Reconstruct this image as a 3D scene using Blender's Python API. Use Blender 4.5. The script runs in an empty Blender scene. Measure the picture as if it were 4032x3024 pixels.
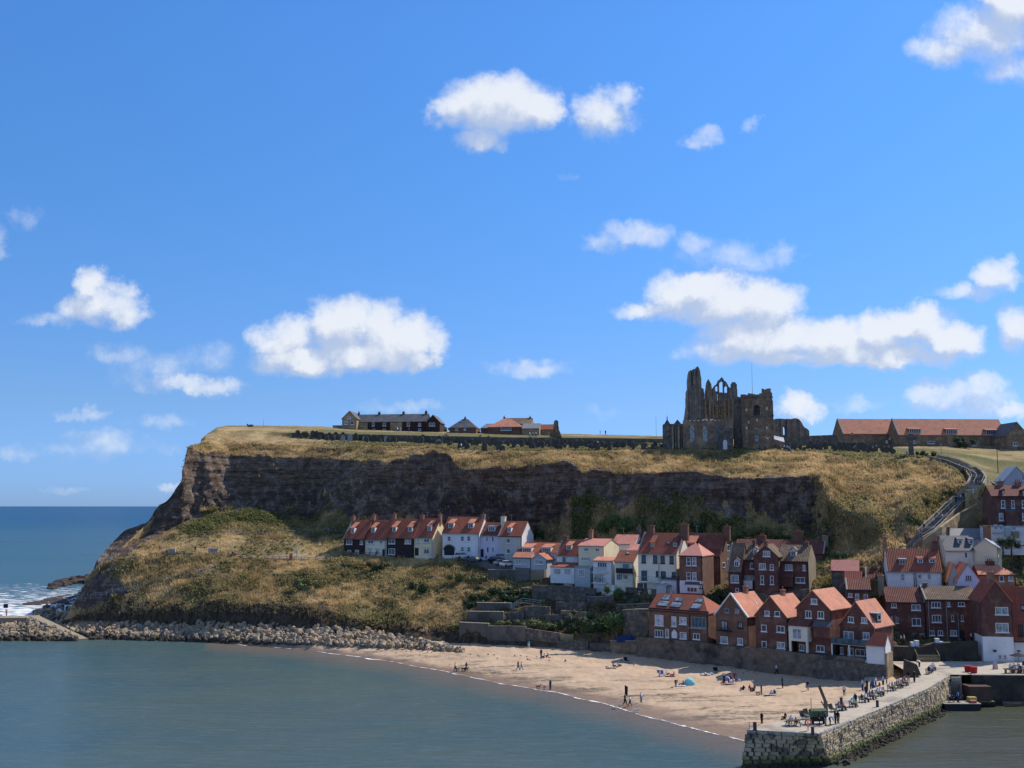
import bpy, bmesh, math, random
import numpy as np
from mathutils import Vector, Matrix
random.seed(7); np.random.seed(7)
SC = bpy.context.scene
COL = SC.collection
R = math.radians
# ------------------------------------------------------------------ camera
FPX = 4200.0                      # focal length in pixels of a 4032 px wide frame
PIT = math.atan(481/FPX)          # camera tilted up
CAMZ = 33.0
KY = .525
cp, sp = math.cos(PIT), math.sin(PIT)
cam = bpy.data.cameras.new('camera'); camo = bpy.data.objects.new('camera', cam); COL.objects.link(camo)
camo.location = (0, 0, CAMZ); camo.rotation_euler = (math.pi/2+PIT, 0, 0)
cam.sensor_width = 36; cam.lens = 36*FPX/4032; cam.clip_start = 1; cam.clip_end = 200000
SC.camera = camo
# ------------------------------------------------------------------ colour management
SC.view_settings.view_transform = 'Standard'; SC.view_settings.look = 'None'
SC.view_settings.exposure = 0.12; SC.view_settings.gamma = 1.0
SC.view_settings.use_curve_mapping = False
# ------------------------------------------------------------------ sun
SUNV = Vector((.80, .50, 1.0)).normalized()
sl = bpy.data.lights.new('sun', 'SUN'); sl.energy = 4.8; sl.angle = R(.53); sl.color = (1, .93, .82)
so = bpy.data.objects.new('sun', sl); COL.objects.link(so)
so.rotation_euler = SUNV.to_track_quat('Z', 'Y').to_euler(); so.location = (60, 60, 120)
# ------------------------------------------------------------------ helpers for nodes
def N(nt, t, **kw):
    n = nt.nodes.new(t)
    for k, v in kw.items():
        if k == 'inp':
            for kk, vv in v.items(): n.inputs[kk].default_value = vv
        else: setattr(n, k, v)
    return n
def LK(nt, a, b): nt.links.new(a, b)
def M2(nt, op, a, b=None, c=None, clamp=False):
    n = nt.nodes.new('ShaderNodeMath'); n.operation = op; n.use_clamp = clamp
    for i, x in enumerate((a, b, c)):
        if x is None: continue
        if hasattr(x, 'node'): nt.links.new(x, n.inputs[i])
        else: n.inputs[i].default_value = x
    return n.outputs[0]
def MIX(nt, f, a, b):
    n = nt.nodes.new('ShaderNodeMix'); n.data_type = 'RGBA'
    for i, x in ((0, f), (6, a), (7, b)):
        if hasattr(x, 'node'): nt.links.new(x, n.inputs[i])
        elif i == 0: n.inputs[0].default_value = x
        else: n.inputs[i].default_value = (*x, 1) if len(x) == 3 else x
    return n.outputs[2]
def SMOOTH(nt, x, lo, hi, a=0., b=1.):
    n = nt.nodes.new('ShaderNodeMapRange'); n.interpolation_type = 'SMOOTHSTEP'
    n.inputs[1].default_value = lo; n.inputs[2].default_value = hi; n.inputs[3].default_value = a; n.inputs[4].default_value = b
    nt.links.new(x, n.inputs[0]); return n.outputs[0]
# ------------------------------------------------------------------ sky
def rays(u, v):
    a = (u-2016)/FPX; b = (1512-v)/FPX
    return (a, cp-b*sp, sp+b*cp)
CL = [ # clouds: x, y, rx, ry (2212 px wide picture), density
(1070,225,125,72,1),(1040,300,55,32,.7),(985,235,55,42,.8),(1160,235,55,48,.9),
(1300,245,68,55,.75),(1352,210,32,32,.6),
(1540,298,45,20,.42),(1500,305,30,14,.3),(1625,262,22,18,.3),(1222,380,20,12,.15),
(2130,70,125,70,.72),(2180,10,80,60,1),(2050,110,90,40,.6),(2190,150,70,40,.5),
(620,735,72,50,.9),(650,775,100,38,1),(738,705,72,66,1),(830,720,60,70,1),(800,765,150,42,1),(885,740,70,62,1),(905,782,48,24,.9),
(215,662,88,42,.85),(203,618,40,36,.8),(265,680,58,28,.8),(120,690,75,15,.35),(262,625,34,24,.6),
(410,835,105,20,.62),(345,800,90,42,.3),(262,765,70,26,.33),(470,770,50,30,.2),
(1405,668,72,26,.8),(1470,640,75,52,.85),(1520,615,70,38,1),(1560,650,120,62,1),(1640,665,95,62,1),(1660,730,150,52,1),(1600,760,130,32,.7),(1790,735,110,50,.9),(1900,720,90,48,1),(1985,705,85,46,1),(2050,735,70,46,.95),(1880,768,200,26,.9),(1720,775,120,22,.8),
(1375,508,80,30,.5),(1300,522,50,20,.35),(1590,555,105,34,.33),(1690,545,40,24,.3),(1515,525,40,20,.3),
(1150,795,80,19,.42),(2145,598,52,38,.7),(2090,632,75,20,.5),(2175,575,24,26,.6),(2195,710,42,52,.7),
(2080,868,110,38,.55),(2005,850,50,34,.5),(2135,830,50,32,.55),(2180,885,60,20,.6),(1720,882,52,34,.85),(1850,872,60,14,.3),
(230,952,80,26,.30),(160,972,120,20,.24),(60,985,70,14,.18),(170,940,26,18,.26),(300,960,60,16,.18),
(215,888,60,11,.25),(150,890,40,9,.18),(350,912,80,12,.18),(50,470,40,22,.25),(5,530,18,30,.3),(355,1050,30,8,.35),(130,1060,60,7,.15),(860,880,90,12,.2),(1310,890,50,10,.14),
]
W = bpy.data.worlds.new('World'); SC.world = W; W.use_nodes = True
nt = W.node_tree; nt.nodes.clear()
def cloud_group():
    g = bpy.data.node_groups.new('cloud_field', 'ShaderNodeTree')
    g.interface.new_socket('P', in_out='INPUT', socket_type='NodeSocketVector')
    g.interface.new_socket('F', in_out='OUTPUT', socket_type='NodeSocketFloat')
    gi = g.nodes.new('NodeGroupInput'); go = g.nodes.new('NodeGroupOutput')
    nz = N(g, 'ShaderNodeTexNoise', noise_dimensions='2D', inp={'Scale': 26., 'Detail': 5., 'Roughness': .62})
    LK(g, gi.outputs[0], nz.inputs['Vector'])
    sub = N(g, 'ShaderNodeVectorMath', operation='SUBTRACT'); LK(g, nz.outputs['Color'], sub.inputs[0]); sub.inputs[1].default_value = (.5, .5, .5)
    wrp = N(g, 'ShaderNodeVectorMath', operation='MULTIPLY_ADD'); LK(g, sub.outputs[0], wrp.inputs[0]); wrp.inputs[1].default_value = (.040, .030, 0); LK(g, gi.outputs[0], wrp.inputs[2])
    acc = None
    for (x, y, rx, ry, w) in CL:
        u, v = x*1.8228, y*1.8228
        d = rays(u, v); a, b = d[0]/d[1], d[2]/d[1]
        ra, rb = rx*1.8228/FPX*1.22, ry*1.8228/FPX*1.22
        m = N(g, 'ShaderNodeVectorMath', operation='MULTIPLY_ADD'); LK(g, wrp.outputs[0], m.inputs[0])
        m.inputs[1].default_value = (1/ra, 1/rb, 0); m.inputs[2].default_value = (-a/ra, -b/rb, 0)
        dt = N(g, 'ShaderNodeVectorMath', operation='DOT_PRODUCT'); LK(g, m.outputs[0], dt.inputs[0]); LK(g, m.outputs[0], dt.inputs[1])
        f = M2(g, 'MULTIPLY_ADD', dt.outputs['Value'], -w, w)
        acc = f if acc is None else M2(g, 'SMOOTH_MAX', acc, f, .12)
    # generic fair weather cumulus in every other direction
    n2 = N(g, 'ShaderNodeTexNoise', noise_dimensions='2D', inp={'Scale': 5., 'Detail': 3., 'Roughness': .5}); LK(g, gi.outputs[0], n2.inputs['Vector'])
    sx = N(g, 'ShaderNodeSeparateXYZ'); LK(g, gi.outputs[0], sx.inputs[0])
    out = M2(g, 'MAXIMUM', SMOOTH(g, M2(g, 'ABSOLUTE', sx.outputs[0]), .6, .8), SMOOTH(g, sx.outputs[1], .62, .85))
    gen = M2(g, 'SUBTRACT', M2(g, 'MULTIPLY', M2(g, 'ADD', SMOOTH(g, n2.outputs['Fac'], .52, .7), .6), out), .6)
    acc = M2(g, 'MAXIMUM', acc, gen)
    n3 = N(g, 'ShaderNodeTexNoise', noise_dimensions='2D', inp={'Scale': 30., 'Detail': 8., 'Roughness': .62}); LK(g, gi.outputs[0], n3.inputs['Vector'])
    f = M2(g, 'ADD', M2(g, 'MULTIPLY', M2(g, 'MAXIMUM', acc, -.6), 1.15), M2(g, 'MULTIPLY', M2(g, 'SUBTRACT', n3.outputs['Fac'], .5), .85))
    LK(g, f, go.inputs[0]); return g
tc = N(nt, 'ShaderNodeTexCoord'); sep = N(nt, 'ShaderNodeSeparateXYZ'); LK(nt, tc.outputs['Generated'], sep.inputs[0])
ay = M2(nt, 'MAXIMUM', M2(nt, 'ABSOLUTE', sep.outputs[1]), .02)
cmb = N(nt, 'ShaderNodeCombineXYZ'); LK(nt, M2(nt, 'DIVIDE', sep.outputs[0], M2(nt, 'MAXIMUM', sep.outputs[1], .02)), cmb.inputs[0]); LK(nt, M2(nt, 'DIVIDE', sep.outputs[2], ay), cmb.inputs[1])
CG = cloud_group()
g1 = N(nt, 'ShaderNodeGroup'); g1.node_tree = CG; LK(nt, cmb.outputs[0], g1.inputs[0])
ofs = N(nt, 'ShaderNodeVectorMath', operation='ADD'); LK(nt, cmb.outputs[0], ofs.inputs[0]); ofs.inputs[1].default_value = (.007, .021, 0)
g2 = N(nt, 'ShaderNodeGroup'); g2.node_tree = CG; LK(nt, ofs.outputs[0], g2.inputs[0])
sky = N(nt, 'ShaderNodeTexSky', sky_type='NISHITA', sun_disc=False, sun_elevation=math.asin(SUNV.z), sun_rotation=math.atan2(SUNV.x, SUNV.y), altitude=30, air_density=1.0, dust_density=.25, ozone_density=2.0)
rmp = N(nt, 'ShaderNodeValToRGB'); LK(nt, sep.outputs[2], rmp.inputs[0]); cr = rmp.color_ramp   # clearer, bluer air than the model's
for i_, (p_, c_) in enumerate(((.0,(.205,.37,.85)),(.022,(.21,.375,.85)),(.093,(.26,.395,.66)),(.29,(.27,.515,.795)),(.42,(.29,.575,.90)))):
    e_ = cr.elements[i_] if i_ < 2 else cr.elements.new(p_)
    e_.position = p_; e_.color = (*c_, 1)
tint = MIX(nt, 1.0, sky.outputs[0], rmp.outputs[0]); tint.node.blend_type = 'MULTIPLY'
skyc = N(nt, 'ShaderNodeVectorMath', operation='SCALE'); LK(nt, tint, skyc.inputs[0]); skyc.inputs['Scale'].default_value = .184
dens = SMOOTH(nt, g1.outputs[0], -.08, .98)
up = SMOOTH(nt, sep.outputs[2], .0, .02)
dens = M2(nt, 'MULTIPLY', M2(nt, 'MULTIPLY', dens, up), .93)
lit = M2(nt, 'SUBTRACT', g1.outputs[0], g2.outputs[0])
lit = SMOOTH(nt, lit, -.26, .46)
cc = MIX(nt, lit, (.46, .545, .715), (.80, .83, .88))
mx = MIX(nt, dens, skyc.outputs[0], cc)
bg = N(nt, 'ShaderNodeBackground'); LK(nt, mx, bg.inputs[0]); bg.inputs[1].default_value = 1.0
wo = N(nt, 'ShaderNodeOutputWorld'); LK(nt, bg.outputs[0], wo.inputs[0])
W.cycles.sampling_method = 'MANUAL'; W.cycles.sample_map_resolution = 512

# ------------------------------------------------------------------ geometry helpers
def ray(u, v):
    return np.array(rays(u, v), dtype=float)
def atx(u, v, Yo):                # exact distance
    d = rays(u, v); t = Yo*KY/d[1]
    return Vector((d[0]*t, Yo*KY, CAMZ+d[2]*t))
def at(u, v, Yo):                 # surveyed: height read off a level line of sight, distance follows
    if v < 2020: return atx(u, v, Yo)
    return gz(u, v, CAMZ-(v-1993)/FPX*Yo*KY)
def gz(u, v, z):
    d = rays(u, v); t = (z-CAMZ)/d[2]
    return Vector((d[0]*t, d[1]*t, z))
def link(name, me, parent=None):
    o = bpy.data.objects.new(name, me); COL.objects.link(o)
    if parent is not None: o.parent = parent
    return o
def tag(o, label=None, cat=None, group=None, kind=None):
    if label: o['label'] = label
    if cat: o['category'] = cat
    if group: o['group'] = group
    if kind: o['kind'] = kind
    return o
def empty(name, loc, rz=0., label=None, cat=None, group=None):
    o = bpy.data.objects.new(name, None); COL.objects.link(o); o.location = loc; o.rotation_euler = (0, 0, rz); o.empty_display_size = .5
    return tag(o, label, cat, group)
class MB:
    def __init__(s): s.v = []; s.f = []
    def add(s, vs, fs):
        n = len(s.v); s.v += [tuple(p) for p in vs]; s.f += [tuple(i+n for i in f) for f in fs]
    def box(s, x0, x1, y0, y1, z0, z1):
        s.add([(x0,y0,z0),(x1,y0,z0),(x1,y1,z0),(x0,y1,z0),(x0,y0,z1),(x1,y0,z1),(x1,y1,z1),(x0,y1,z1)],
              [(0,3,2,1),(4,5,6,7),(0,1,5,4),(1,2,6,5),(2,3,7,6),(3,0,4,7)])
    def prism(s, pts, ext):           # pts: closed outline (3D), ext: vector
        n = len(pts); e = Vector(ext); q = [Vector(p) for p in pts]
        s.add(q+[p+e for p in q], [tuple(range(n))[::-1], tuple(range(n, 2*n))]+[(i, (i+1) % n, (i+1) % n+n, i+n) for i in range(n)])
    def beam(s, a, b, w, h=None, up=(0, 0, 1)):
        a = Vector(a); b = Vector(b); h = h or w; d = (b-a).normalized(); u = Vector(up)
        if abs(d.dot(u)) > .98: u = Vector((0, 1, 0))
        x = d.cross(u).normalized()*w/2; y = x.cross(d).normalized()*h/2
        p = [a-x-y, a+x-y, a+x+y, a-x+y]
        s.prism(p, b-a)
    def cyl(s, c, r, h, n=10, r2=None):
        r2 = r if r2 is None else r2; c = Vector(c)
        vs = [(c.x+r*math.cos(2*math.pi*i/n), c.y+r*math.sin(2*math.pi*i/n), c.z) for i in range(n)]
        vs += [(c.x+r2*math.cos(2*math.pi*i/n), c.y+r2*math.sin(2*math.pi*i/n), c.z+h) for i in range(n)]
        s.add(vs, [tuple(range(n))[::-1], tuple(range(n, 2*n))]+[(i, (i+1) % n, (i+1) % n+n, i+n) for i in range(n)])
    def mesh(s, name, m=None):
        me = bpy.data.meshes.new(name); me.from_pydata(s.v, [], s.f); me.validate()
        if m: me.materials.append(m)
        return me
    def build(s, name, m=None, parent=None):
        return link(name, s.mesh(name, m), parent)
# ------------------------------------------------------------------ numpy noise
def _h(ix, iy, iz, sd):
    n = (ix*374761393+iy*668265263+iz*2147483647+sd*974634777) & 0xffffffff
    n = ((n ^ (n >> 13))*1274126177) & 0xffffffff
    return ((n ^ (n >> 16)) & 0xffff)/65535.
def vnoise(p, sd=0):
    i = np.floor(p).astype(np.int64); f = p-i; f = f*f*(3-2*f); o = 0
    for a in (0, 1):
        for b in (0, 1):
            for c in (0, 1):
                w = (f[:,0] if a else 1-f[:,0])*(f[:,1] if b else 1-f[:,1])*(f[:,2] if c else 1-f[:,2])
                o = o+w*_h(i[:,0]+a, i[:,1]+b, i[:,2]+c, sd)
    return o
def fbm(p, sc, octv=4, sd=0, gain=.5):
    o = 0; a = 1; t = 0; q = p*sc
    for k in range(octv):
        o = o+a*vnoise(q, sd+k*17); t += a; a *= gain; q = q*2.03+7.1
    return o/t-.5
# ------------------------------------------------------------------ materials
def newmat(name):
    m = bpy.data.materials.new(name); m.use_nodes = True; nt = m.node_tree
    b = nt.nodes['Principled BSDF']; b.inputs['Specular IOR Level'].default_value = .25
    return m, nt, b
def mat(name, c1, c2=None, sc=1., rough=.85, c3=None, sc3=.15, bump=0., bsc=None, world=False, detail=5., metal=0., spec=.25, streak=False):
    m, nt, b = newmat(name)
    tc = N(nt, 'ShaderNodeTexCoord')
    vec = N(nt, 'ShaderNodeNewGeometry').outputs['Position'] if world else tc.outputs['Object']
    if streak:
        mp = N(nt, 'ShaderNodeMapping'); mp.inputs['Scale'].default_value = (1, 1, .18); LK(nt, vec, mp.inputs[0]); vec2 = mp.outputs[0]
    else: vec2 = vec
    c2 = c2 or tuple(x*.75 for x in c1)
    n1 = N(nt, 'ShaderNodeTexNoise', inp={'Scale': sc, 'Detail': detail, 'Roughness': .65}); LK(nt, vec2, n1.inputs['Vector'])
    col = MIX(nt, SMOOTH(nt, n1.outputs['Fac'], .3, .7), c1, c2)
    if c3:
        n3 = N(nt, 'ShaderNodeTexNoise', inp={'Scale': sc3, 'Detail': 4., 'Roughness': .6}); LK(nt, vec, n3.inputs['Vector'])
        col = MIX(nt, SMOOTH(nt, n3.outputs['Fac'], .48, .68), col, c3)
    LK(nt, col, b.inputs['Base Color']); b.inputs['Roughness'].default_value = rough; b.inputs['Metallic'].default_value = metal
    b.inputs['Specular IOR Level'].default_value = spec
    if bump:
        nb = N(nt, 'ShaderNodeTexNoise', inp={'Scale': bsc or sc*3, 'Detail': 5., 'Roughness': .6}); LK(nt, vec, nb.inputs['Vector'])
        bp = N(nt, 'ShaderNodeBump', inp={'Strength': .8, 'Distance': bump}); LK(nt, nb.outputs['Fac'], bp.inputs['Height']); LK(nt, bp.outputs[0], b.inputs['Normal'])
    return m
# ================================================================== TERRAIN
# survey lines over the land: (picture column, row, distance[, height]) -> real points joined into one sheet
Z_ = None
def line(*pts):
    u = []; y = []; z = []
    for p in pts:
        u.append(p[0]); y.append(p[2]*1.027 if len(p) > 3 and p[2] < 520 else at(p[0], p[1], p[2]).y/KY if len(p) == 3 else p[2]*1.02 if p[2] < 548 else p[2]); z.append(p[3] if len(p) > 3 else at(p[0], p[1], p[2]).z)
    return np.array(u, float), np.array(y, float), np.array(z, float)
S = -3.0
LN = [
 line((-400,Z_,520,S),(240,Z_,520,S),(300,Z_,520,S),(700,Z_,500,S),(1000,Z_,482,S),(1750,Z_,448,S),(2520,Z_,405,S),(3000,Z_,385,S),(3480,Z_,352,S),(3500,Z_,362,S),(3560,Z_,366,S),(4500,Z_,366,S)),
 line((-400,Z_,535,S),(180,Z_,535,S),(300,2440,535),(700,2460,512),(1000,2480,495),(1400,2500,475),(1750,2530,458),(2000,2540,448),(2300,2560,434),(2520,2580,420),(3000,2620,396),(3300,2640,382),(3480,2650,368),(3520,2610,372),(4500,2610,372)),
 line((-400,Z_,540,S),(180,Z_,540,S),(260,2440,538),(300,2425,538),(500,2400,525),(780,2395,510),(845,2365,508),(1050,2385,500),(1250,2405,490),(1500,2450,480),(1750,2450,470),(1850,2480,458),(2300,2500,440),(2520,2505,424),(3000,2560,402),(3480,2590,380),(3520,2600,376),(4500,2600,376)),
 line((-400,Z_,545,S),(200,Z_,545,S),(290,2375,545),(361,2252,548),(446,2208,552),(542,2178,555),(700,2180,555),(1000,2200,550),(1300,2212,546),(1450,2212,542),(1700,2210,536),(1800,2208,532),(1900,2225,526),(2050,2270,515),(2300,2330,480),(2600,2350,445),(3100,2330,432),(3300,2370,420),(3500,2440,402),(3560,2500,398),(3900,2500,398),(4500,2480,400)),
 line((-400,Z_,550,S),(230,Z_,550,S),(361,2242,553),(446,2180,562),(542,2145,575),(700,2105,577),(1000,2102,577),(1350,2104,577),(1700,2112,577),(1900,2120,570),(2100,2150,558),(2300,2170,540),(2600,2190,505),(2800,2200,495),(3100,2210,475),(3300,2230,450),(3480,2200,438),(3560,2205,432),(3800,2200,430),(4500,2160,440)),
 line((-400,Z_,556,S),(280,Z_,556,S),(368,2237,556),(446,2160,575),(542,2125,583),(640,2100,588),(760,2052,600),(900,2012,620),(1050,2002,622),(1200,2037,620),(1240,2042,618),(1290,1985,612),(1340,2002,602),(1400,2070,585),(1800,2085,580),(2100,2095,565),(2200,2050,562),(2280,1960,556),(2360,1925,552),(2500,1925,545),(2700,1950,530),(2900,2000,520),(3100,2050,505),(3200,2090,500),(3300,2165,470),(3420,2110,465),(3480,2090,455),(3560,2130,450),(3640,2120,453),(3700,2125,456),(3800,2105,459),(3900,2100,458),(4500,2100,456)),
 line((-400,Z_,558,S),(290,Z_,558,S),(368,2236,558),(386,2195,563),(452,2129,580),(494,2086,590),(573,2062,600),(627,1996,603),(681,1954,605),(714,1893,606),(728,1800,608),(760,1775,616),(904,1791,634),(1205,1803,634),(1330,1808,624),(1430,1812,604),(1531,1815,598),(1622,1790,602),(1712,1776,602),(1772,1795,590),(1815,1848,580),(1983,1842,572),(2164,1825,565),(2224,1815,562),(2285,1848,555),(2495,1862,545),(2746,1858,530),(2807,1872,525),(3000,1885,515),(3100,1880,510),(3184,1868,508),(3239,1891,500),(3281,1979,487),(3310,2004,482),(3395,2010,477),(3480,2042,465),(3600,2010,464),(3700,2030,470),(3800,1975,479),(3880,1995,477),(4500,2000,474)),
 line((-400,Z_,562,S),(290,Z_,562,S),(368,Z_,561,14),(627,Z_,605,31),(714,Z_,609,40),(730,1796,610),(741,1755,612),(800,1742,630),(904,1745,648),(1200,1752,650),(1400,1754,636),(1650,1757,614),(1750,1762,610),(1815,1772,600),(2200,1776,590),(2600,1768,572),(3000,1772,560),(3200,1778,552),(3350,1795,540),(3500,1800,532),(3650,1800,525),(3720,1830,510),(3780,1870,502),(3822,1898,497),(3870,1950,492),(3900,1962,490),(4500,1965,490)),
 line((-400,Z_,600,S),(725,Z_,618,S),(738,Z_,640,S),(788,Z_,648,40),(800,1722,660),(856,1700,670),(904,1705,680),(1150,1722,670),(1300,1730,670),(2000,1747,655),(2600,1756,630),(3100,1762,620),(3400,1772,620),(3640,1786,570),(3720,1805,555),(3780,1838,535),(3850,1870,520),(3930,1915,505),(4032,1935,500),(4500,1940,500)),
 line((-400,Z_,604,S),(725,Z_,622,S),(738,Z_,645,S),(792,1722,655),(800,1720,658),(856,1690,680),(904,1695,690),(1150,1704,672),(1300,1707,672),(2000,1722,657),(2600,1745,632),(3100,1755,624),(3400,1765,624),(3640,1782,575),(3720,1800,560),(3780,1830,540),(3850,1862,525),(3930,1905,510),(4032,1925,505),(4500,1930,505)),
 line((-400,Z_,640,S),(730,Z_,650,S),(785,Z_,690,S),(796,1722,662),(856,1682,705),(904,1674,760),(1266,1678,780),(1400,1692,760),(2250,1708,800),(2600,1716,800),(3100,1735,800),(3300,1752,665),(3700,1755,650),(4032,1762,650),(4500,1765,650)),
 line((-400,Z_,1400,S),(800,Z_,1400,S),(870,Z_,1400,S),(920,Z_,1400,54),(2600,Z_,1400,56),(4500,Z_,1400,56)),
]
RC = [5, 16, 64, 18, 34, 96, 46, 26, 3, 18, 6]
CU = np.arange(-60, 4320, 6.5)
def lineval(k, u): return np.interp(u, *LN[k][:2]), np.interp(u, LN[k][0], LN[k][2])
def colpoint(u, Y, z):
    yy = Y*KY; a = (u-2016)/FPX
    return a*(yy*cp+(z-CAMZ)*sp), yy, z
def land():
    Ys = []; Zs = []; T = []
    for k in range(len(LN)-1):
        y0, z0 = lineval(k, CU); y1, z1 = lineval(k+1, CU)
        n = RC[k]
        for j in range(n):
            t = j/n
            Ys.append(y0+(y1-y0)*t); Zs.append(z0+(z1-z0)*t); T.append(k+t)
    y1, z1 = lineval(len(LN)-1, CU); Ys.append(y1); Zs.append(z1); T.append(len(LN)-1)
    Y = np.array(Ys); Z = np.array(Zs); T = np.array(T)[:,None]+0*Y; U = CU[None,:]+0*Y
    yy = Y*KY; X = (U-2016)/FPX*(yy*cp+(Z-CAMZ)*sp)
    nr, nc = Y.shape
    P = np.stack([X.ravel(), yy.ravel(), Z.ravel()], 1); t = T.ravel(); u = U.ravel()
    n_big = fbm(P, .06, 3, 1); n_mid = fbm(P, .35, 4, 2); n_fin = fbm(P, 1.3, 3, 3)
    # masks
    dry = P[:,2] < -1.5
    edge = t+n_mid*1.4*np.where(t > 6, .22, 1.)
    rock = ((edge > 4.93) & (t < 6.03+n_mid*.3) & (u < 3330)).astype(float)
    rock = np.where((u < 760) & (t > 4.6+n_big) & (t < 7.0), 1., rock)
    rock = np.where((u < 640) & (t > 3.12+n_mid*.8+np.clip((u-500)/130, 0, 1)*1.5) & (t < 7.0), 1., rock)
    rock = np.where((u > 3150) & (u < 3330) & (n_mid*2.+n_big*1.6+(u-3215)/200 > 0.), 0., rock)
    # bare shale nose at the foot of the headland
    rock = np.where((u > 290) & (u < 500+n_big*300+n_mid*160) & (t > 1.7) & (t < 2.95) & ((P[:,2] < 15.0+n_mid*9)) & (P[:,2] > 5+(u-300)*.022+n_mid*4), 1., rock)
    earth = ((t > .9) & (t < 2.0+n_mid*.5+n_big*.5) & (u < 1900)).astype(float)
    town = ((u > 1830+n_big*160) & (t < 3.9)).astype(float)
    # relief
    strata = np.sin(P[:,2]*2.6+n_mid*2.5+n_big*4)*.35+np.sin(P[:,2]*.9+n_big*6)*.6
    Q = P.copy(); Q[:,2] *= .35
    butt = fbm(Q, .22, 5, 9, .6)*6.5
    ledge = (np.floor(P[:,2]/2.2+n_mid*1.2)-P[:,2]/2.2)*.9
    win = np.clip((t-4.7)*2, 0, 1)*np.clip((6.3-t)*1.6, 0, 1)
    win = np.where(u < 760, np.clip((t-4.2)*2, 0, 1)*np.clip((6.98-t)*3, 0, 1)*.6, win)*(u < 3330)
    vert = fbm(P*np.array([1,1,.18]), .9, 3, 77)*2.6
    d = win*(butt+strata*.35+ledge*.45+vert)
    P[:,1] -= d*.7; P[:,0] += (d*.45+np.sin(P[:,2]*1.1+n_big*5)*.5)*win*(u < 800)*(u > 560)
    rel = np.where((t > 1) & (t < 6.9), 1., .25)*np.where(dry, 0, 1.)*(1-win*.6)
    rel = np.where((t > 6.9) & (t < 8.2), .12, rel)
    rel = np.where((u > 1850) & (t < 4), .35, rel)
    rel = np.where((t > 3.0) & (t < 3.9) & (u > 600), .15, rel)
    P[:,2] += rel*(n_big*np.where(t < 3.2, 1.5, 2.6)*np.where(t > 6, .3, 1)+n_mid*1.5+n_fin*.55)
    # earth bluff: undercut pockets
    P[:,1] -= earth*(fbm(Q, .5, 4, 31)*2.6)
    idx = np.arange(nr*nc).reshape(nr, nc)
    f = np.stack([idx[:-1,:-1].ravel(), idx[:-1,1:].ravel(), idx[1:,1:].ravel(), idx[1:,:-1].ravel()], 1)
    keep = ~((P[f,2] < -2.9).all(1)); f = f[keep]
    # colour weights
    g = np.zeros(len(P))
    nb2 = fbm(P, .11, 4, 41)
    nb3 = fbm(P, .3, 3, 43)
    g = np.where((t > 3.9) & (t < 5.1) & (u > 700) & (u < 1400), np.clip(.75+nb2*3, 0, 1), g)
    g = np.where((t > 1.5) & (t < 3.2) & (u < 2100), np.clip(.20+nb2*1.7+nb3*.6, .04, .75), g)
    g = np.where((t > 2.95) & (t < 3.95) & (u < 2100), np.clip(.10+nb2*2.0, 0, .7), g)
    g = np.where((t > 4) & (t < 5.4) & (u > 2250) & (u < 3280), np.clip(.55+nb2*3.5, 0, 1), g)
    g = np.where((t > 5.9) & (t < 7.1), np.clip(.02+nb2*1.6, 0, .6), g)
    g = np.where((u > 3280) & (t > 3.9) & (t < 7.0), np.clip(-.05+nb2*2.0+(3.0-t)*0, 0, .6), g)
    g = np.where((t >= 6.98) & (t < 8.1), np.clip((u-1200)/250+nb2*2, 0, .75), g)
    g = np.where((t > 8.0) & (u < 3300), np.clip(((u-1130)/140+nb2*2)*.8, 0, .8), g)
    g = np.where((t > 7.4) & (u > 3300), np.clip(.75+nb2*1.4, .35, 1.), g)
    g = np.where(t > 9.6, .3, g)
    g = np.where(town > 0, np.clip(.6+nb2*2, .2, .9), g)
    e = np.maximum(earth, town*np.clip(.62+nb3*3, 0, 1))
    e = np.maximum(e, ((t > 6.42+n_mid*.2) & (t < 6.72+n_mid*.3) & (u > 1000) & (u < 1780) & (nb2 > -.12))*.9)
    dk = np.clip(nb3*2.0+.02+np.where((t < 2.9) & (u < 1900), .16, 0), 0, 1)*((t > 1.8) & (t < 7.0))      # dark scrub among the grass
    colr = np.stack([rock, g, e, dk], 1)
    me = bpy.data.meshes.new('headland'); me.vertices.add(len(P)); me.vertices.foreach_set('co', P.ravel().astype(np.float32))
    me.loops.add(len(f)*4); me.loops.foreach_set('vertex_index', f.ravel().astype(np.int32))
    me.polygons.add(len(f)); me.polygons.foreach_set('loop_start', np.arange(0, len(f)*4, 4, dtype=np.int32)); me.polygons.foreach_set('loop_total', np.full(len(f), 4, np.int32))
    me.update(); me.validate()
    at_ = me.color_attributes.new('zone', 'FLOAT_COLOR', 'POINT'); at_.data.foreach_set('color', colr.ravel().astype(np.float32))
    return me, P, colr, t, u, nr, nc
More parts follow.
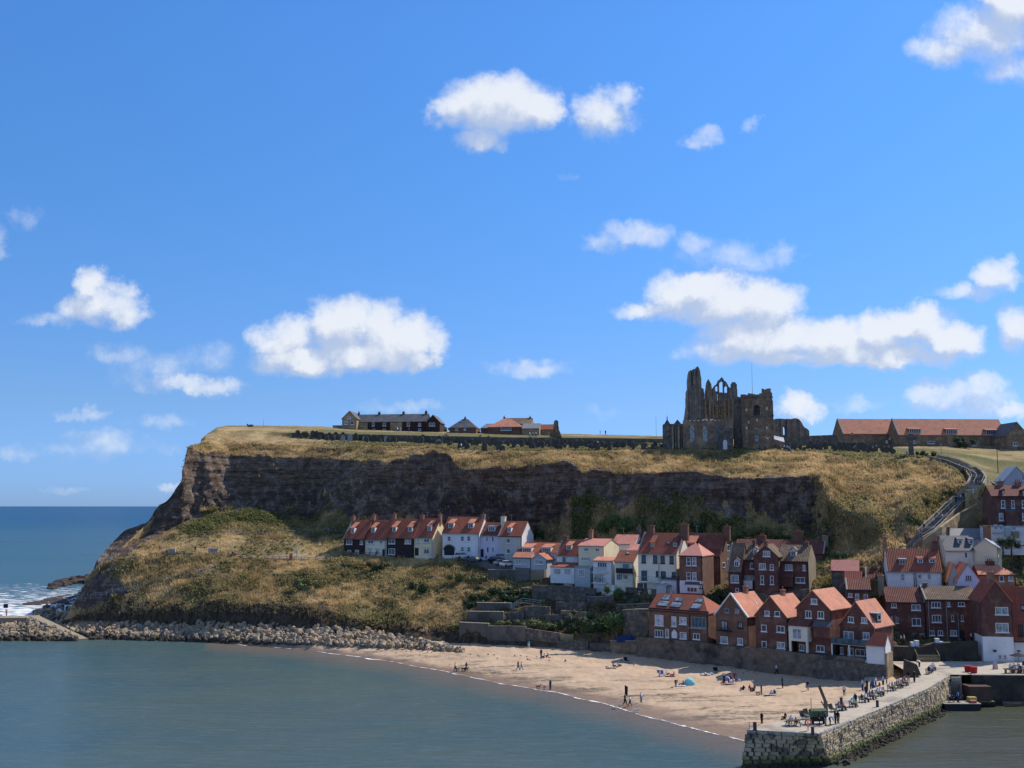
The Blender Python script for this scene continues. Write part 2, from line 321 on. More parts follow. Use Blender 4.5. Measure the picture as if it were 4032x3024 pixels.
def land_material():
    m, nt, b = newmat('headland ground')
    va = N(nt, 'ShaderNodeVertexColor', layer_name='zone'); se = N(nt, 'ShaderNodeSeparateColor'); LK(nt, va.outputs[0], se.inputs[0])
    pos = N(nt, 'ShaderNodeNewGeometry').outputs['Position']
    def nz(s, d=5., r=.65, v=pos):
        n = N(nt, 'ShaderNodeTexNoise', inp={'Scale': s, 'Detail': d, 'Roughness': r}); LK(nt, v, n.inputs['Vector']); return n.outputs['Fac']
    st = N(nt, 'ShaderNodeMapping'); st.inputs['Scale'].default_value = (1.4, 1.4, .45); LK(nt, pos, st.inputs[0])
    a = nz(.9, 6., .7, st.outputs[0]); c = nz(.12, 4.); dd = nz(3.5, 4.)
    grass = MIX(nt, SMOOTH(nt, a, .32, .68), (.37, .265, .125), (.16, .115, .060))
    grass = MIX(nt, SMOOTH(nt, c, .42, .62), grass, (.44, .325, .165)); 
    grass = MIX(nt, M2(nt, 'MULTIPLY', SMOOTH(nt, dd, .5, .7), .45), grass, (.10, .072, .038))
    green = MIX(nt, SMOOTH(nt, a, .35, .65), (.100, .105, .040), (.185, .172, .075))
    green = MIX(nt, SMOOTH(nt, dd, .45, .65), green, (.035, .05, .016))
    col = MIX(nt, se.outputs[1], grass, green)
    col = MIX(nt, M2(nt, 'MULTIPLY', va.outputs['Alpha'], SMOOTH(nt, a, .38, .6)), col, (.045, .042, .018))
    col = MIX(nt, se.outputs[2], col, MIX(nt, SMOOTH(nt, a, .4, .6), (.045, .034, .025), (.10, .075, .05)))
    hs = N(nt, 'ShaderNodeMapping'); hs.inputs['Scale'].default_value = (.38, .38, .75); LK(nt, pos, hs.inputs[0])
    s1 = nz(1., 6., .65, hs.outputs[0]); s2 = nz(.35, 5.)
    fs = N(nt, 'ShaderNodeMapping'); fs.inputs['Scale'].default_value = (.07, .07, 2.2); fs.inputs['Rotation'].default_value = (0, R(1.5), 0); LK(nt, pos, fs.inputs[0]); s3 = nz(1., 4., .6, fs.outputs[0])
    rk = MIX(nt, SMOOTH(nt, s1, .35, .65), (.100, .065, .046), (.245, .168, .118))
    rk = MIX(nt, M2(nt, 'MULTIPLY', SMOOTH(nt, s3, .50, .62), .6), rk, (.055, .040, .033)); rk = MIX(nt, M2(nt, 'MULTIPLY', SMOOTH(nt, s3, .42, .34), .45), rk, (.28, .21, .16))
    rk = MIX(nt, SMOOTH(nt, s2, .52, .68), rk, (.24, .20, .17))
    rk = MIX(nt, M2(nt, 'MULTIPLY', SMOOTH(nt, c, .5, .66), SMOOTH(nt, a, .42, .6)), rk, (.27, .215, .17))
    rk = MIX(nt, SMOOTH(nt, dd, .5, .68), rk, (.045, .036, .032))
    sz = N(nt, 'ShaderNodeSeparateXYZ'); LK(nt, pos, sz.inputs[0])
    rk = MIX(nt, M2(nt, 'MULTIPLY', SMOOTH(nt, M2(nt, 'ADD', sz.outputs[2], M2(nt, 'MULTIPLY', s2, 5.)), 44., 39.), SMOOTH(nt, s2, .62, .35)), rk, (.070, .056, .050))
    col = MIX(nt, se.outputs[0], col, rk)
    LK(nt, col, b.inputs['Base Color']); b.inputs['Roughness'].default_value = .95; b.inputs['Specular IOR Level'].default_value = .08
    bp = N(nt, 'ShaderNodeBump', inp={'Strength': .9, 'Distance': .35}); LK(nt, M2(nt, 'ADD', a, M2(nt, 'MULTIPLY', dd, .5)), bp.inputs['Height']); LK(nt, bp.outputs[0], b.inputs['Normal'])
    return m
LANDM = land_material()
lme, LP, LC, LT, LU, LNR, LNC = land()
lme.materials.append(LANDM)
lo = link('headland', lme); tag(lo, kind='structure')
from mathutils.bvhtree import BVHTree
_tris = [tuple(p.vertices) for p in lme.polygons]
LBVH = BVHTree.FromPolygons([tuple(p) for p in LP], _tris)
STEPS_PX = [(3588,2164),(3640,2110),(3700,2052),(3760,1992),(3800,1958),(3840,1920),(3853,1892),(3836,1868),(3812,1848),(3770,1828),(3720,1813),(3668,1803)]
_pp = [LBVH.ray_cast(Vector((0, 0, CAMZ)), Vector(rays(u, v)).normalized())[0] or at(u, v, 480) for u, v in STEPS_PX]
_zz = [p.z for p in _pp]; _yy = [p.y for p in _pp]
for _ in range(2):
    _zz = [_zz[0]]+[(_zz[i-1]+2*_zz[i]+_zz[i+1])/4 for i in range(1, len(_zz)-1)]+[_zz[-1]]
STEP_PATH = []
for (u, v), z in zip(STEPS_PX, _zz):
    STEP_PATH.append(gz(u, v, z) if v > 2010 or v < 1976 else atx(u, v, _yy[STEPS_PX.index((u, v))]/KY))
_A = np.array([tuple(p) for p in STEP_PATH]); best = np.full(len(LP), 1e9); bz = np.zeros(len(LP))
for i in range(len(_A)-1):
    a, b = _A[i], _A[i+1]; d = b[:2]-a[:2]; t = np.clip(((LP[:,:2]-a[:2])@d)/max(1e-6, d@d), 0, 1)
    q = a[:2]+t[:,None]*d; ds = np.hypot(*(LP[:,:2]-q).T); z = a[2]+(b[2]-a[2])*t; m_ = ds < best; best = np.where(m_, ds, best); bz = np.where(m_, z, bz)
_d0 = _A[1,:2]-_A[0,:2]; _ah = ((LP[:,:2]-_A[0,:2])@_d0) > -.5*np.linalg.norm(_d0)*.1
wgt = np.clip((4.6-best)/2.0, 0, 1)*np.where((best < 9) & ~_ah & (np.hypot(*(LP[:,:2]-_A[0,:2]).T) < 9), 0, 1); LP[:,2] = LP[:,2]*(1-wgt)+(bz-.35)*wgt
lme.vertices.foreach_set('co', LP.ravel().astype(np.float32)); lme.update()
LPg = LP.reshape(LNR, LNC, 3); LTg = LT.reshape(LNR, LNC)
LBVH = BVHTree.FromPolygons([tuple(p) for p in LP], _tris)
STEP_DIST = best
def ground(x, y, zmax=200.):
    h = LBVH.ray_cast(Vector((x, y, zmax)), Vector((0, 0, -1)))
    return h[0].z if h[0] is not None else 0.
def hit(u, v, lo_=0.):
    h = LBVH.ray_cast(Vector((0, 0, CAMZ)), Vector(rays(u, v)).normalized())
    return h[0]
# ------------------------------------------------------------------ beach
SHORE = [(820,2528),(900,2535),(1050,2546),(1200,2560),(1400,2585),(1500,2600),(1600,2616),(1781,2650),(1962,2690),(2143,2719),(2200,2728),(2290,2751),(2381,2769),(2442,2787),(2526,2818),(2616,2838),(2706,2860),(2797,2885),(2869,2899),(2933,2917),(3100,2960),(3300,3000)]
SHU = np.array([p[0] for p in SHORE], float); SHY = np.array([gz(p[0], p[1], 0.).y/KY for p in SHORE])
SHX = np.array([gz(p[0], p[1], 0.).x for p in SHORE])
def sand_z(u, Y):
    ys = np.interp(u, SHU, SHY); y1 = np.interp(u, LN[1][0], LN[1][1]); z1 = np.interp(u, LN[1][0], LN[1][2])
    z1 = np.where(u > 3400, 3.4, z1)
    t = np.clip((Y-ys)/(y1-ys), -.6, 1.2)
    return np.where(t < 0, t*1.6, z1*(t**.85 if np.isscalar(t) else np.power(np.clip(t, 0, 2), .85)))
def beach():
    us = np.arange(760, 3760, 7.); rows = 110
    P = []
    for j in range(rows):
        t = -.25+1.4*j/(rows-1)
        ys = np.interp(us, SHU, SHY); y1 = np.interp(us, LN[1][0], LN[1][1])
        Y = ys+(y1-ys)*t; z = sand_z(us, Y)
        yy = Y*KY; X = (us-2016)/FPX*(yy*cp+(z-CAMZ)*sp)
        P.append(np.stack([X, yy, z], 1))
    P = np.array(P); nr, nc = P.shape[:2]; Q = P.reshape(-1, 3).copy()
    Q[:,2] = 0
    wet = np.clip(np.repeat((-.25+1.4*np.arange(rows)/(rows-1))[:,None], nc, 1).ravel(), 0, 1)
    P = P.reshape(-1, 3); P[:,2] += (fbm(Q, .5, 4, 5)*.38+fbm(Q, 1.6, 2, 6)*.16)*np.clip(wet*12, .1, 1)
    idx = np.arange(nr*nc).reshape(nr, nc)
    f = np.stack([idx[:-1,:-1].ravel(), idx[:-1,1:].ravel(), idx[1:,1:].ravel(), idx[1:,:-1].ravel()], 1)
    pa, pb = gz(3090, 2885, 4.6), gz(3640, 2680, 4.6)
    sd_ = (P[:,0]-pa.x)*(pb.y-pa.y)-(P[:,1]-pa.y)*(pb.x-pa.x)
    f = f[(sd_[f] < 0).all(1)]
    me = bpy.data.meshes.new('beach'); me.from_pydata(P.tolist(), [], f.tolist())
    a = me.color_attributes.new('zone', 'FLOAT_COLOR', 'POINT')
    a.data.foreach_set('color', np.stack([wet, wet*0, wet*0, wet*0+1], 1).ravel().astype(np.float32))
    for p in me.polygons: p.use_smooth = True
    return me
def sand_mat():
    m, nt, b = newmat('sand')
    va = N(nt, 'ShaderNodeVertexColor', layer_name='zone'); se = N(nt, 'ShaderNodeSeparateColor'); LK(nt, va.outputs[0], se.inputs[0])
    pos = N(nt, 'ShaderNodeNewGeometry').outputs['Position']
    def nz(s, d=5., r=.65, v=pos):
        n = N(nt, 'ShaderNodeTexNoise', inp={'Scale': s, 'Detail': d, 'Roughness': r}); LK(nt, v, n.inputs['Vector']); return n.outputs['Fac']
    a = nz(.16); c = nz(1.1, 6., .75); st = N(nt, 'ShaderNodeMapping'); st.inputs['Rotation'].default_value = (0, 0, R(-35)); st.inputs['Scale'].default_value = (.05, .34, 1); LK(nt, pos, st.inputs[0])
    s = nz(1., 6., .7, st.outputs[0])
    col = MIX(nt, SMOOTH(nt, a, .35, .65), (.505, .365, .245), (.43, .305, .20))
    col = MIX(nt, SMOOTH(nt, c, .5, .72), col, (.29, .20, .13))
    # band of weed and gravel along the lower beach
    w = se.outputs[0]
    band = M2(nt, 'MULTIPLY', SMOOTH(nt, w, .75, .30), SMOOTH(nt, s, .50, .60))
    col = MIX(nt, M2(nt, 'MULTIPLY', band, SMOOTH(nt, c, .35, .55, .25, .95)), col, (.105, .09, .07))
    wt = SMOOTH(nt, M2(nt, 'ADD', w, M2(nt, 'MULTIPLY', M2(nt, 'SUBTRACT', a, .5), .3)), .22, .06)
    col = MIX(nt, M2(nt, 'MULTIPLY', wt, .8), col, (.21, .14, .09))
    LK(nt, col, b.inputs['Base Color']); LK(nt, SMOOTH(nt, wt, 0, 1, .9, .35), b.inputs['Roughness']); b.inputs['Specular IOR Level'].default_value = .2
    bp = N(nt, 'ShaderNodeBump', inp={'Strength': .7, 'Distance': .12}); LK(nt, c, bp.inputs['Height']); LK(nt, bp.outputs[0], b.inputs['Normal'])
    return m
SANDM = sand_mat(); bme = beach(); bme.materials.append(SANDM); bo = link('beach', bme); tag(bo, kind='structure')
BBVH = BVHTree.FromPolygons([tuple(v.co) for v in bme.vertices], [tuple(p.vertices) for p in bme.polygons])
def sand_hit(u, v):
    h = BBVH.ray_cast(Vector((0, 0, CAMZ)), Vector(rays(u, v)).normalized())
    return h[0] if h[0] is not None else gz(u, v, 2.)
# ------------------------------------------------------------------ water
def water():
    ys = np.concatenate([np.arange(90, 300, 1.2), np.geomspace(300, 150000, 90)])
    xs = np.linspace(-1, 1, 260)
    P = np.array([[(x*(.62*y+40), y, 0) for x in xs] for y in ys]).reshape(-1, 3)
    n = len(xs); idx = np.arange(len(P)).reshape(-1, n)
    f = np.stack([idx[:-1,:-1].ravel(), idx[:-1,1:].ravel(), idx[1:,1:].ravel(), idx[1:,:-1].ravel()], 1)
    # zones: r = shallow brown water by the beach, g = inner harbour water, b = outer blue sea
    a = P[:,0]/P[:,1]*FPX+2016
    ysh = np.interp(a, SHU, SHY)*KY
    dd = (ysh-P[:,1])
    nn = fbm(P*np.array([1, 1, 1]), .05, 4, 3)
    sh = np.clip(1.2-(dd+nn*11)/17., 0, 1)*((a > 840))*(a < 2990)
    ih = np.clip((P[:,0]-38+nn*8)/10, 0, 1)*(P[:,1] < 200)
    sea = np.clip((P[:,1]-262+nn*20)/40, 0, 1)
    me = bpy.data.meshes.new('sea'); me.from_pydata(P.tolist(), [], f.tolist())
    c = me.color_attributes.new('zone', 'FLOAT_COLOR', 'POINT')
    c.data.foreach_set('color', np.stack([sh, ih, sea, sea*0+1], 1).ravel().astype(np.float32))
    return me
def water_mat():
    m, nt, b = newmat('sea water')
    va = N(nt, 'ShaderNodeVertexColor', layer_name='zone'); se = N(nt, 'ShaderNodeSeparateColor'); LK(nt, va.outputs[0], se.inputs[0])
    pos = N(nt, 'ShaderNodeNewGeometry').outputs['Position']
    def nz(s, d=4., r=.6, sx=1., sy=1.):
        mp = N(nt, 'ShaderNodeMapping'); mp.inputs['Scale'].default_value = (sx, sy, 1); mp.inputs['Rotation'].default_value = (0, 0, R(12)); LK(nt, pos, mp.inputs[0])
        n = N(nt, 'ShaderNodeTexNoise', inp={'Scale': s, 'Detail': d, 'Roughness': r}); LK(nt, mp.outputs[0], n.inputs['Vector']); return n.outputs['Fac']
    big = nz(.02, 3.); 
    harb = MIX(nt, SMOOTH(nt, big, .35, .65), (.047, .092, .098), (.072, .106, .090))
    sy = N(nt, 'ShaderNodeSeparateXYZ'); LK(nt, pos, sy.inputs[0])
    sea = MIX(nt, SMOOTH(nt, sy.outputs[1], 300, 2500), (.045, .115, .165), (.008, .075, .175))
    sb = nz(.004, 5., .6, .25, 1.)
    sea = MIX(nt, M2(nt, 'MULTIPLY', SMOOTH(nt, sb, .45, .62), .4), sea, (.016, .07, .12))
    col = MIX(nt, se.outputs[2], harb, sea)
    col = MIX(nt, se.outputs[1], col, (.062, .062, .034))
    col = MIX(nt, M2(nt, 'MULTIPLY', se.outputs[0], .92), col, (.15, .115, .09))
    w1 = nz(.55, 5., .65, .45, 1.5); w2 = nz(2.2, 4., .7, .5, 1.4); w0 = nz(.09, 3., .5, .4, 1.5)
    rp = SMOOTH(nt, w1, .47, .70); col = MIX(nt, M2(nt, 'MULTIPLY', M2(nt, 'MULTIPLY', rp, .42), M2(nt, 'MULTIPLY_ADD', se.outputs[1], -.75, 1.)), col, (.105, .145, .165)); rq = SMOOTH(nt, w2, .56, .36); col = MIX(nt, M2(nt, 'MULTIPLY', rq, .22), col, (.018, .035, .042))  # ripple glints put into the water colour: pale crest streaks, darker troughs
    h = M2(nt, 'ADD', M2(nt, 'MULTIPLY', w1, .55), M2(nt, 'ADD', M2(nt, 'MULTIPLY', w2, .12), M2(nt, 'MULTIPLY', w0, 1.2)))
    bp = N(nt, 'ShaderNodeBump', inp={'Strength': .7, 'Distance': .6}); LK(nt, h, bp.inputs['Height'])
    nt.nodes.remove(b); df = N(nt, 'ShaderNodeBsdfDiffuse'); gl = N(nt, 'ShaderNodeBsdfGlossy', inp={'Roughness': .16}); ms = N(nt, 'ShaderNodeMixShader')
    LK(nt, col, df.inputs[0]); LK(nt, bp.outputs[0], gl.inputs['Normal']); fr = N(nt, 'ShaderNodeFresnel', inp={'IOR': 1.33}); LK(nt, bp.outputs[0], fr.inputs['Normal'])
    # the sum of all wave facets reflects about a quarter of the light, less far out
    LK(nt, M2(nt, 'MULTIPLY', M2(nt, 'MULTIPLY_ADD', fr.outputs[0], .22, .15), M2(nt, 'MULTIPLY_ADD', se.outputs[2], -.42, 1.)), ms.inputs[0]); LK(nt, df.outputs[0], ms.inputs[1]); LK(nt, gl.outputs[0], ms.inputs[2])
    o = [x for x in nt.nodes if x.type == 'OUTPUT_MATERIAL'][0]; LK(nt, ms.outputs[0], o.inputs[0])
    return m
wme = water(); WATM = water_mat(); wme.materials.append(WATM); wo_ = link('sea', wme); tag(wo_, kind='structure')
# ================================================================== MATERIALS FOR BUILDINGS
BR = {
 'brick':  mat('dark red brick', (.150,.066,.050), (.095,.044,.036), 1.6, c3=(.20,.105,.075), sc3=.5),
 'brick2': mat('brown brick', (.175,.095,.065), (.125,.068,.050), 2.0, c3=(.22,.13,.09), sc3=.5),
 'brick3': mat('orange red brick', (.30,.150,.090), (.22,.11,.07), 2.0, c3=(.36,.20,.13), sc3=.5),
 'black':  mat('dark brick', (.052,.028,.026), (.038,.022,.022), 2.2),
 'cream':  mat('cream render', (.76,.66,.44), (.70,.60,.40), .6, c3=(.60,.52,.36), sc3=.3, streak=True),
 'ivory':  mat('ivory render', (.74,.69,.55), (.69,.64,.51), .6, c3=(.58,.54,.44), sc3=.3, streak=True),
 'white':  mat('white render', (.74,.74,.73), (.68,.68,.68), .6, c3=(.55,.55,.54), sc3=.3, streak=True),
 'lilac':  mat('lilac render', (.62,.58,.68), (.57,.54,.64), .6, streak=True),
 'grey':   mat('pale grey render', (.40,.44,.46), (.36,.40,.42), .6, streak=True),
 'dove':   mat('grey cream render', (.50,.49,.45), (.45,.44,.41), .6, c3=(.38,.37,.34), sc3=.3, streak=True),
 'beige':  mat('beige roughcast', (.30,.245,.165), (.25,.20,.135), .9, c3=(.20,.16,.115), sc3=.3, streak=True),
 'stone':  mat('brown sandstone', (.27,.185,.115), (.14,.10,.07), 1.3, c3=(.36,.25,.15), sc3=.5, bump=.05),
 'dstone': mat('sooty sandstone', (.145,.125,.105), (.080,.070,.062), 1.3, c3=(.24,.185,.13), sc3=.9, bump=.16),
 'ruin': mat('grey tan ruin stone', (.235,.205,.17), (.13,.112,.095), 1.2, c3=(.31,.26,.20), sc3=.6, bump=.12),
 'ystone': mat('yellow sandstone', (.34,.255,.145), (.24,.175,.105), 1.6, c3=(.40,.31,.18), sc3=.5, bump=.05),
}
RF = {
 'red':   mat('red clay pantiles', (.33,.092,.052), (.24,.068,.043), 1.1, c3=(.19,.085,.055), sc3=.5, rough=.8),
 'orange':mat('orange clay tiles', (.55,.225,.135), (.44,.170,.105), 1.1, c3=(.36,.165,.11), sc3=.5, rough=.8),
 'pink':  mat('pale red tiles', (.55,.23,.17), (.49,.20,.15), 1.2, c3=(.44,.19,.15), sc3=.5, rough=.8),
 'brown': mat('weathered brown tiles', (.175,.115,.080), (.125,.085,.062), 1.6, c3=(.22,.165,.09), sc3=.5, rough=.85),
 'dark':  mat('dark red tiles', (.165,.058,.042), (.12,.045,.036), 1.6, c3=(.20,.085,.06), sc3=.5, rough=.85),
 'slate': mat('grey slate', (.105,.105,.112), (.070,.070,.078), 1.6, c3=(.13,.125,.12), sc3=.5, rough=.6),
 'lslate':mat('pale slate', (.22,.215,.22), (.17,.165,.17), 1.6, rough=.6),
 'lead':  mat('lead sheet', (.30,.33,.37), (.25,.28,.31), 1.5, rough=.5),
}
WHT = mat('white painted timber', (.72,.72,.70), (.64,.64,.62), 1.)
COP = mat('stone coping', (.34,.31,.26), (.25,.23,.19), 1.5)
GRN = mat('grey painted timber', (.30,.32,.33))
DRK = mat('black painted iron', (.03,.03,.035))
WOOD = mat('weathered timber', (.16,.125,.09), (.10,.08,.06), 2., streak=True)
POT = mat('clay chimney pot', (.38,.14,.08), (.28,.10,.06))
SAIL = mat('pale cloth', (.62,.62,.60))
def glass_mat(name, c, sp=.6):
    m, nt, b = newmat(name)
    tc = N(nt, 'ShaderNodeTexCoord'); n = N(nt, 'ShaderNodeTexNoise', inp={'Scale': 1.1, 'Detail': 2.}); LK(nt, tc.outputs['Object'], n.inputs['Vector'])
    LK(nt, MIX(nt, SMOOTH(nt, n.outputs['Fac'], .45, .6), c, tuple(x*.45+.01 for x in c)), b.inputs['Base Color'])
    b.inputs['Roughness'].default_value = .12; b.inputs['Specular IOR Level'].default_value = sp; return m
GLS = glass_mat('window glass', (.045,.06,.08)); GLC = glass_mat('curtained window glass', (.30,.32,.34)); GLB = glass_mat('blind behind glass', (.52,.54,.57), .4)
GLR = glass_mat('clear balcony glass', (.06,.10,.13))
Fz = {'1': (1300,1950,.31646), '2': (1900,2000,.27125), '3': (2450,2000,.27125), '4': (2800,2000,.27125), '5': (2500,2280,.27125),
      '6': (3000,2280,.27125), '7': (3432,2200,.27125), '8': (3432,1830,.27125), 'A': (2400,1350,.40687), 'B': (3100,1600,.42134),
      'P': (2850,2600,.36166), 'Q': (3400,2560,.28571), 'T': (1200,1550,.6027), 'L': (0,1550,.6027), 'S': (2200,2480,.36166), 'R': (1600,2480,.36166), 'G': (1800,2300,.34358), 'N': (0,0,1.)}
def fz(F, x, y):
    a = Fz[F]; return a[0]+x*a[2], a[1]+y*a[2]
# ------------------------------------------------------------------ a roof: corrugated slabs either side of the ridge
def roof_mb(w, D, ze, zr, T, o=.3, og=.12, hl=0., hr=0., pan=True, th=.2, y0=0.):
    """ridge along local a (0..w), across c (0..D); T maps (a,c,z) to local xyz"""
    mb = MB(); h = D/2; k = (zr-ze)/h
    def top(c): return ze+k*min(c, D-c)+th*.9
    for side in (0, 1):
        step = .33 if pan else .8
        n = max(2, int((w+2*og)/step)); nn = 4 if pan else 1
        vs = []; fs = []
        cols = []
        for i in range(n*(2 if pan else 1)+1):
            t = i/(n*(2 if pan else 1)); off = (.05 if i % 2 else -.03) if pan else 0
            a0 = -og+(w+2*og)*t
            ar0 = hl if hl else -og; ar1 = (w-hr) if hr else w+og
            # eave position and highest point reachable at this column (hips cut the corner)
            tl = 1.
            if hl and a0 < hl: tl = min(tl, (a0+og)/(hl+og))
            if hr and a0 > w-hr: tl = min(tl, (w+og-a0)/(hr+og))
            col = []
            for j in range(nn+1):
                s = j/nn*tl; c = -o+(h+o)*s
                cc = c if side == 0 else D-c
                z = ze-k*o+k*(h+o)*s+th+off*(1 if tl > .02 else 0)
                if pan and j: z += 0
                col.append((a0, cc, z))
            cols.append(col)
        base = 0; m = nn+1
        for col in cols: vs += [T(*p) for p in col]
        for i in range(len(cols)-1):
            for j in range(nn): fs.append((i*m+j, (i+1)*m+j, (i+1)*m+j+1, i*m+j+1))
        # underside
        q = len(vs)
        for col in cols: vs += [T(col[0][0], col[0][1], col[0][2]-th), T(col[-1][0], col[-1][1], col[-1][2]-th)]
        for i in range(len(cols)-1):
            fs.append((q+2*i, q+2*i+1, q+2*i+3, q+2*i+2)); fs.append((i*m, q+2*i, q+2*i+2, (i+1)*m))
        L = len(cols)-1
        fs.append((0, nn, q+1, q)); fs.append((L*m, q+2*L, q+2*L+1, L*m+nn))
        mb.add(vs, fs)
    for hp, a0, sgn in ((hl, 0, 1), (hr, w, -1)):
        if not hp: continue
        e = a0-sgn*og; r = a0+sgn*hp; zt = ze-k*o+th
        A = [(e, -o, zt), (e, D+o, zt), (r, h, zr+th)]
        vs = [T(*p) for p in A]+[T(p[0], p[1], p[2]-th) for p in A]
        mb.add(vs, [(0, 1, 2), (3, 5, 4), (0, 3, 4, 1)])
    return mb
HOUSES = []
class House:
    def __init__(s, F, xl, xr, yb, ye, yr, Y, yaw, D, label, wall='brick', roof='red', kind='side', cat='house', name='house', group=None,
                 coping=None, hl=0., hr=0., o=.3, pan=True, found=3., stonebase=None, ztop=None, flat=False):
        s.F = F; s.yaw = R(yaw)
        u, v = fz(F, xl, yb); s.P0 = at(u, v, Y)
        s.d = Vector((math.cos(s.yaw), -math.sin(s.yaw), 0)); s.b = Vector((math.sin(s.yaw), math.cos(s.yaw), 0))
        ur, _ = fz(F, xr, yb); a = (ur-2016)/FPX
        P = s.P0; dc = P.y*cp+(P.z-CAMZ)*sp
        s.w = (a*dc-P.x)/(s.d.x-a*s.d.y*cp)
        s.ze = s.zat(fz(F, xl, ye)[1], s.P0)-s.P0.z; s.D = D
        s.kind = kind
        rp = s.P0+(s.b*(D/2) if kind == 'side' else s.d*(s.w/2))
        s.zr = s.zat(fz(F, xl, yr)[1], rp)-s.P0.z if not flat else s.ze+.3
        s.o = empty(name, s.P0, -s.yaw, label, cat, group)
        s.wall = wall; s.roof = roof; w, ze, zr = s.w, s.ze, s.zr
        mb = MB()
        if kind == 'side' and not flat:
            pts = [(0,0,-found),(0,0,ze),(0,D/2,zr if not hl else ze),(0,D,ze),(0,D,-found)]
            if hl or hr:
                mb.box(0, w, 0, D, -found, ze)
                if not hl: mb.prism([(0,0,ze),(0,D/2,zr),(0,D,ze)], (.3,0,0))
                if not hr: mb.prism([(w-.3,0,ze),(w-.3,D/2,zr),(w-.3,D,ze)], (.3,0,0))
            else: mb.prism(pts, (w,0,0))
        elif kind == 'gable':
            if hr: mb.box(0, w, 0, D, -found, ze); mb.prism([(0,0,ze),(w/2,0,zr),(w,0,ze)], (0,.3,0))
            else: mb.prism([(0,0,-found),(0,0,ze),(w/2,0,zr),(w,0,ze),(w,0,-found)], (0,D,0))
        else: mb.box(0, w, 0, D, -found, ze)
        mb.build('wall', BR[wall], s.o)
        if flat:
            m = MB(); m.box(-.15, w+.15, -.15, D+.15, ze, ze+.25); s.ro = m.build('roof', RF[roof], s.o)
        else:
            if kind == 'side': T = lambda a, c, z: (a, c, z); m = roof_mb(w, D, ze, zr, T, o=o, hl=hl, hr=hr, pan=pan)
            else: T = lambda a, c, z: (c, a, z); m = roof_mb(D, w, ze, zr, T, o=o, hl=0, hr=hr, pan=pan)
            s.ro = m.build('roof', RF[roof], s.o)
        if coping and not flat:
            for end in (0, 1):
                if coping in ('l', 'r') and (end == 0) != (coping == 'l'): continue
                m = MB(); t = .32
                if kind == 'side':
                    x = 0 if end == 0 else w
                    m.beam((x, -.3, ze+.12-.3*(zr-ze)/(D/2)), (x, D/2, zr+.3), .34, .24, up=(0,0,1)); m.beam((x, D+.3, ze+.12-.3*(zr-ze)/(D/2)), (x, D/2, zr+.3), .34, .24)
                else:
                    y = -.02 if end == 0 else D; k = (zr-ze)/(w/2)
                    m.beam((-.3, y, ze-.3*k+.12), (w/2, y, zr+.26), .24, .34, up=(0,1,0)); m.beam((w+.3, y, ze-.3*k+.12), (w/2, y, zr+.26), .24, .34, up=(0,1,0))
                m.build('coping' if coping != 'b' else 'barge_board', WHT if coping == 'b' else COP, s.o)
                if coping == 'b': break
        if not flat and s.P0.y < 330:
            m = MB()
            if kind == 'side':
                k_ = (zr-ze)/(D/2); m.box(-.1, w+.1, -o-.12, -o+.02, ze-k_*o-.02, ze-k_*o+.12); m.box(w-.16, w-.06, -.14, -.03, 0, ze-k_*o*.5)
            else:
                k_ = (zr-ze)/(w/2); m.box(w+o-.02, w+o+.12, 0, D, ze-k_*o-.02, ze-k_*o+.12); m.box(w+.03, w+.13, .1, .2, 0, ze-k_*o*.5)
            m.build('gutter', GRN if wall in ('white','ivory','cream','lilac') else DRK, s.o)
            if len(HOUSES) % 3 == 0 and kind == 'side':
                m = MB(); q = w*.3; m.beam((q, D/2, zr), (q, D/2, zr+1.9), .05); m.beam((q-.7, D/2, zr+1.8), (q+.7, D/2, zr+1.8), .04)
                for j_ in range(4): m.beam((q-.5+j_*.33, D/2-.35, zr+1.8), (q-.5+j_*.33, D/2+.35, zr+1.8), .03)
                m.build('aerial', GRN, s.o)
        HOUSES.append(s)
    def zat(s, v, P):
        t = (1512-v)/FPX; return CAMZ+P.y*(t*cp+sp)/(cp-t*sp)
    def lray(s, x, y):
        u, v = fz(s.F, x, y); d = Vector(rays(u, v)); c = Vector((0, 0, CAMZ))-s.P0
        return Vector((c.dot(s.d), c.dot(s.b), c.z)), Vector((d.dot(s.d), d.dot(s.b), d.z))
    def front(s, x, y, y0=0.):
        o, d = s.lray(x, y); t = (y0-o.y)/d.y; return o+d*t
    def right(s, x, y):
        o, d = s.lray(x, y); t = (s.w-o.x)/d.x; return o+d*t
    def onroof(s, x, y):
        o, d = s.lray(x, y)
        if s.kind == 'side': k = (s.zr-s.ze)/(s.D/2); t = (s.ze+k*o.y-o.z)/(d.z-k*d.y)
        else: k = (s.zr-s.ze)/(s.w/2); t = (s.ze+k*(s.w-o.x)-o.z)/(d.z+k*d.x)
        return o+d*t
    def window(s, x0, y0, x1, y1, st='w', y=0., parent=None, side=False, g=None, fm=None, bars=1, name='window', sill=None):
        """frame with bars standing 6 cm proud of the wall, glass set back in it"""
        if side:
            a = s.right(x0, y0); b = s.right(x1, y1); p0, p1 = sorted((a.y, b.y)); T = lambda a_, c_, z_: (s.w-c_, a_, z_)
        else:
            a = s.front(x0, y0, y); b = s.front(x1, y1, y); p0, p1 = sorted((a.x, b.x)); T = lambda a_, c_, z_: (a_, y+c_, z_)
        z1, z0 = max(a.z, b.z), min(a.z, b.z); fw = min(.11, (p1-p0)*.16)
        m = MB()
        def bx(a0, a1, c0, c1, q0, q1):
            P = [T(a0,c0,q0),T(a1,c0,q0),T(a1,c1,q0),T(a0,c1,q0),T(a0,c0,q1),T(a1,c0,q1),T(a1,c1,q1),T(a0,c1,q1)]
            m.add(P, [(0,3,2,1),(4,5,6,7),(0,1,5,4),(1,2,6,5),(2,3,7,6),(3,0,4,7)])
        c0, c1 = -.10, .02
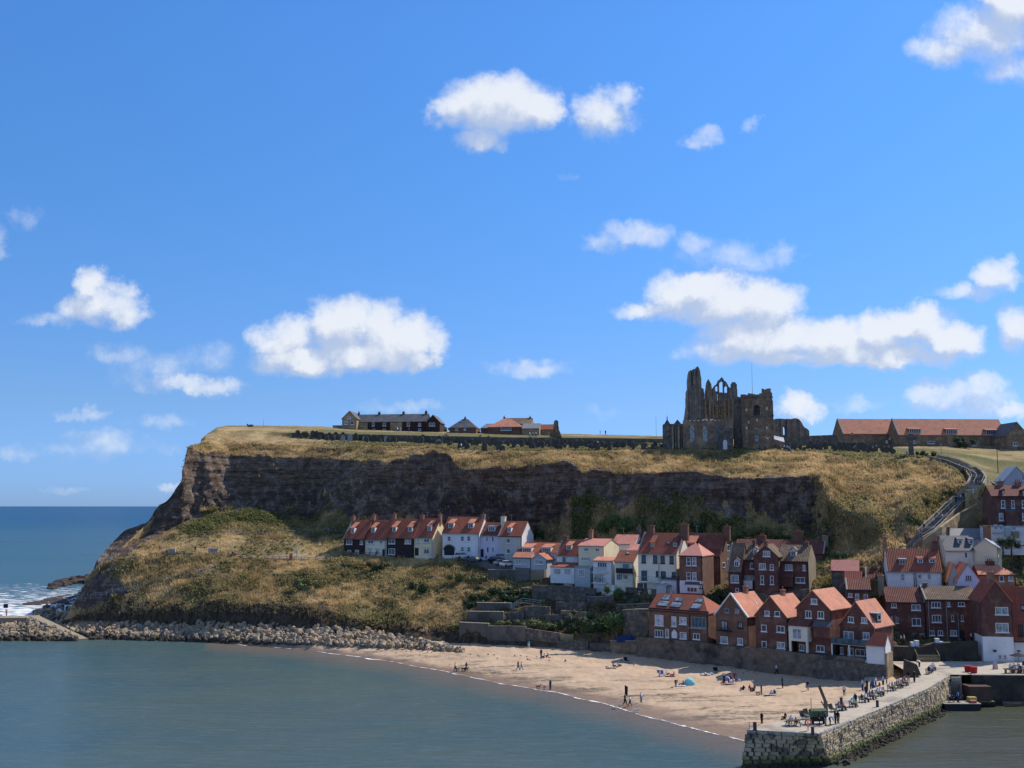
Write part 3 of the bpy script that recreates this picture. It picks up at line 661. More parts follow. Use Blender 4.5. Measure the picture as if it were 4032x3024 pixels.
        bx(p0, p0+fw, c0, c1, z0, z1); bx(p1-fw, p1, c0, c1, z0, z1); bx(p0+fw, p1-fw, c0, c1, z0, z0+fw); bx(p0+fw, p1-fw, c0, c1, z1-fw, z1)
        for i in range(bars):
            q = p0+(p1-p0)*(i+1)/(bars+1); bx(q-fw*.38, q+fw*.38, c0+.01, c1, z0+fw, z1-fw)
        if st == 's': bx(p0+fw, p1-fw, c0+.015, c1, (z0+z1)/2-fw*.4, (z0+z1)/2+fw*.4)
        if sill is None: sill = st != 'n' and y == 0. and not side
        if sill: bx(p0-.15, p1+.15, c0-.1, c1, z0-.14, z0-.003)
        fr = m.build(name, fm or WHT, parent or s.o)
        m = MB(); T2 = T; bx(p0+fw*.9, p1-fw*.9, -.03, .03, z0+fw*.9, z1-fw*.9)
        pn = m.build('pane', g or random.choice([GLS, GLS, GLC]), fr if parent is None else parent)
        return fr
    def windows(s, *rects, **kw):
        for r in rects: s.window(*r[:4], *(r[4:5]), **kw)
        return s
    def door(s, x0, y0, x1, y1, m=None):
        a = s.front(x0, y0); b = s.front(x1, y1); q = MB(); q.box(a.x, b.x, -.06, .02, b.z, a.z); d = q.build('door', m or DRK, s.o)
        q = MB(); q.box(b.x-.22, b.x-.12, -.12, -.06, (a.z+b.z)/2-.1, (a.z+b.z)/2); q.build('handle', COP, d); return s
    def dormer(s, x0, y0, x1, y1, rise=.5, roof='orange', cheek=None, kind='cat', bars=1, g=None):
        """box dormer: face stands on the front slope, its own roof runs back into it"""
        bl = s.onroof(x0, y1); br = s.onroof(x1, y1); y = bl.y
        a = s.front(x0, y0, y); b = s.front(x1, y1, y); xa, xb = a.x, b.x; z0 = bl.z-.15; z1 = a.z
        k = (s.zr-s.ze)/(s.D/2)
        yb = min(s.D/2, (z1-s.ze)/k+.2)
        m = MB(); m.prism([(xa,y,z0),(xa,y,z1),(xa,yb,z1),(xa,yb,z1-.3)], (xb-xa,0,0))
        dm = m.build('dormer', BR[cheek or 'white'], s.o)
        m = MB()
        if kind == 'cat':
            yk = min(s.D/2-.1, max((z1+rise-s.ze)/k, s.D/2*.86 if rise >= .35 else 0)); zt = s.ze+k*yk+.12
            m.prism([(xa-.15,y-.25,z1),(xa-.15,yk,zt),(xa-.15,yk,zt+.14),(xa-.15,y-.25,z1+.15)], (xb-xa+.3,0,0))
        elif kind == 'flat':
            m.prism([(xa-.15,y-.25,z1),(xa-.15,yb,z1+.1),(xa-.15,yb,z1+.25),(xa-.15,y-.25,z1+.15)], (xb-xa+.3,0,0))
        else:
            xm = (xa+xb)/2; hh = (xb-xa)*.55; yk = min(s.D/2-.05, (z1+hh-s.ze)/k)
            m.prism([(xa-.15,y-.2,z1),(xm,y-.2,z1+hh),(xm,yk,z1+hh),(xa-.15,yb,z1)], (0,0,.15)); m.prism([(xb+.15,y-.2,z1),(xm,y-.2,z1+hh),(xm,yk,z1+hh),(xb+.15,yb,z1)], (0,0,.15))
            m2 = MB(); m2.prism([(xa,y+.02,z1),(xm,y+.02,z1+hh),(xb,y+.02,z1)], (0,.2,0)); m2.build('dormer_gable', BR[cheek or 'white'], dm)
        m.build('dormer_roof', RF[roof], dm)
        s._win_local(xa+.12, xb-.12, z0+.28, z1-.06, y, dm, bars, g)
        return s
    def _win_local(s, p0, p1, z0, z1, y, parent, bars, g=None):
        m = MB(); fw = .09
        m.box(p0, p0+fw, y-.08, y+.02, z0, z1); m.box(p1-fw, p1, y-.08, y+.02, z0, z1); m.box(p0+fw, p1-fw, y-.08, y+.02, z0, z0+fw); m.box(p0+fw, p1-fw, y-.08, y+.02, z1-fw, z1)
        for i in range(bars):
            q = p0+(p1-p0)*(i+1)/(bars+1); m.box(q-.04, q+.04, y-.07, y+.02, z0+fw, z1-fw)
        m.build('window', WHT, parent)
        m = MB(); m.box(p0+.06, p1-.06, y-.03, y+.03, z0+.06, z1-.06); m.build('pane', g or GLS, parent)
    def chimney(s, x, yt, wpx, m='brick3', pots=2, at_=.5, dp=.9, low=1.5):
        u_ = fz(s.F, x, yt)
        if s.kind == 'side':
            p = s.front(x, yt, s.D*at_); xc, zt = p.x, p.z; yc = s.D*at_
        else:
            o, d = s.lray(x, yt); t = (s.w*at_-o.x)/d.x; p = o+d*t; xc, yc, zt = p.x, p.y, p.z
            yc = max(.5, min(s.D-.5, yc))
        hw = wpx*Fz[s.F][2]/2*(s.P0.y/FPX)/max(.5, math.cos(s.yaw))
        xc = max(-.4, min(s.w+.4, xc)) if s.kind == 'side' else xc
        hh = s.zr-low
        if zt < s.zr+.5: zt = s.zr+.9
        q = MB(); q.box(xc-hw, xc+hw, yc-dp/2, yc+dp/2, hh, zt-.25); q.box(xc-hw-.07, xc+hw+.07, yc-dp/2-.07, yc+dp/2+.07, zt-.25, zt)
        c = q.build('chimney', BR[m], s.o)
        for i in range(pots):
            q = MB(); px = xc+(i-(pots-1)/2)*min(.42, 2*hw/max(1, pots)); q.cyl((px, yc, zt), .14, .55, 8, .11); q.build('chimney_pot', POT, c)
        return s
    def skylight(s, x0, y0, x1, y1, g=None):
        a = s.onroof(x0, y0); b = s.onroof(x1, y1); q = MB()
        if s.kind == 'side':
            k = (s.zr-s.ze)/(s.D/2); f = lambda x, y, e: (x, y, s.ze+k*y+e)
            ya, yb = sorted((a.y, b.y)); xa, xb = sorted((a.x, b.x))
            xa, xb = (xa+xb)/2-max(.35, (xb-xa)/2), (xa+xb)/2+max(.35, (xb-xa)/2)
            q.prism([f(xa,ya,.2), f(xb,ya,.2), f(xb,yb,.2), f(xa,yb,.2)], (0,0,.14)); r = q.build('skylight', DRK, s.ro)
            q = MB(); q.prism([f(xa+.1,ya+.1,.33), f(xb-.1,ya+.1,.33), f(xb-.1,yb-.1,.33), f(xa+.1,yb-.1,.33)], (0,0,.035)); q.build('skylight_glass', g or GLC, s.ro)
        else:
            k = (s.zr-s.ze)/(s.w/2); f = lambda x, y, e: (x, y, s.ze+k*(s.w-x)+e)
            ya, yb = sorted((a.y, b.y)); xa, xb = sorted((a.x, b.x))
            q.prism([f(xa,ya,.2), f(xb,ya,.2), f(xb,yb,.2), f(xa,yb,.2)], (0,0,.14)); q.build('skylight', g or GLB, s.ro)
        return s
    def pipe(s, x, y0, y1, m=None):
        a = s.front(x, y0); b = s.front(x, y1); q = MB(); q.box(a.x-.06, a.x+.06, -.13, -.01, b.z, a.z); q.build('drainpipe', m or DRK, s.o); return s
    def band(s, x0, y0, x1, y1, m, name='band', out=.08, mm=None):
        a = s.front(x0, y0); b = s.front(x1, y1); q = MB(); q.box(a.x, b.x, -out, .01, min(a.z, b.z), max(a.z, b.z)); q.build(name, mm or BR[m], s.o); return s
    def sidewall(s, m, name='gable_wall'):
        return s
    def porch(s, x0, y0, x1, y1, out, m='white', roof='slate', name='lean_to', slope=.5):
        """single storey block standing in front of the house, from picture rectangle of its own face"""
        a = s.front(x0, y0, -out); b = s.front(x1, y1, -out); q = MB(); q.box(a.x, b.x, -out, 0, b.z-2, a.z); k = q.build(name, BR[m], s.o)
        q = MB(); q.prism([(a.x-.15,-out-.2,a.z),(a.x-.15,0,a.z+slope),(a.x-.15,0,a.z+slope+.15),(a.x-.15,-out-.2,a.z+.15)], (b.x-a.x+.3,0,0)); q.build('lean_to_roof', RF[roof], k)
        return s
def rectlist(*a): return a
# ================================================================== THE TERRACE UNDER THE CLIFF
h = House('1',168,418,775,538,315,556,25,8.5,'dark brick terraced house with red pantile roof, leftmost of the clifftop-foot terrace','black','red',coping='l')
h.windows((203,555,275,612),(374,552,410,612),(215,682,262,752),(312,680,358,750)).dormer(258,410,300,480).chimney(290,258,34,'brick3',1)
h = House('1',420,688,768,548,315,552,25,8.5,'cream rendered terraced house between two dark brick ones','ivory','red',coping='l')
h.windows((472,560,542,605),(616,558,650,605),(478,680,518,742),(568,680,606,742)).dormer(514,405,556,470).chimney(545,240,36,'brick3',1).door(652,672,688,760)
h.band(464,606,552,614,'dstone','window_sill').band(470,666,522,674,'dstone','lintel').band(558,666,618,674,'dstone','lintel')
h = House('1',690,1034,765,525,300,548,25,8.5,'wide dark brick terraced house with two dormers and a dark ground opening','black','red',coping='l')
h.windows((730,542,808,605),(930,542,1008,605),(728,662,808,738)).dormer(772,400,818,462).dormer(968,400,1020,462).chimney(802,235,36,'brick3',1).door(868,668,912,745)
h.band(925,668,1030,745,'black','recessed_opening',.03,DRK)
h = House('1',1036,1272,760,520,295,542,25,8.5,'cream terraced house whose yellow gable end is lit by the sun','cream','red',coping='l')
h.windows((1085,542,1112,588),(1168,542,1236,588),(1168,668,1234,732)).dormer(1212,388,1258,450).chimney(1148,245,40,'brick3',1).chimney(1368,235,34,'brick3',1).door(1056,655,1100,750)
h.band(1072,590,1122,598,'dstone','window_sill').band(1154,592,1246,600,'dstone','window_sill').band(1154,654,1246,661,'dstone','lintel')
h.window(1362,515,1378,585,side=True)
gw_ = MB(); gw_.prism([(h.w+.01,-.02,-3),(h.w+.01,-.02,h.ze-.1),(h.w+.01,h.D/2,h.zr-.1),(h.w+.01,h.D,h.ze-.1),(h.w+.01,h.D,-3)], (.03,0,0)); gw_.build('gable_wall', mat('cream render sunlit', (.84,.68,.42), (.80,.64,.40), .8), h.o)  # overlay in brighter render: the sunlight on this gable put into colour
h = House('1',1397,1852,768,465,278,538,20,8,'wide white house with a dark arched entrance and two dormers','white','red')
h.windows((1460,510,1502,570,'s'),(1625,510,1668,570,'s'),(1705,510,1746,570,'s'),(1625,642,1666,700,'s'),(1705,642,1746,706,'s'),bars=0).dormer(1472,350,1535,415).dormer(1718,350,1782,415)
# arched carriage opening
p0 = h.front(1418,745); p1 = h.front(1546,745); zc = h.front(1480,680).z; r = (p1.x-p0.x)/2; xc = (p0.x+p1.x)/2
q = MB(); q.prism([(p0.x,-.03,p0.z)]+[(xc-r*math.cos(math.pi*i/10),-.03,zc+r*.8*math.sin(math.pi*i/10)) for i in range(11)]+[(p1.x,-.03,p0.z)], (0,.05,0)); q.build('carriage_arch', DRK, h.o)
q = MB()
for i in range(10):
    a0, a1 = math.pi*i/10, math.pi*(i+1)/10
    q.beam((xc-(r+.12)*math.cos(a0),-.1,zc+(r+.12)*.82*math.sin(a0)), (xc-(r+.12)*math.cos(a1),-.1,zc+(r+.12)*.82*math.sin(a1)), .3, .2, up=(0,1,0))
q.build('arch_ring', BR['dstone'], h.o)
h = House('1',1856,2112,778,495,345,533,20,7.5,'lilac house with arched upper windows and a metal-roofed dormer','lilac','dark',coping='l')
h.windows((1938,512,1966,580),(2010,512,2038,580),(1946,642,1978,720),(2012,640,2042,720),bars=0).dormer(1968,390,2052,455,roof='lead',kind='flat',bars=2).chimney(1903,235,46,'beige',1).door(1874,670,1910,770)
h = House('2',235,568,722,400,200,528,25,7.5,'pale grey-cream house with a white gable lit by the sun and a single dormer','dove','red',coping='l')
h.windows((352,442,402,510),(350,592,404,662),bars=0,sill=True).dormer(364,290,414,368).chimney(262,125,58,'ivory',2)
h.windows((650,315,668,350),(645,435,670,490),side=True)
gw_ = MB(); gw_.prism([(h.w+.02,-.02,-3),(h.w+.02,-.02,h.ze-.1),(h.w+.02,h.D/2,h.zr-.1),(h.w+.02,h.D,h.ze-.1),(h.w+.02,h.D,-3)], (.05,0,0)); gw_.build('gable_wall', BR['white'], h.o)  # white overlay on the grey-cream wall puts this gable's sunlight into the colour
# ---- cottages stepping down to the right
h = House('2',500,1090,765,640,508,522,25,7,'long low cottage with red roof and two wide dormers behind the grey bungalow','white','red')
h.dormer(576,580,712,650,.35,bars=3).dormer(860,578,992,648,.35,bars=3)
h = House('2',442,705,880,718,650,512,25,3.5,'pale grey bungalow with patio doors above the terrace wall','grey','orange',o=.25)
h.windows((484,745,568,820),(594,745,622,820),bars=1,g=GLC)
h = House('2',705,925,880,745,668,508,25,9,'small grey gabled wing with a picture window','grey','orange',kind='gable',pan=True)
h.window(756,750,880,820,bars=1)
h = House('2',1080,1395,808,682,462,500,30,7,'white cottage with red roof, one dormer and brick chimney','white','red',coping='l')
h.dormer(1218,548,1290,615).windows((1156,706,1216,792),bars=1).chimney(1200,408,70,'brick2',1)
h.porch(985,858,1332,978,4.,'white','red',slope=.9)
h.window(1030,880,1138,965,y=-4.,bars=3); h.window(1185,878,1282,965,y=-4.,bars=3)
h = House('2',1395,1762,860,550,452,488,28,9.5,'cream house with plain pink-red sheet roof, above glass balcony','cream','pink',pan=False)
h.windows((1474,580,1536,628),(1638,584,1698,632),bars=1).chimney(1575,318,46,'orange' if False else 'brick3',1)
h.windows((1430,715,1570,770),(1690,700,1760,712),bars=3,g=GLC)
h.porch(1340,860,1562,1040,3.5,'grey','lead',slope=.1); h.window(1395,888,1490,1000,y=-3.5,bars=2,g=GLC)
h = House('2',1880,2200,720,520,395,508,28,7,'back cottage with pale red roof behind the balconied houses','white','pink')
h.windows((1880,605,1975,700),bars=3)
h = House('2',1610,1885,1080,768,718,474,28,5.5,'narrow white house with glazed doors opening on two stacked balconies','white','orange')
h.windows((1670,785,1806,865),(1620,960,1762,1080),bars=3)
for k_, (yt, yb_) in enumerate(((905,945),(1075,1100))):
    a = h.front(1580,yt,-1.6); b = h.front(1790,yb_,-1.6); q = MB(); q.box(a.x,b.x,-1.6,-.02,b.z,b.z+.15); bo_ = q.build('balcony', WHT, h.o)
    q = MB()
    for i in range(12): q.box(a.x+(b.x-a.x)*i/11-.02,a.x+(b.x-a.x)*i/11+.02,-1.6,-1.56,b.z+.15,b.z+1.15)
    q.box(a.x,b.x,-1.62,-1.54,b.z+1.15,b.z+1.2); q.build('balcony_rail', DRK, bo_)
h = House('2',1920,2195,1110,780,622,466,28,7,'white cottage with dark red roof and a black-railed balcony','ivory','red')
h.windows((2036,805,2130,880),(1944,955,2030,1050),(2040,968,2112,1040),bars=2,g=GLS)
h.skylight(2090,655,2130,690)
a = h.front(1935,872,-1.3); b = h.front(2180,955,-1.3); q = MB(); q.box(a.x,b.x,-1.3,-.02,b.z,b.z+.12); bo_ = q.build('balcony', DRK, h.o)
q = MB(); q.box(a.x,b.x,-1.3,-1.25,b.z+.12,a.z); q.build('balcony_panel', DRK, bo_)
h = House('3',60,270,640,620,535,485,28,6,'small house with pink-red roof squeezed behind the tall cream house','white','pink')
h = House('3',-40,380,640,520,395,512,28,7,'rearmost house with dark red roof and twin stone chimneys','brick2','dark'); h.chimney(245,270,70,'dstone',2)
h = House('3',236,795,1180,652,370,455,30,8.5,'tall cream house with six dark sash windows, red roof and stone chimneys','ivory','red',coping='l')
h.windows((282,682,342,798),(450,686,510,802),(556,690,618,806),(688,694,748,810),(280,908,360,1055),(490,914,524,1000),(560,918,632,1010),(722,930,784,1000),(220,1090,300,1190),(318,1092,358,1195),fm=DRK,bars=0,g=GLS)
h.dormer(408,508,464,570,.9,'red',cheek='dstone').dormer(732,500,800,570,.9,'dark',cheek='dstone').chimney(415,255,90,'brick2',0).chimney(955,235,100,'brick2',2).skylight(650,505,690,545)
h.pipe(530,660,1060,GRN)
a = h.front(215,1060,-1.5); b = h.front(570,1085,-1.5); q = MB(); q.box(a.x,b.x,-1.5,-.02,b.z,a.z); bo_ = q.build('balcony', WHT, h.o)
q = MB()
for i in range(14): q.box(a.x+(b.x-a.x)*i/13-.02,a.x+(b.x-a.x)*i/13+.02,-1.5,-1.46,a.z,a.z+1.)
q.box(a.x,b.x,-1.52,-1.44,a.z+1.,a.z+1.06); q.build('balcony_rail', GRN, bo_)
h = House('3',835,1430,1160,680,372,462,30,8,'tall brown brick house whose gable end faces right with narrow white windows','brick2','dark')
h.windows((1515,535,1555,625),(1522,740,1558,825),(1450,795,1490,862),side=True,bars=0).chimney(1530,270,80,'brick2',1).dormer(940,510,1060,600,.8,'orange')
h = House('3',835,1172,1245,688,520,440,28,8,'three-storey brown brick house with hipped pink roof and white shopfront','brick2','pink',kind='side',hl=2.2,hr=2.2,pan=False)
h.windows((932,716,996,838,'s'),(1014,716,1078,840,'s'),(934,932,996,1052,'s'),(1016,932,1080,1054,'s'),bars=0,sill=True)
a = h.front(835,1052); b = h.front(1172,1245); q = MB(); q.box(a.x,b.x,-.06,.01,b.z,a.z); q.build('ground_floor_front', BR['white'], h.o)
h.band(832,682,1172,704,'white','eaves_board',.3)
h.window(938,1145,1092,1226,y=-.5,bars=2); a = h.front(915,1110,-.5); b = h.front(1110,1240,-.5); q = MB(); q.box(a.x,b.x,-.46,-.06,b.z,a.z); bb = q.build('shop_window_bay', BR['white'], h.o); q = MB(); q.prism([(a.x-.1,-.7,a.z),(a.x-.1,-.06,a.z+.6),(a.x-.1,-.06,a.z)], (b.x-a.x+.2,0,0)); q.build('bay_roof', RF['slate'], bb)
a = h.front(1108,1105); b = h.front(1172,1180); q = MB(); q.box(a.x,b.x,-.14,-.07,b.z,a.z); sg = q.build('hanging_sign', DRK, h.o)
q = MB(); c_ = ((a.x+b.x)/2, (a.z+b.z)/2); rr = (b.x-a.x)*.36
q.prism([(c_[0]+rr*math.cos(t*math.pi/8),-.17,c_[1]+rr*math.sin(t*math.pi/8)) for t in range(16)], (0,.02,0)); q.build('round_emblem', WHT, sg)
q = MB(); q.prism([(c_[0]-.08,-.19,c_[1]-rr*.8),(c_[0]+.08,-.19,c_[1]-rr*.8),(c_[0]+.08,-.19,c_[1]+rr*.8),(c_[0]-.08,-.19,c_[1]+rr*.8)], (0,.015,0)); q.build('emblem_stroke', DRK, sg)
h = House('3',570,800,1240,1040,1000,447,28,5,'low white extension with dark mono-pitch roof beside the cream house','white','slate',pan=False); h.window(672,1112,728,1192)
h = House('3',497,640,1270,1130,1105,438,28,2.4,'small pale blue garden shed under the cream house','grey','lead',kind='gable',cat='shed',name='garden_shed',pan=False)
# ---- dark brick group in front of the ivy
h = House('4',340,1640,900,640,462,478,24,8,'long dark-roofed back terrace with a pinkish gable and tall stone chimneys','brick2','dark',coping='r')
h.chimney(1268,340,110,'brick2',3).chimney(745,400,90,'brick2',3).chimney(1655,395,70,'beige',0)
h = House('4',255,440,1240,905,520,438,28,7,'narrow dark brick house with a steep brown slate roof and gabled dormer','brick','brown',coping='l')
h.windows((284,968,402,1088),bars=0); h.window(352,1165,404,1218,bars=0)
h.dormer(332,770,412,860,.5,'dark',kind='gable')
h = House('4',440,636,1240,745,545,440,24,8,'brick house with a stair bay and a white gabled dormer','brick','brown'); h.windows((566,800,636,884),bars=0); h.dormer(605,600,670,680,.5,'brown',kind='gable').chimney(625,470,40,'brick2',1)
h.windows((482,975,634,1050),bars=1,fm=GRN); h.band(445,975,475,1120,'white','white_panel',.3); h.band(475,1050,608,1175,'white','porch_front',.5)
h = House('4',636,982,1240,700,545,434,24,8.5,'dark brick house with a broad gable and ochre-streaked roof','brick','brown',kind='gable')
h.windows((754,622,858,706),(694,802,796,896),bars=2); h.windows((852,816,908,902,'s'),(716,980,768,1110,'s'),(856,984,910,1112,'s'),bars=0).chimney(775,480,50,'brick2',1)
h = House('4',982,1420,1230,765,545,436,26,8.5,'dark brick house with grey ridged roof and beige right gable','brick','brown')
h.windows((1074,820,1182,908),(1330,826,1370,910),(1226,1004,1362,1090)).dormer(1150,620,1235,708,.4,'brown',kind='gable',bars=1).chimney(1385,490,50,'brick2',1)
h.band(965,1010,1122,1108,'white','bay_window_box',.9); h.window(968,1020,1120,1104,y=-.95,bars=2); h.porch(940,1000,1180,1008,1.2,'brick','dark',slope=.8)
q = MB(); q.prism([(h.w+.02,0,-3),(h.w+.02,0,h.ze),(h.w+.02,h.D/2,h.zr),(h.w+.02,h.D,h.ze),(h.w+.02,h.D,-3)], (.08,0,0)); q.build('gable_wall', BR['beige'], h.o)
h = House('4',1755,2150,1150,905,765,428,20,5,'open store with a light red roof on the bank behind the seafront','dstone','pink',pan=False,cat='shed',name='outbuilding')
# ================================================================== SEAFRONT ROW
Ys = 42
h = House('5',205,1070,850,440,212,417,38,8,'broad brick seafront house with hipped red roof and three pairs of roof windows','brick2','red',hl=0,hr=3.2,pan=False)
for r_ in ((420,250,495,330),(360,330,470,420),(600,285,672,350),(548,350,650,438),(895,300,968,370),(842,370,945,460)): h.skylight(*r_)
h.windows((292,515,416,680),(534,540,604,690),(648,548,752,662),bars=0,g=GLB,sill=True); h.windows((290,732,412,848),bars=2); h.window(445,722,494,852,bars=0); h.window(655,768,752,872,bars=0,g=GLB); h.window(846,784,944,880,bars=1)
h.window(820,545,1034,712,bars=3,fm=GRN,g=GLR); h.band(786,706,1030,728,'white','balcony_ledge',.4)
h.band(205,440,1070,470,'brick2','eaves_board',.12,DRK).pipe(792,470,880)
a = h.front(536,735); b = h.front(614,862); q = MB(); xm = (a.x+b.x)/2; q.prism([(a.x,-.12,b.z),(a.x,-.12,a.z-.5),(xm,-.12,a.z+.1),(b.x,-.12,a.z-.5),(b.x,-.12,b.z)], (0,.11,0)); q.build('door', WHT, h.o)
h = House('5',1182,1638,950,505,225,400,Ys,9,'brick gabled house with white barge boards and a pale red roof','brick2','orange',kind='gable',coping='b',pan=False)
h.windows((1304,420,1370,490),(1454,430,1520,500),bars=1,fm=GRN); h.windows((1252,598,1350,745),(1498,622,1566,715),bars=1,fm=DRK,g=GLC); h.windows((1244,828,1354,940),(1492,852,1570,958),bars=0,g=GLC)
h.skylight(1740,350,1790,395).chimney(1605,100,40,'brick3',1,at_=.5)
a = h.front(1185,700,-.9); b = h.front(1375,770,-.9); q = MB(); q.box(a.x,b.x,-.9,-.02,b.z,b.z+.12); bo_ = q.build('balcony', DRK, h.o); q = MB()
for i in range(12): q.box(a.x+(b.x-a.x)*i/11-.02,a.x+(b.x-a.x)*i/11+.02,-.9,-.86,b.z+.12,a.z)
q.box(a.x,b.x,-.92,-.84,a.z,a.z+.05); q.build('balcony_rail', DRK, bo_)
h = House('5',1760,2110+100,985,515,255,386,Ys,9,'dark brick gabled house with six white windows, second of the seafront gables','brick','orange',kind='gable',pan=False)
h.windows((1884,458,1958,538),(2030,464,2108,544),(1836,660,1914,764),bars=0); h.windows((2060,674,2176,778),(2064,908,2180,1012),bars=1); h.window(1842,898,1914,1000,bars=0); h.chimney(2145,150,40,'brick3',1)
h = House('6',520,1008,1055,412,172,378,Ys,9,'tall dark brick gabled house with a cream projecting bay, third of the seafront gables','brick','orange',kind='gable',pan=False)
h.windows((714,282,806,366),bars=0,g=GLC); h.windows((634,455,722,570),(810,464,904,576),bars=1); h.window(768,700,926,826,bars=1,fm=WHT); h.window(792,958,912,1060,bars=1)
# cream bay on legs
a = h.front(385,672,-1.6); b = h.front(665,915,-1.6); q = MB(); q.box(a.x,b.x,-1.6,-.02,b.z,a.z); by = q.build('projecting_bay', BR['ivory'], h.o)
g0 = h.front(385,1045,-1.6).z
for xx in (a.x+.2, b.x-.2): q = MB(); q.box(xx-.2,xx+.2,-1.6,-1.2,g0,b.z-.004); q.build('bay_leg', BR['ivory'], by)
h.window(445,712,580,878,y=-1.6,bars=1)
q = MB(); q.prism([(a.x-.2,-1.9,a.z),(a.x-.2,0,a.z+1.3),(a.x-.2,0,a.z+.004)], (b.x-a.x+.4,0,0)); q.build('bay_roof', RF['dark'], by)
h.window(546,945,618,1042,bars=1); h.porch(745,690,985,700,1.0,'brick','slate',slope=.9,name='oriel_canopy')
q = MB()
h = House('6',1140,1640,1085,660,335,371,Ys,8.5,'dark gabled house with glass balcony and white sun room ending the row','brick','orange',kind='gable',pan=False)
h.windows((1252,542,1336,632),(1446,552,1532,642),bars=1); h.windows((1186,752,1338,900),(1466,768,1566,880),bars=1,g=GLC)
h.skylight(1600,500,1610,510) if False else None
# slate-roofed dormer on its right slope
pp = h.onroof(1680,620); k = (h.zr-h.ze)/(h.w/2); xf = pp.x+.3; zt = pp.z+1.5; xb_ = h.w-(zt-h.ze)/k
q = MB(); q.box(xb_, xf, pp.y-.9, pp.y+.9, pp.z-.2, zt); dm = q.build('dormer', BR['dstone'], h.o)
q = MB(); q.box(xb_-.2, xf+.25, pp.y-1.1, pp.y+1.1, zt, zt+.15); q.build('dormer_roof', RF['lead'], dm)
q = MB(); q.box(xf-.02, xf+.06, pp.y-.7, pp.y+.7, pp.z+.25, zt-.15); q.build('window', WHT, dm); q = MB(); q.box(xf+.05, xf+.08, pp.y-.55, pp.y+.55, pp.z+.4, zt-.3); q.build('pane', GLS, dm)
# verandah and white annex in front
z0 = h.front(1010,1090,-3).z; a = h.front(1005,935,-2.6); b = h.front(1525,985,-2.6)
q = MB(); q.box(a.x,b.x,-2.6,-.02,b.z,a.z); vb = q.build('balcony', WHT, h.o)
q = MB(); q.box(a.x,b.x,-2.6,-2.56,a.z+.004,a.z+1.1); q.build('balcony_glass', GLR, vb)
for xx in (a.x+.1, (a.x+b.x)/2, b.x-.1): q = MB(); q.box(xx-.1,xx+.1,-2.6,-2.4,b.z-2.6,b.z-.004); q.build('post', WHT, vb)
q = MB(); q.box(a.x-2.2,b.x,-2.9,-2.62,b.z-4.2,b.z-2.3); q.build('parapet_wall', BR['white'], h.o)
h.windows((1136,985,1185,1090),(1245,992,1335,1110),(1360,1010,1500,1120),bars=1,g=GLS)
hb = h
h = House('6',1528,1800,1222,938,780,358,36,3.2,'white rendered sun room with striped pantile roof at the corner of the beach wall','white','red',cat='annex',name='annex',found=.2,hl=1.0,coping=None)
# ================================================================== RIGHT HAND TOWN
h = House('7',237,800,1265,625,420,398,12,8,'long dark brick house with low red roof left of the striped pantile one','brick','dark',coping='r'); h.windows((284,645,362,710),(576,660,710,750),(582,862,716,975),(250,1045,335,1132),bars=1); h.windows((276,838,306,925),(354,845,386,935),bars=0); h.door(370,1060,428,1225)
h.windows((582,1078,656,1130),(694,1078,770,1130),bars=1,fm=COP).pipe(340,815,1050,GRN).chimney(122,235,80,'beige',2)
h = House('7',812,1560,1210,590,405,394,8,8,'three-storey dark brick house with striped pantile roof','brick','brown',coping='l')
h.windows((864,625,1002,712),(872,815,1010,924),bars=2); h.windows((1100,625,1138,692),(1158,815,1194,906),(1296,818,1332,906),bars=0); h.windows((1252,630,1350,690),(1452,632,1530,716),(1456,820,1524,932),(838,1040,912,1114),(960,1040,1036,1114),(1140,1035,1238,1120),bars=1); h.window(1448,1036,1504,1100,bars=1)
h.door(1276,1042,1358,1210).pipe(820,600,1250,GRN).pipe(1078,600,1200,GRN).pipe(1250,790,1200,GRN).chimney(772,350,50,'dstone',0)
h = House('7',1635,2070,1530,610,330,372,10,9,'tall dark gabled pub with a white-painted ground floor facing the quay','brick','red',kind='gable',cat='pub',name='pub')
h.windows((1792,700,1984,814),(1796,930,1990,1070),bars=1); h.windows((1826,1180,1956,1280),bars=2,fm=WHT)
a = h.front(1635,1128); b = h.front(2070,1530); q = MB(); q.box(-.07,h.w+.07,-.08,.01,0,a.z); q.build('white_ground_floor', BR['white'], h.o); q = MB(); q.box(-.08,.01,.012,6,0,a.z-.003); q.build('white_side_wall', BR['white'], h.o)
h.door(1816,1385,1976,1528); h.windows((1830,1392,1890,1470),(1910,1392,1965,1470),bars=0,g=GLC,y=-.08)
for xx in (1790, 2135): 
    p = h.front(xx,1330,-.5); q = MB(); q.cyl((p.x,p.y,p.z-.3),.22,.35,8,.4); q.build('hanging_basket', mat('basket flowers',(.10,.05,.07),(.05,.08,.03),6.) if 'bf' not in globals() else bf, h.o)
h.chimney(1720,190,90,'brick3',2,at_=.5)
h = House('7',2072,2420,1530,1160,420,374,10,9,'long pantiled house running off the right edge beside the pub','brick','red'); 
q = MB(); q.box(0,h.w,-.08,.01,0,h.ze*.98); q.build('white_front', BR['white'], h.o); h.skylight(2180,690,2212,780)
h.window(2130,950,2200,1120,bars=1,fm=DRK)
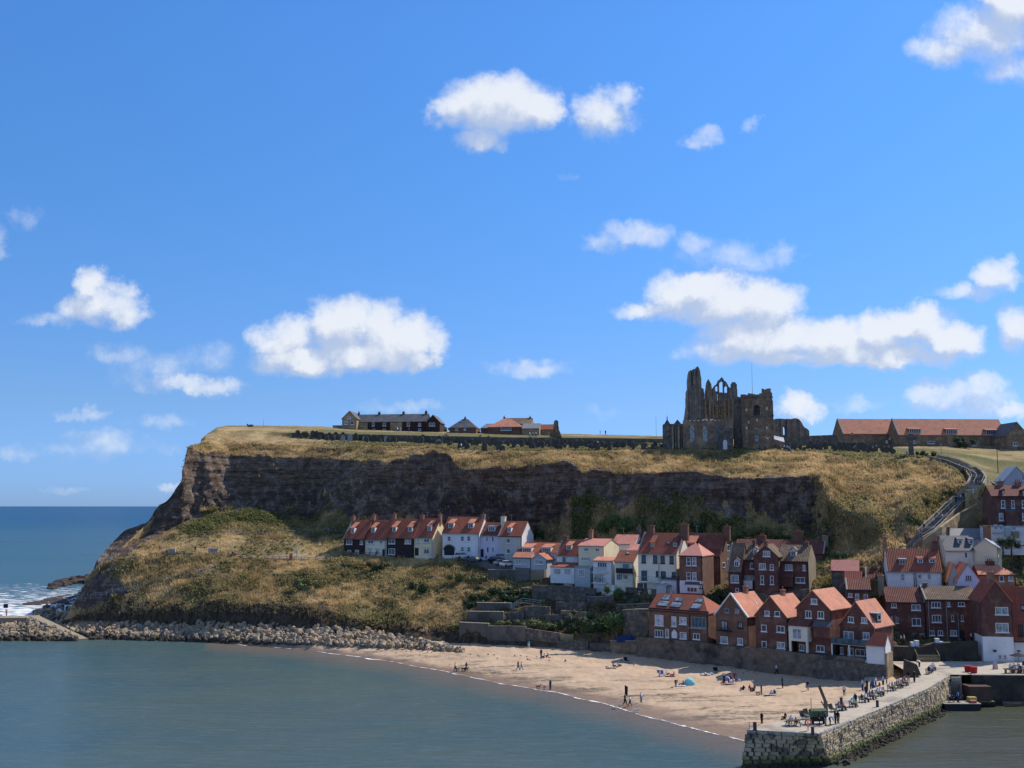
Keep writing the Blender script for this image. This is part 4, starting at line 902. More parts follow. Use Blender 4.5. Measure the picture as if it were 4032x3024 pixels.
# behind
h = House('7',236,1028,480,175,-135,418,14,8,'long white house with bright pantile roof and three dormers below the church steps','white','red',coping='l')
h.window(414,218,484,318,'s',bars=0); h.windows((668,222,732,300),(806,218,866,305),bars=0,g=GLC)
h.dormer(395,10,500,90,.3,'lead',cheek='dstone',kind='flat',bars=1).dormer(665,5,750,70,.3,'red',bars=1).dormer(832,5,930,68,.3,'red',bars=1)
h.chimney(185,-320,50,'brick3',1).chimney(920,-260,70,'brick',2).pipe(612,180,440).pipe(640,180,440)
h = House('7',1028,1230,420,215,20,425,14,8,'small house with red roof between the white house and the lilac gable','dove','red'); h.window(1040,250,1062,300); h.chimney(1230,-150,80,'brick',2)
h = House('7',1120,1290,420,300,80,412,14,7,'grey-cream gabled house beside the lilac gable','dove','orange',kind='gable'); h.window(1228,250,1252,300,bars=0)
h = House('7',1245,1580,430,320,85,405,14,10,'lilac gabled house with three narrow dark windows','lilac','orange',kind='gable',pan=False)
h.windows((1366,245,1386,312),(1396,245,1416,312),(1426,245,1446,312),bars=0,fm=GRN,g=GLS)
h = House('7',1560,2100,420,230,95,412,12,7,'brick house with hipped orange roof right of the lilac gable','brick3','orange',hr=2.5,pan=False); h.windows((1850,248,1920,330),(1982,235,2056,322),bars=0); h.chimney(1720,140,110,'brick',3,low=3)
h = House('7',1590,2350,300,130,-60,436,10,9,'large low building with dull brown roof at the right edge','brick2','brown',pan=False); h.chimney(2130,110,80,'brick3',3)
h = House('7',1480,2300,150,60,-80,440,10,6,'small brown-roofed house behind the hipped one','brick2','brown')
# white house with dark slate roof below the steps
h = House('8',1075,1490,1400,1245,1040,425,8,8,'cream house with dark slate roof, two dormers and a huge brick chimney stack','ivory','slate',pan=False)
h.windows((1345,1270,1392,1355),bars=0); h.dormer(1250,1090,1320,1150,.3,'slate',bars=0).dormer(1410,1090,1478,1155,.3,'slate',bars=0)
h = House('8',1490,1830,1420,1200,1080,424,34,5,'sunlit cream gable block with a tall brick chimney','cream','lead',kind='gable',pan=False); h.chimney(1675,880,90,'brick3',0)
h = House('8',1032,1100,1350,1075,960,436,10,6,'white house with light slate roof behind the dark-roofed one','white','lslate',pan=False); h.chimney(1300,905,110,'brick',3); h.window(1036,1270,1072,1350)
h = House('8',1100,1640,1130,1060,935,440,5,6,'long white house with pale slate roof under the quarry wall','white','lslate',pan=False)
# brick terrace top right
h = House('8',1765,2420,930,455,312,440,10,8,'tall red brick terrace with white sash windows at the right edge','brick','dark',pan=False)
h.windows((1876,515,1940,630,'s'),(2024,516,2076,630,'s'),(2178,518,2240,630,'s'),(1845,700,1915,812,'s'),(2180,700,2240,812,'s'),bars=0,sill=True); h.windows((1955,685,2135,780),bars=4,fm=GRN)
h.dormer(1890,375,1930,440,.3,'dark',cheek='brick',kind='gable',bars=0).dormer(2185,375,2225,440,.3,'dark',cheek='brick',kind='gable',bars=0).chimney(1865,240,60,'brick3',1).chimney(2120,250,80,'brick3',3)
h.porch(1945,680,2145,790,1.0,'brick','slate',slope=.6)
h = House('8',1935,2300,340,225,35,462,10,8,'grey gabled house with white lower wall at the top right edge','grey','lead',kind='gable',pan=False); h.window(2180,140,2212,225,bars=0)
h = House('8',1640,2300,1100,905,880,432,12,4,'white painted yard walls and outbuildings below the brick terrace','white','lead',flat=True,cat='outbuilding',name='outbuilding')
for r_ in ((1770,870,1830,940),(1850,875,1900,940),(2030,900,2100,960)): h.window(*r_,bars=1,g=GLC)
h.band(1925,910,2010,1030,'grey','yard_shed',1.2).band(2015,960,2120,1060,'beige','yard_shed',1.6).band(1720,980,1910,1000,'grey','wall_capping',.3)
# small roofs between
h = House('6',1240,1580,310,150,10,404,14,6,'small dark brick house with red roof above the end gable','brick','dark',coping='l'); h.windows((1250,205,1312,262),(1350,210,1412,298),(1478,222,1540,302),bars=1)
h = House('6',1590,2200,330,300,125,402,14,6,'terrace house with ridged brown-red roof beside the row of gables','brick','dark') if False else None
h = House('4',1935,2180,1200,1100,930,414,22,5,'small house with a steep striped red roof between the banks','brick2','red'); h.window(2010,1120,2060,1170)
h = House('8',-70,225,1950,1680,1500,428,18,7,'dark-roofed brick house in the gap left of the long white one','brick','dark',coping='l'); h.windows((20,1720,70,1790),(130,1720,180,1790)); h.chimney(60,1530,60,'beige',1)
h = House('8',-200,-60,1960,1790,1640,418,18,5,'tiny brown house squeezed in front of the bank','brick2','brown'); h.window(-150,1830,-110,1880)
h = House('4',2150,2400,1240,1000,860,436,18,6,'brick cottage half hidden behind the small striped red roof','brick','dark'); h.window(2220,1040,2270,1100); h.chimney(2190,800,60,'brick2',1)
# ================================================================== HEADLAND TOP
h = House('T',243,337,238,163,115,760,8,9,'gabled sandstone end house of the long clifftop row','ystone','slate',kind='gable',pan=False); h.windows((258,178,282,202),(298,178,322,202),(276,150,302,166),bars=0)
h = House('T',337,792,242,186,140,765,8,9,'long two-storey row with grey slate roof and four chimneys on the headland','black','slate',pan=False)
h.windows((362,190,382,212),(440,190,456,212),(510,190,530,212),(594,190,610,212),(668,188,686,212),(742,192,760,212),(440,230,460,242),(510,230,530,242),(594,228,610,242),(742,228,760,242),bars=0)
for a_, b_ in ((337,410),(560,636)): h.band(a_,188,b_,238,'ystone','sandstone_bay',.12)
h.chimney(340,126,10,'brick',2).chimney(487,126,14,'brick',3).chimney(646,124,14,'brick',3).chimney(793,128,14,'brick',3)
h = House('T',792,882,240,188,140,755,8,9,'dark gabled end house of the clifftop row','black','slate',kind='gable',pan=False); h.windows((812,190,828,212),(834,190,850,212),bars=0)
h = House('T',183,245,238,212,208,770,8,5,'low flat outbuilding at the left end of the clifftop row','ystone','slate',flat=True,cat='outbuilding',name='outbuilding')
h = House('T',945,1120,246,222,170,740,8,9,'brown bungalow with hipped slate roof and one chimney on the headland','brick2','slate',hl=4,hr=4,pan=False); h.windows((1040,226,1052,240),(985,226,1000,240),bars=0); h.chimney(1048,155,10,'brick',1); h.skylight(1018,178,1030,192)
h = House('T',1150,1260,240,225,200,745,8,7,'low building with grey roof joined to the red-roofed bungalow','brick2','lslate',hl=1.5,pan=False)
h = House('T',1195,1420,240,218,168,735,8,10,'bungalow with hipped orange roof and a glazed porch on the headland','brick2','orange',hl=5,hr=5,pan=False); h.windows((1280,215,1350,240),bars=4)
h = House('T',1300,1478,230,200,163,760,8,8,'yellow stone house with brown roof behind the orange hipped one','ystone','brown',pan=False); h.chimney(1300,152,10,'brick',1).chimney(1472,152,10,'brick',1)
h = House('T',1420,1532,240,228,198,728,8,8,'long shed with pale grey roof beside the ruined gateway','ystone','lslate',pan=False,cat='shed',name='long_shed')
h = House('T',1530,1620,284,235,205,735,14,6,'ruined-looking sandstone block with a red roof beyond','ystone','red',pan=False)
# abbey house with the long red roof
h = House('B',525,1040,360,252,122,668,-4,9,'long sandstone range with plain orange roof, left half','stone','orange',coping='l',pan=False,cat='range',name='stone_range')
h = House('B',1042,2050,365,262,122,655,-3,9,'long sandstone range with orange roof and three wide dormers, right half','stone','orange',coping='l',pan=False,cat='range',name='stone_range')
for r_ in ((1135,212,1250,255),(1480,216,1590,262),(1855,222,1968,268)): h.dormer(*r_,.25,'orange',cheek='dark' if False else 'stone',bars=4)
h.windows((1310,325,1375,350),(1720,320,1775,372),bars=3); h.windows((1175,320,1195,345),(920,318,936,340),bars=0)
h = House('B',2055,2260,400,270,150,640,-3,10,'sandstone house with grey stone roof at the right end of the long range','stone','slate',kind='gable',pan=False); h.window(2108,335,2150,370,bars=1)
# ================================================================== WALLS
def strip_wall(pts, thick, m, name, label, cat='wall', rough=.25, cap=None, group=None, step=.8, sd=0):
    """pts: (xyz of foot, z of top) along the front face; a rugged faced wall with real thickness"""
    F_ = []; 
    for i in range(len(pts)-1):
        a, za = pts[i]; b, zb = pts[i+1]; n = max(1, int((b-a).length/step))
        for j in range(n): t = j/n; F_.append((a.lerp(b, t), za+(zb-za)*t))
    F_.append(pts[-1]); nh = max(2, int(max(zt-p.z for p, zt in F_)/step)+1)
    dirv = (pts[-1][0]-pts[0][0]); nrm = Vector((dirv.y, -dirv.x, 0)).normalized()
    if nrm.y > 0: nrm = -nrm
    g = []
    for i, (p, zt) in enumerate(F_):
        for j in range(nh+1): g.append((p.x, p.y, p.z+(zt-p.z)*j/nh))
    G = np.array(g); dsp = (fbm(G, .45, 4, 50+sd)+.5*fbm(G, 1.6, 3, 60+sd))*rough*4
    G[:,0] += nrm.x*dsp; G[:,1] += nrm.y*dsp
    m_ = nh+1; v = G.tolist(); f = []
    for i in range(len(F_)-1):
        for j in range(nh): f.append((i*m_+j, (i+1)*m_+j, (i+1)*m_+j+1, i*m_+j+1))
    q = len(v)
    for i, (p, zt) in enumerate(F_):
        b = p-nrm*thick; v += [(b.x, b.y, zt), (b.x, b.y, p.z)]
    for i in range(len(F_)-1):
        f += [(i*m_+nh, (i+1)*m_+nh, q+2*i+2, q+2*i), (q+2*i, q+2*i+2, q+2*i+3, q+2*i+1)]
    L = len(F_)-1
    for e, rev in ((0, 0), (L, 1)): f.append(tuple([e*m_+j for j in range(nh+1)]+[q+2*e, q+2*e+1]))
    me = bpy.data.meshes.new(name); me.from_pydata(v, [], f); me.materials.append(m)
    o = link(name, me); tag(o, label, cat, group)
    if cap:
        mb = MB()
        for i in range(len(pts)-1):
            a, za = pts[i]; b, zb = pts[i+1]
            mb.beam(Vector((a.x, a.y, za+.06))-nrm*(thick/2-.1), Vector((b.x, b.y, zb+.06))-nrm*(thick/2-.1), min(thick+.2, 1.0), .14)
        c = mb.build('coping', cap, o)
    return o
def wall_px(F, pts, Y=None, thick=.6, m=None, name='garden_wall', label='', rough=.1, cap=None, dz=1.2, cat='wall', group=None):
    out = []
    for (x, yt, yb) in pts:
        u, v = fz(F, x, yb)
        if Y is None:
            h_ = hit(u, v); Yo = (h_.y/KY if h_ is not None else 450)
        else: Yo = Y if not isinstance(Y, (list, tuple)) else np.interp(x, [pts[0][0], pts[-1][0]], Y)
        p = (atx if Y is None else at)(u, v, Yo); t = (1512-fz(F, x, yt)[1])/FPX; zt = CAMZ+p.y*(t*cp+sp)/(cp-t*sp)
        p.z -= dz; out.append((p, zt))
    return strip_wall(out, thick, m or BR['dstone'], name, label, cat, rough, cap, group)
wall_px('N', [(1245,1708,1732),(1500,1712,1738),(2000,1722,1750),(2300,1724,1754),(2610,1728,1760)], Y=[671,634], thick=1., m=BR['dstone'], name='boundary_wall', label='long dark boundary wall above the graveyard on the headland', rough=.06)
wall_px('N', [(3090,1722,1768),(3180,1716,1768),(3290,1712,1770),(3300,1712,1772)], Y=[628,640], thick=1., m=BR['dstone'], name='boundary_wall', label='dark sandstone wall between the tower and the long red-roofed range', rough=.06)
wall_px('B', [(1330,468,500),(1480,500,540),(1700,590,632),(1950,730,780),(2010,775,860)], Y=None, thick=.8, m=BR['dstone'], name='boundary_wall', label='dark wall climbing beside the church steps under the green field', rough=.05)
wall_px('N', [(3300,1748,1772),(3900,1758,1782),(4100,1760,1784)], Y=[642,640], thick=.6, m=BR['dstone'], name='boundary_wall', label='low dark wall at the foot of the long red-roofed range', rough=.05, dz=.5)
# ================================================================== RUINS
def ruin(F, outline, holes, Y, thick, m, parent=None, name='ruined_wall', dx=6, jit=.25, rib=None, zbase=None):
    """masonry built in vertical strips so its broken edge, openings and buttresses are real"""
    xs0 = min(p[0] for p in outline); xs1 = max(p[0] for p in outline); mb = MB()
    rnd = random.Random(len(outline)*7+int(xs0))
    def cuts(poly, x):
        ys = []
        for i in range(len(poly)):
            (xa, ya), (xb, yb) = poly[i], poly[(i+1) % len(poly)]
            if (xa <= x < xb) or (xb <= x < xa): ys.append(ya+(yb-ya)*(x-xa)/(xb-xa))
        return sorted(ys)
    x = xs0; off = 0
    while x < xs1:
        xm = x+dx/2; c = cuts(outline, xm); segs = [(c[i], c[i+1]) for i in range(0, len(c)-1, 2)]
        for (hx0, hx1, hy0, hy1) in holes:
            if hx0 <= xm <= hx1:
                e = 1-abs((xm-(hx0+hx1)/2)/((hx1-hx0)/2)); ht = hy0+(hy1-hy0)*.22*(1-math.sqrt(max(0, 1-(1-e)**2)))
                ns = []
                for a, b in segs:
                    if hy1 <= a or ht >= b: ns.append((a, b)); continue
                    if a < ht: ns.append((a, ht))
                    if b > hy1: ns.append((hy1, b))
                segs = ns
        if rnd.random() < .35: off = rnd.uniform(-jit, jit)
        rr = .3 if rib and (int((x-xs0)/rib) % 2 == 0) else 0
        for a, b in segs:
            if b-a < 2: continue
            a -= rnd.uniform(-1.3, 1.3)
            p = at(*fz(F, x, b), Y); q = at(*fz(F, x+dx, b), Y); t = at(*fz(F, x, a), Y)
            mb.box(p.x, q.x+.001, p.y-off-rr, p.y+thick, p.z-(2 if b > 700 else 0), t.z)
        x += dx
    return mb.build(name, m, parent)
ab = empty('abbey_ruin', at(*fz('A', 1000, 745), 765), 0, 'ruined gothic abbey with pointed gable and tall broken turret on the headland skyline', 'abbey ruin')
pA = ab.location
def reparent(o, p):
    o.parent = p; o.location = -p.location; return o
o_ = ruin('A', [(733,760),(745,690),(758,600),(760,475),(775,440),(773,380),(783,300),(793,265),(805,262),(812,300),(822,300),(818,255),(845,250),(852,300),(865,222),(885,265),(897,345),(898,430),(915,445),(920,540),(908,760)], [(800,812,330,420),(840,850,320,420)], 760, 5., BR['ruin'], None, 'broken_turret', 3.5, .25, 22); reparent(o_, ab)
o_ = ruin('A', [(903,760),(906,545),(930,540),(932,470),(940,440),(945,390),(965,352),(992,400),(998,450),(1087,330),(1182,448),(1186,400),(1200,380),(1220,378),(1238,402),(1243,500),(1255,760)], [(1068,1106,372,480),(1028,1056,418,468),(1116,1148,418,484),(916,930,588,622),(1048,1056,480,560)], 775, 1.3, BR['ruin'], None, 'gable_wall', 3, .2, 26); reparent(o_, ab)
o_ = ruin('A', [(925,760),(925,560),(1000,545),(1010,600),(1100,610),(1110,560),(1250,520),(1260,760)], [(940,955,600,690),(1010,1024,620,700),(1070,1084,620,700),(1130,1144,620,700)], 757, 1.5, BR['stone'], None, 'arcade_wall', 5, .3, 18); reparent(o_, ab)
for (a, b, t) in ((945,995,352),(1186,1240,378)):
    p = at(*fz('A', a, 450), 773); q = at(*fz('A', b, 450), 773); z = at(*fz('A', a, t), 773).z; zb = at(*fz('A', a, 440), 773).z
    mb = MB(); mb.cyl(((p.x+q.x)/2-pA.x, p.y+1.5-pA.y, zb-pA.z), (q.x-p.x)/2, z-zb, 8, .15); mb.cyl(((p.x+q.x)/2-pA.x, p.y+1.5-pA.y, zb-6-pA.z), (q.x-p.x)/2, 6-.004, 8); mb.build('pinnacle', BR['ruin'], ab)
# side walls giving the ruin its plan
for (x, y0_, y1_, t_) in ((905,400,745,540),(1245,420,745,520)):
    p = at(*fz('A', x, 745), 775); z = at(*fz('A', x, t_), 775).z; mb = MB(); mb.box(p.x-pA.x-.9, p.x-pA.x+.9, p.y-pA.y+.5, p.y-pA.y+22, -8, z-pA.z); mb.build('side_wall', BR['ruin'], ab)
rw = empty('abbey_ruin', at(*fz('A', 1700, 885), 740), 0, 'lower ruined abbey wall with one tall opening, right of the church tower', 'ruined wall')
o_ = ruin('A', [(1600,895),(1603,738),(1640,733),(1700,736),(1780,736),(1800,728),(1835,735),(1850,760),(1870,790),(1890,815),(1920,835),(1932,860),(1932,895)], [(1676,1712,752,890)], 740, 3., BR['ruin'], None, 'wall', 6, .4, 30); reparent(o_, rw)
gw = empty('gateway_ruin', at(*fz('T', 1640, 280), 690), 0, 'broken stone gateway stump standing on the lawn edge of the headland', 'ruin')
o_ = ruin('T', [(1600,284),(1608,240),(1624,232),(1630,180),(1640,172),(1655,176),(1660,232),(1668,250),(1680,284)], [], 690, 2.5, BR['stone'], None, 'wall', 3, .3); reparent(o_, gw)
# ================================================================== CHURCH
def arch_panel(mb, a, b, z0, z1, y, th=.06, n=8):
    r = (b-a)/2; c = (a+b)/2; zc = z1-r
    mb.prism([(a,y,z0)]+[(c-r*math.cos(math.pi*i/n), y, zc+r*math.sin(math.pi*i/n)) for i in range(n+1)]+[(b,y,z0)], (0,th,0))
ch = House('A',1285,1590,1040,522,500,566,10,8.5,'old brown stone parish church with square tower and whitewashed windows before the abbey','stone','lead',flat=True,cat='church',name='church')
o = ch.o
for n_ in [c for c in o.children if c.name.startswith('roof')]: bpy.data.objects.remove(n_)
rnd = random.Random(4); mb = MB(); q = 0
while q < ch.w-.5:
    hgt = .5+.5*rnd.random()+(1.3 if ch.w*.62 < q < ch.w*.92 else 0); mb.box(q, q+.62, 0, .5, ch.ze, ch.ze+hgt); mb.box(q, q+.62, ch.D-.5, ch.D, ch.ze, ch.ze+rnd.uniform(.4,1.2)); q += .63
q = .5
while q < ch.D-1.2: mb.box(ch.w-.5, ch.w, q, q+.62, ch.ze, ch.ze+rnd.uniform(.5,1.4)); mb.box(0, .5, q, q+.62, ch.ze, ch.ze+rnd.uniform(.4,.9)); q += .63
mb.build('battlement', BR['stone'], o)
a = ch.front(1395,600,-.12); b = ch.front(1455,702,-.12); mb = MB(); arch_panel(mb, a.x, b.x, b.z, a.z, -.12, .14); w_ = mb.build('belfry_opening', DRK, o); mb = MB()
for i in range(6): mb.box(a.x+.15, b.x-.15, -.18, -.125, b.z+.2+i*(a.z-b.z-.9)/6, b.z+.28+i*(a.z-b.z-.9)/6)
mb.build('louvre', BR['dstone'], w_)
a = ch.front(1400,812,-.1); b = ch.front(1448,880,-.1); mb = MB(); arch_panel(mb, a.x, b.x, b.z, a.z, -.1, .12); mb.build('window', BR['ystone'], o)
ch.windows((1404,835,1444,878),(1404,895,1444,955),bars=1,fm=GRN,y=-.1)
for i,(x,y) in enumerate(((1325,650),(1347,768),(1327,822),(1522,635),(1522,822),(1428,747))):
    a = ch.front(x-7,y-13); b = ch.front(x+7,y+13); mb = MB(); mb.box(a.x,b.x,-.08,.01,b.z,a.z); mb.build('pale_stone_block', BR['ivory'], o)
for x in (1290,1365,1585):
    a = ch.front(x-9,560); b = ch.front(x+9,1040); mb = MB(); mb.box(a.x,b.x,-.45,-.002,-2,a.z); mb.build('buttress', BR['stone'], o)
a = ch.front(1285,700,-.15); b = ch.front(1590,712,-.15); mb = MB(); mb.box(a.x,b.x,-.16,-.003,b.z,a.z); mb.box(a.x,b.x,-.16,-.003,ch.ze-.35,ch.ze-.1); mb.build('string_course', BR['dstone'], o)
# tower's left side with its shade put into dark stone; nave; polygonal west part
def blockat(x0, x1, yt, yb, y, D, m, name, par, top=0., found=3):
    a = ch.front(x0, yt, y); b = ch.front(x1, yb, y); mb = MB(); mb.box(a.x, b.x, y, y+D, -found, a.z); return mb.build(name, BR[m], par), a, b
k_, a, b = blockat(1200,1283,530,1020,1.2,6.5,'dstone','stair_turret',o)
k_, na, nb = blockat(708,1198,758,1020,-.8,11,'stone','nave',o)
mb = MB(); q = na.x
while q < nb.x-.6: mb.box(q, q+.7, -.85, -.4, na.z+.003, na.z+rnd.uniform(.15,.5)); q += 1.15
mb.build('battlement', BR['stone'], k_)
mb = MB(); mb.prism([(na.x+1,1.5,na.z),(na.x+1,5,na.z+.7),(na.x+1,9,na.z)], (nb.x-na.x-2,0,0)); mb.build('lead_roof', RF['slate'], k_)
mb = MB(); mb.box(na.x+5.5, na.x+8.5, .6, 1.2, na.z+.05, na.z+.6); mb.build('roof_light', WHT, k_)
for (x0,x1,y0_,y1_,g) in ((778,822,810,958,GLC),(903,947,810,958,GLC),(1025,1074,808,956,GLS)):
    a = ch.front(x0,y0_,-.8); b = ch.front(x1,y1_,-.8); mb = MB(); arch_panel(mb,a.x-.12,b.x+.12,b.z-.1,a.z+.12,-.92,.1); fr = mb.build('arched_window', BR['ystone'], k_)
    mb = MB(); arch_panel(mb,a.x,b.x,b.z,a.z,-.96,.05); mb.build('pane', g, k_)
    mb = MB()
    for i in range(1,5): z_ = b.z+(a.z-b.z)*i/5; mb.box(a.x,b.x,-.985,-.965,z_-.03,z_+.03)
    mb.box((a.x+b.x)/2-.03,(a.x+b.x)/2+.03,-.986,-.964,b.z,a.z-.3); mb.build('glazing_bar', GRN, k_)
a = ch.front(1098,940,-2.6); b = ch.front(1140,1020,-2.6); mb = MB(); mb.box(a.x-1.2,b.x+1.6,-2.5,-.802,-2,a.z+3.3); pc = mb.build('porch', BR['dstone'], o); mb = MB(); arch_panel(mb,a.x,b.x,b.z-.3,a.z,-2.58,.07); mb.build('door', WHT, pc)
mb = MB(); mb.box(na.x-.003-5.5, na.x-.003, .5, 11, -3, na.z-.6); wb = mb.build('west_wing', BR['dstone'], o)
k5 = ch.front(515,1010,.5).x; mb = MB(); mb.box(k5, na.x-5.51, 1.2, 10, -3, na.z-.9); mb.build('west_end', BR['dstone'], wb)
for i in range(7):
    q = k5+(na.x-k5)*(i+.5)/7; mb = MB(); mb.box(q-.28,q+.28,-.1 if i > 2 else .6,1.19,-2.5,na.z-1.4); mb.build('buttress', BR['ystone' if i % 2 else 'dstone'], wb)
for (xa, xm_, xb, yt) in ((517,557,600,735),(605,657,712,740)):
    a = ch.front(xa,790,1.); m_ = ch.front(xm_,yt,1.); b = ch.front(xb,790,1.); mb = MB(); mb.prism([(a.x,1.3,na.z-1.2),(m_.x,1.3,m_.z),(b.x,1.3,na.z-1.2)], (0,8,0)); mb.build('gable_roof', RF['slate'], wb)
m_ = ch.front(557,735,1.3); mb = MB(); mb.cyl((m_.x,1.6,m_.z-.1),.18,1.1,6,.04); mb.build('finial', BR['dstone'], wb)
a = ch.front(1375,175,4); z0 = ch.ze; mb = MB(); mb.cyl((a.x,4,z0-.5),.07,a.z-z0,6,.03); fp = mb.build('flagpole', GRN, o)
mb = MB(); mb.prism([(ch.w+.01,1,-3),(ch.w+.01,1,3),(ch.w+3.2,1,2.),(ch.w+3.2,1,-3)], (0,5,0)); sd_ = mb.build('vestry', BR['stone'], o); mb = MB(); mb.prism([(ch.w+.01,.8,3.05),(ch.w+.01,3.5,4.2),(ch.w+3.0,3.5,3.5),(ch.w+3.0,.8,2.1)], (0,0,.12)); mb.build('vestry_roof', RF['lead'], sd_)
# ================================================================== POLES
def pole(F, x, yt, yb, r, label, Y=None, m=None, head=None, name='pole', cat='pole'):
    u, v = fz(F, x, yb)
    if Y is None:
        h_ = hit(u, v); Yo = h_.y/KY if h_ is not None else 500
    else: Yo = Y
    p = (atx if Y is None else at)(u, v, Yo); t = atx(*fz(F, x, yt), p.y/KY).z
    o = empty(name, p, 0, label, cat); mb = MB(); mb.cyl((0,0,-.6), r, t-p.z+.6, 7, r*.6); mb.build('post', m or GRN, o)
    if head == 'lamp':
        mb = MB(); mb.cyl((0,0,t-p.z), .12, .12, 6, .26); mb.cyl((0,0,t-p.z+.125), .26, .45, 6, .3); mb.build('lantern', GLC, o); mb = MB(); mb.cyl((0,0,t-p.z+.58), .34, .25, 6, .04); mb.build('lantern_cap', DRK, o)
    return o
pole('A',452,700,905,.06,'thin white mast left of the church', Y=640, name='mast', cat='mast')
pole('L',1720,170,212,.08,'lone thin pole on the dry grass of the headland', Y=690)
pole('B',1970,345,620,.12,'tall wooden pole in the green field above the steps', m=WOOD)
for (F,x,yt,yb,lb) in (('B',1440,370,440,'street lamp on the green slope below the long range'),('B',610,275,350,'street lamp in front of the left half of the long range'),('B',958,315,380,'street lamp between the graves and the long range'),('B',1508,880,950,'street lamp beside the middle of the church steps'),('B',1512,960,1080,'street lamp on the lower flight of the church steps'),('B',1792,670,740,'street lamp by the dark wall at the top flight'),('2',52,740,830,'street lamp beside the parked cars')):
    pole(F,x,yt,yb,.06,lb,m=DRK,head='lamp',name='street_lamp',cat='street lamp')
# stone cross
u,v = fz('B',1160,470); h_ = hit(u,v); p = h_; o = empty('stone_cross', p, 0, 'tall weathered stone cross standing where the grass slope meets the graves', 'cross')
hh = atx(*fz('B',1160,310), p.y/KY).z-p.z; mb = MB(); mb.prism([(-.62,-.4,-1),(.62,-.4,-1),(.5,-.3,hh),(-.5,-.3,hh)], (0,.75,0)); mb.build('shaft', BR['dstone'], o)
mb = MB(); mb.box(-1.5,1.5,-.3,.4,hh+.003,hh+.75); mb.box(-.5,.5,-.28,.38,hh+.753,hh+1.5); mb.build('cross_head', BR['dstone'], o)
# ================================================================== GRAVESTONES
gm = []
GRM = mat('dark lichened gravestone', (.055,.052,.045), (.10,.095,.08), 1.2, world=True)
GRM2 = mat('pale gravestone', (.36,.36,.35), (.28,.28,.27), 1.2, world=True)
for k in range(4):
    mb = MB(); w_ = (.5,.42,.55,.38)[k]; h_ = (1.35,1.1,1.5,.9)[k]
    pts = [(-w_,-.1,-.4),(-w_,-.1,h_-.3)]+([(-w_*.6,-.1,h_-.05),(0,-.1,h_+.1),(w_*.6,-.1,h_-.05)] if k != 1 else [(-w_*.8,-.1,h_),(w_*.8,-.1,h_)])+[(w_,-.1,h_-.3),(w_,-.1,-.4)]
    mb.prism(pts, (0,.2,0)); gm.append(mb.mesh('gravestone', GRM))
gm2 = gm[0].copy(); gm2.materials.clear(); gm2.materials.append(GRM2)
cnt = 0; rnd = random.Random(11)
for k in range(2200):
    u = rnd.uniform(1150, 3520)
    if 2610 < u < 3060: continue
    if u < 2600: v = rnd.uniform(np.interp(u,[1150,1500,2000,2600],[1714,1737,1748,1758]), np.interp(u,[1150,1500,1700,1850,2600],[1726,1745,1752,1775,1772]))
    else: v = rnd.uniform(1764, np.interp(u,[3060,3200,3520],[1776,1776,1796]))
    h_ = hit(u, v)
    if h_ is None or h_.y < 535*KY: continue
    pale = rnd.random() < .035
    o = link('gravestone', gm2 if pale else rnd.choice(gm)); o.location = (h_.x, h_.y, ground(h_.x, h_.y)); o.rotation_euler = (rnd.uniform(-.12,.12), rnd.uniform(-.1,.1), rnd.uniform(-.5,.3)); s_ = rnd.uniform(1.05,1.6); o.scale = (s_,s_,s_*rnd.uniform(.8,1.1))
    side = 'left of the church' if u < 2610 else 'right of the church'
    tag(o, ('pale' if pale else 'dark weathered')+' upright gravestone in the clifftop graveyard '+side, 'gravestone', ('pale' if pale else 'dark')+' gravestones '+side)
    cnt += 1
    if cnt >= 290: break
# ================================================================== SEA WALLS AND QUAY
ZD = 4.6
def find(lbl): return [h for h in HOUSES if lbl in h.o['label']][0]
hB = [find('three pairs'), find('white barge'), find('six white'), find('projecting bay'), find('glass balcony and white sun'), find('striped pantile roof at the corner')]
pts = []
def wp(p, zt, z0=1.2): return (Vector((p.x, p.y, z0)), zt)
fr = []
for i, h in enumerate(hB[:5]):
    of = (.9, 1.0, 1.0, 1.9, 3.2)[i]
    a = h.P0-h.b*of-h.d*(.4 if i else 2.5); b = h.P0+h.d*(h.w-.6)-h.b*of
    fr += [wp(a, h.P0.z+.05), wp(b, h.P0.z+.05)]
SWM = mat('patched brown sea wall', (.23,.165,.12), (.13,.095,.072), .8, c3=(.055,.045,.038), sc3=.30, bump=.2, world=True)
strip_wall(fr, 1.2, SWM, 'sea_wall', 'rough brown masonry sea wall under the gabled brick houses', 'sea wall', .22, step=.6)
hx = hB[5]
mb = MB(); mb.box(-9, hx.w+.05, -.15, hx.D+1, -4.2, -.01); ow = mb.build('plinth', BR['dstone'], hx.o)
mb = MB(); mb.box(hx.w+.06, hx.w+.3, -.2, hx.D, -4.2, 2.); mb.build('side_plinth', BR['ystone'], hx.o)
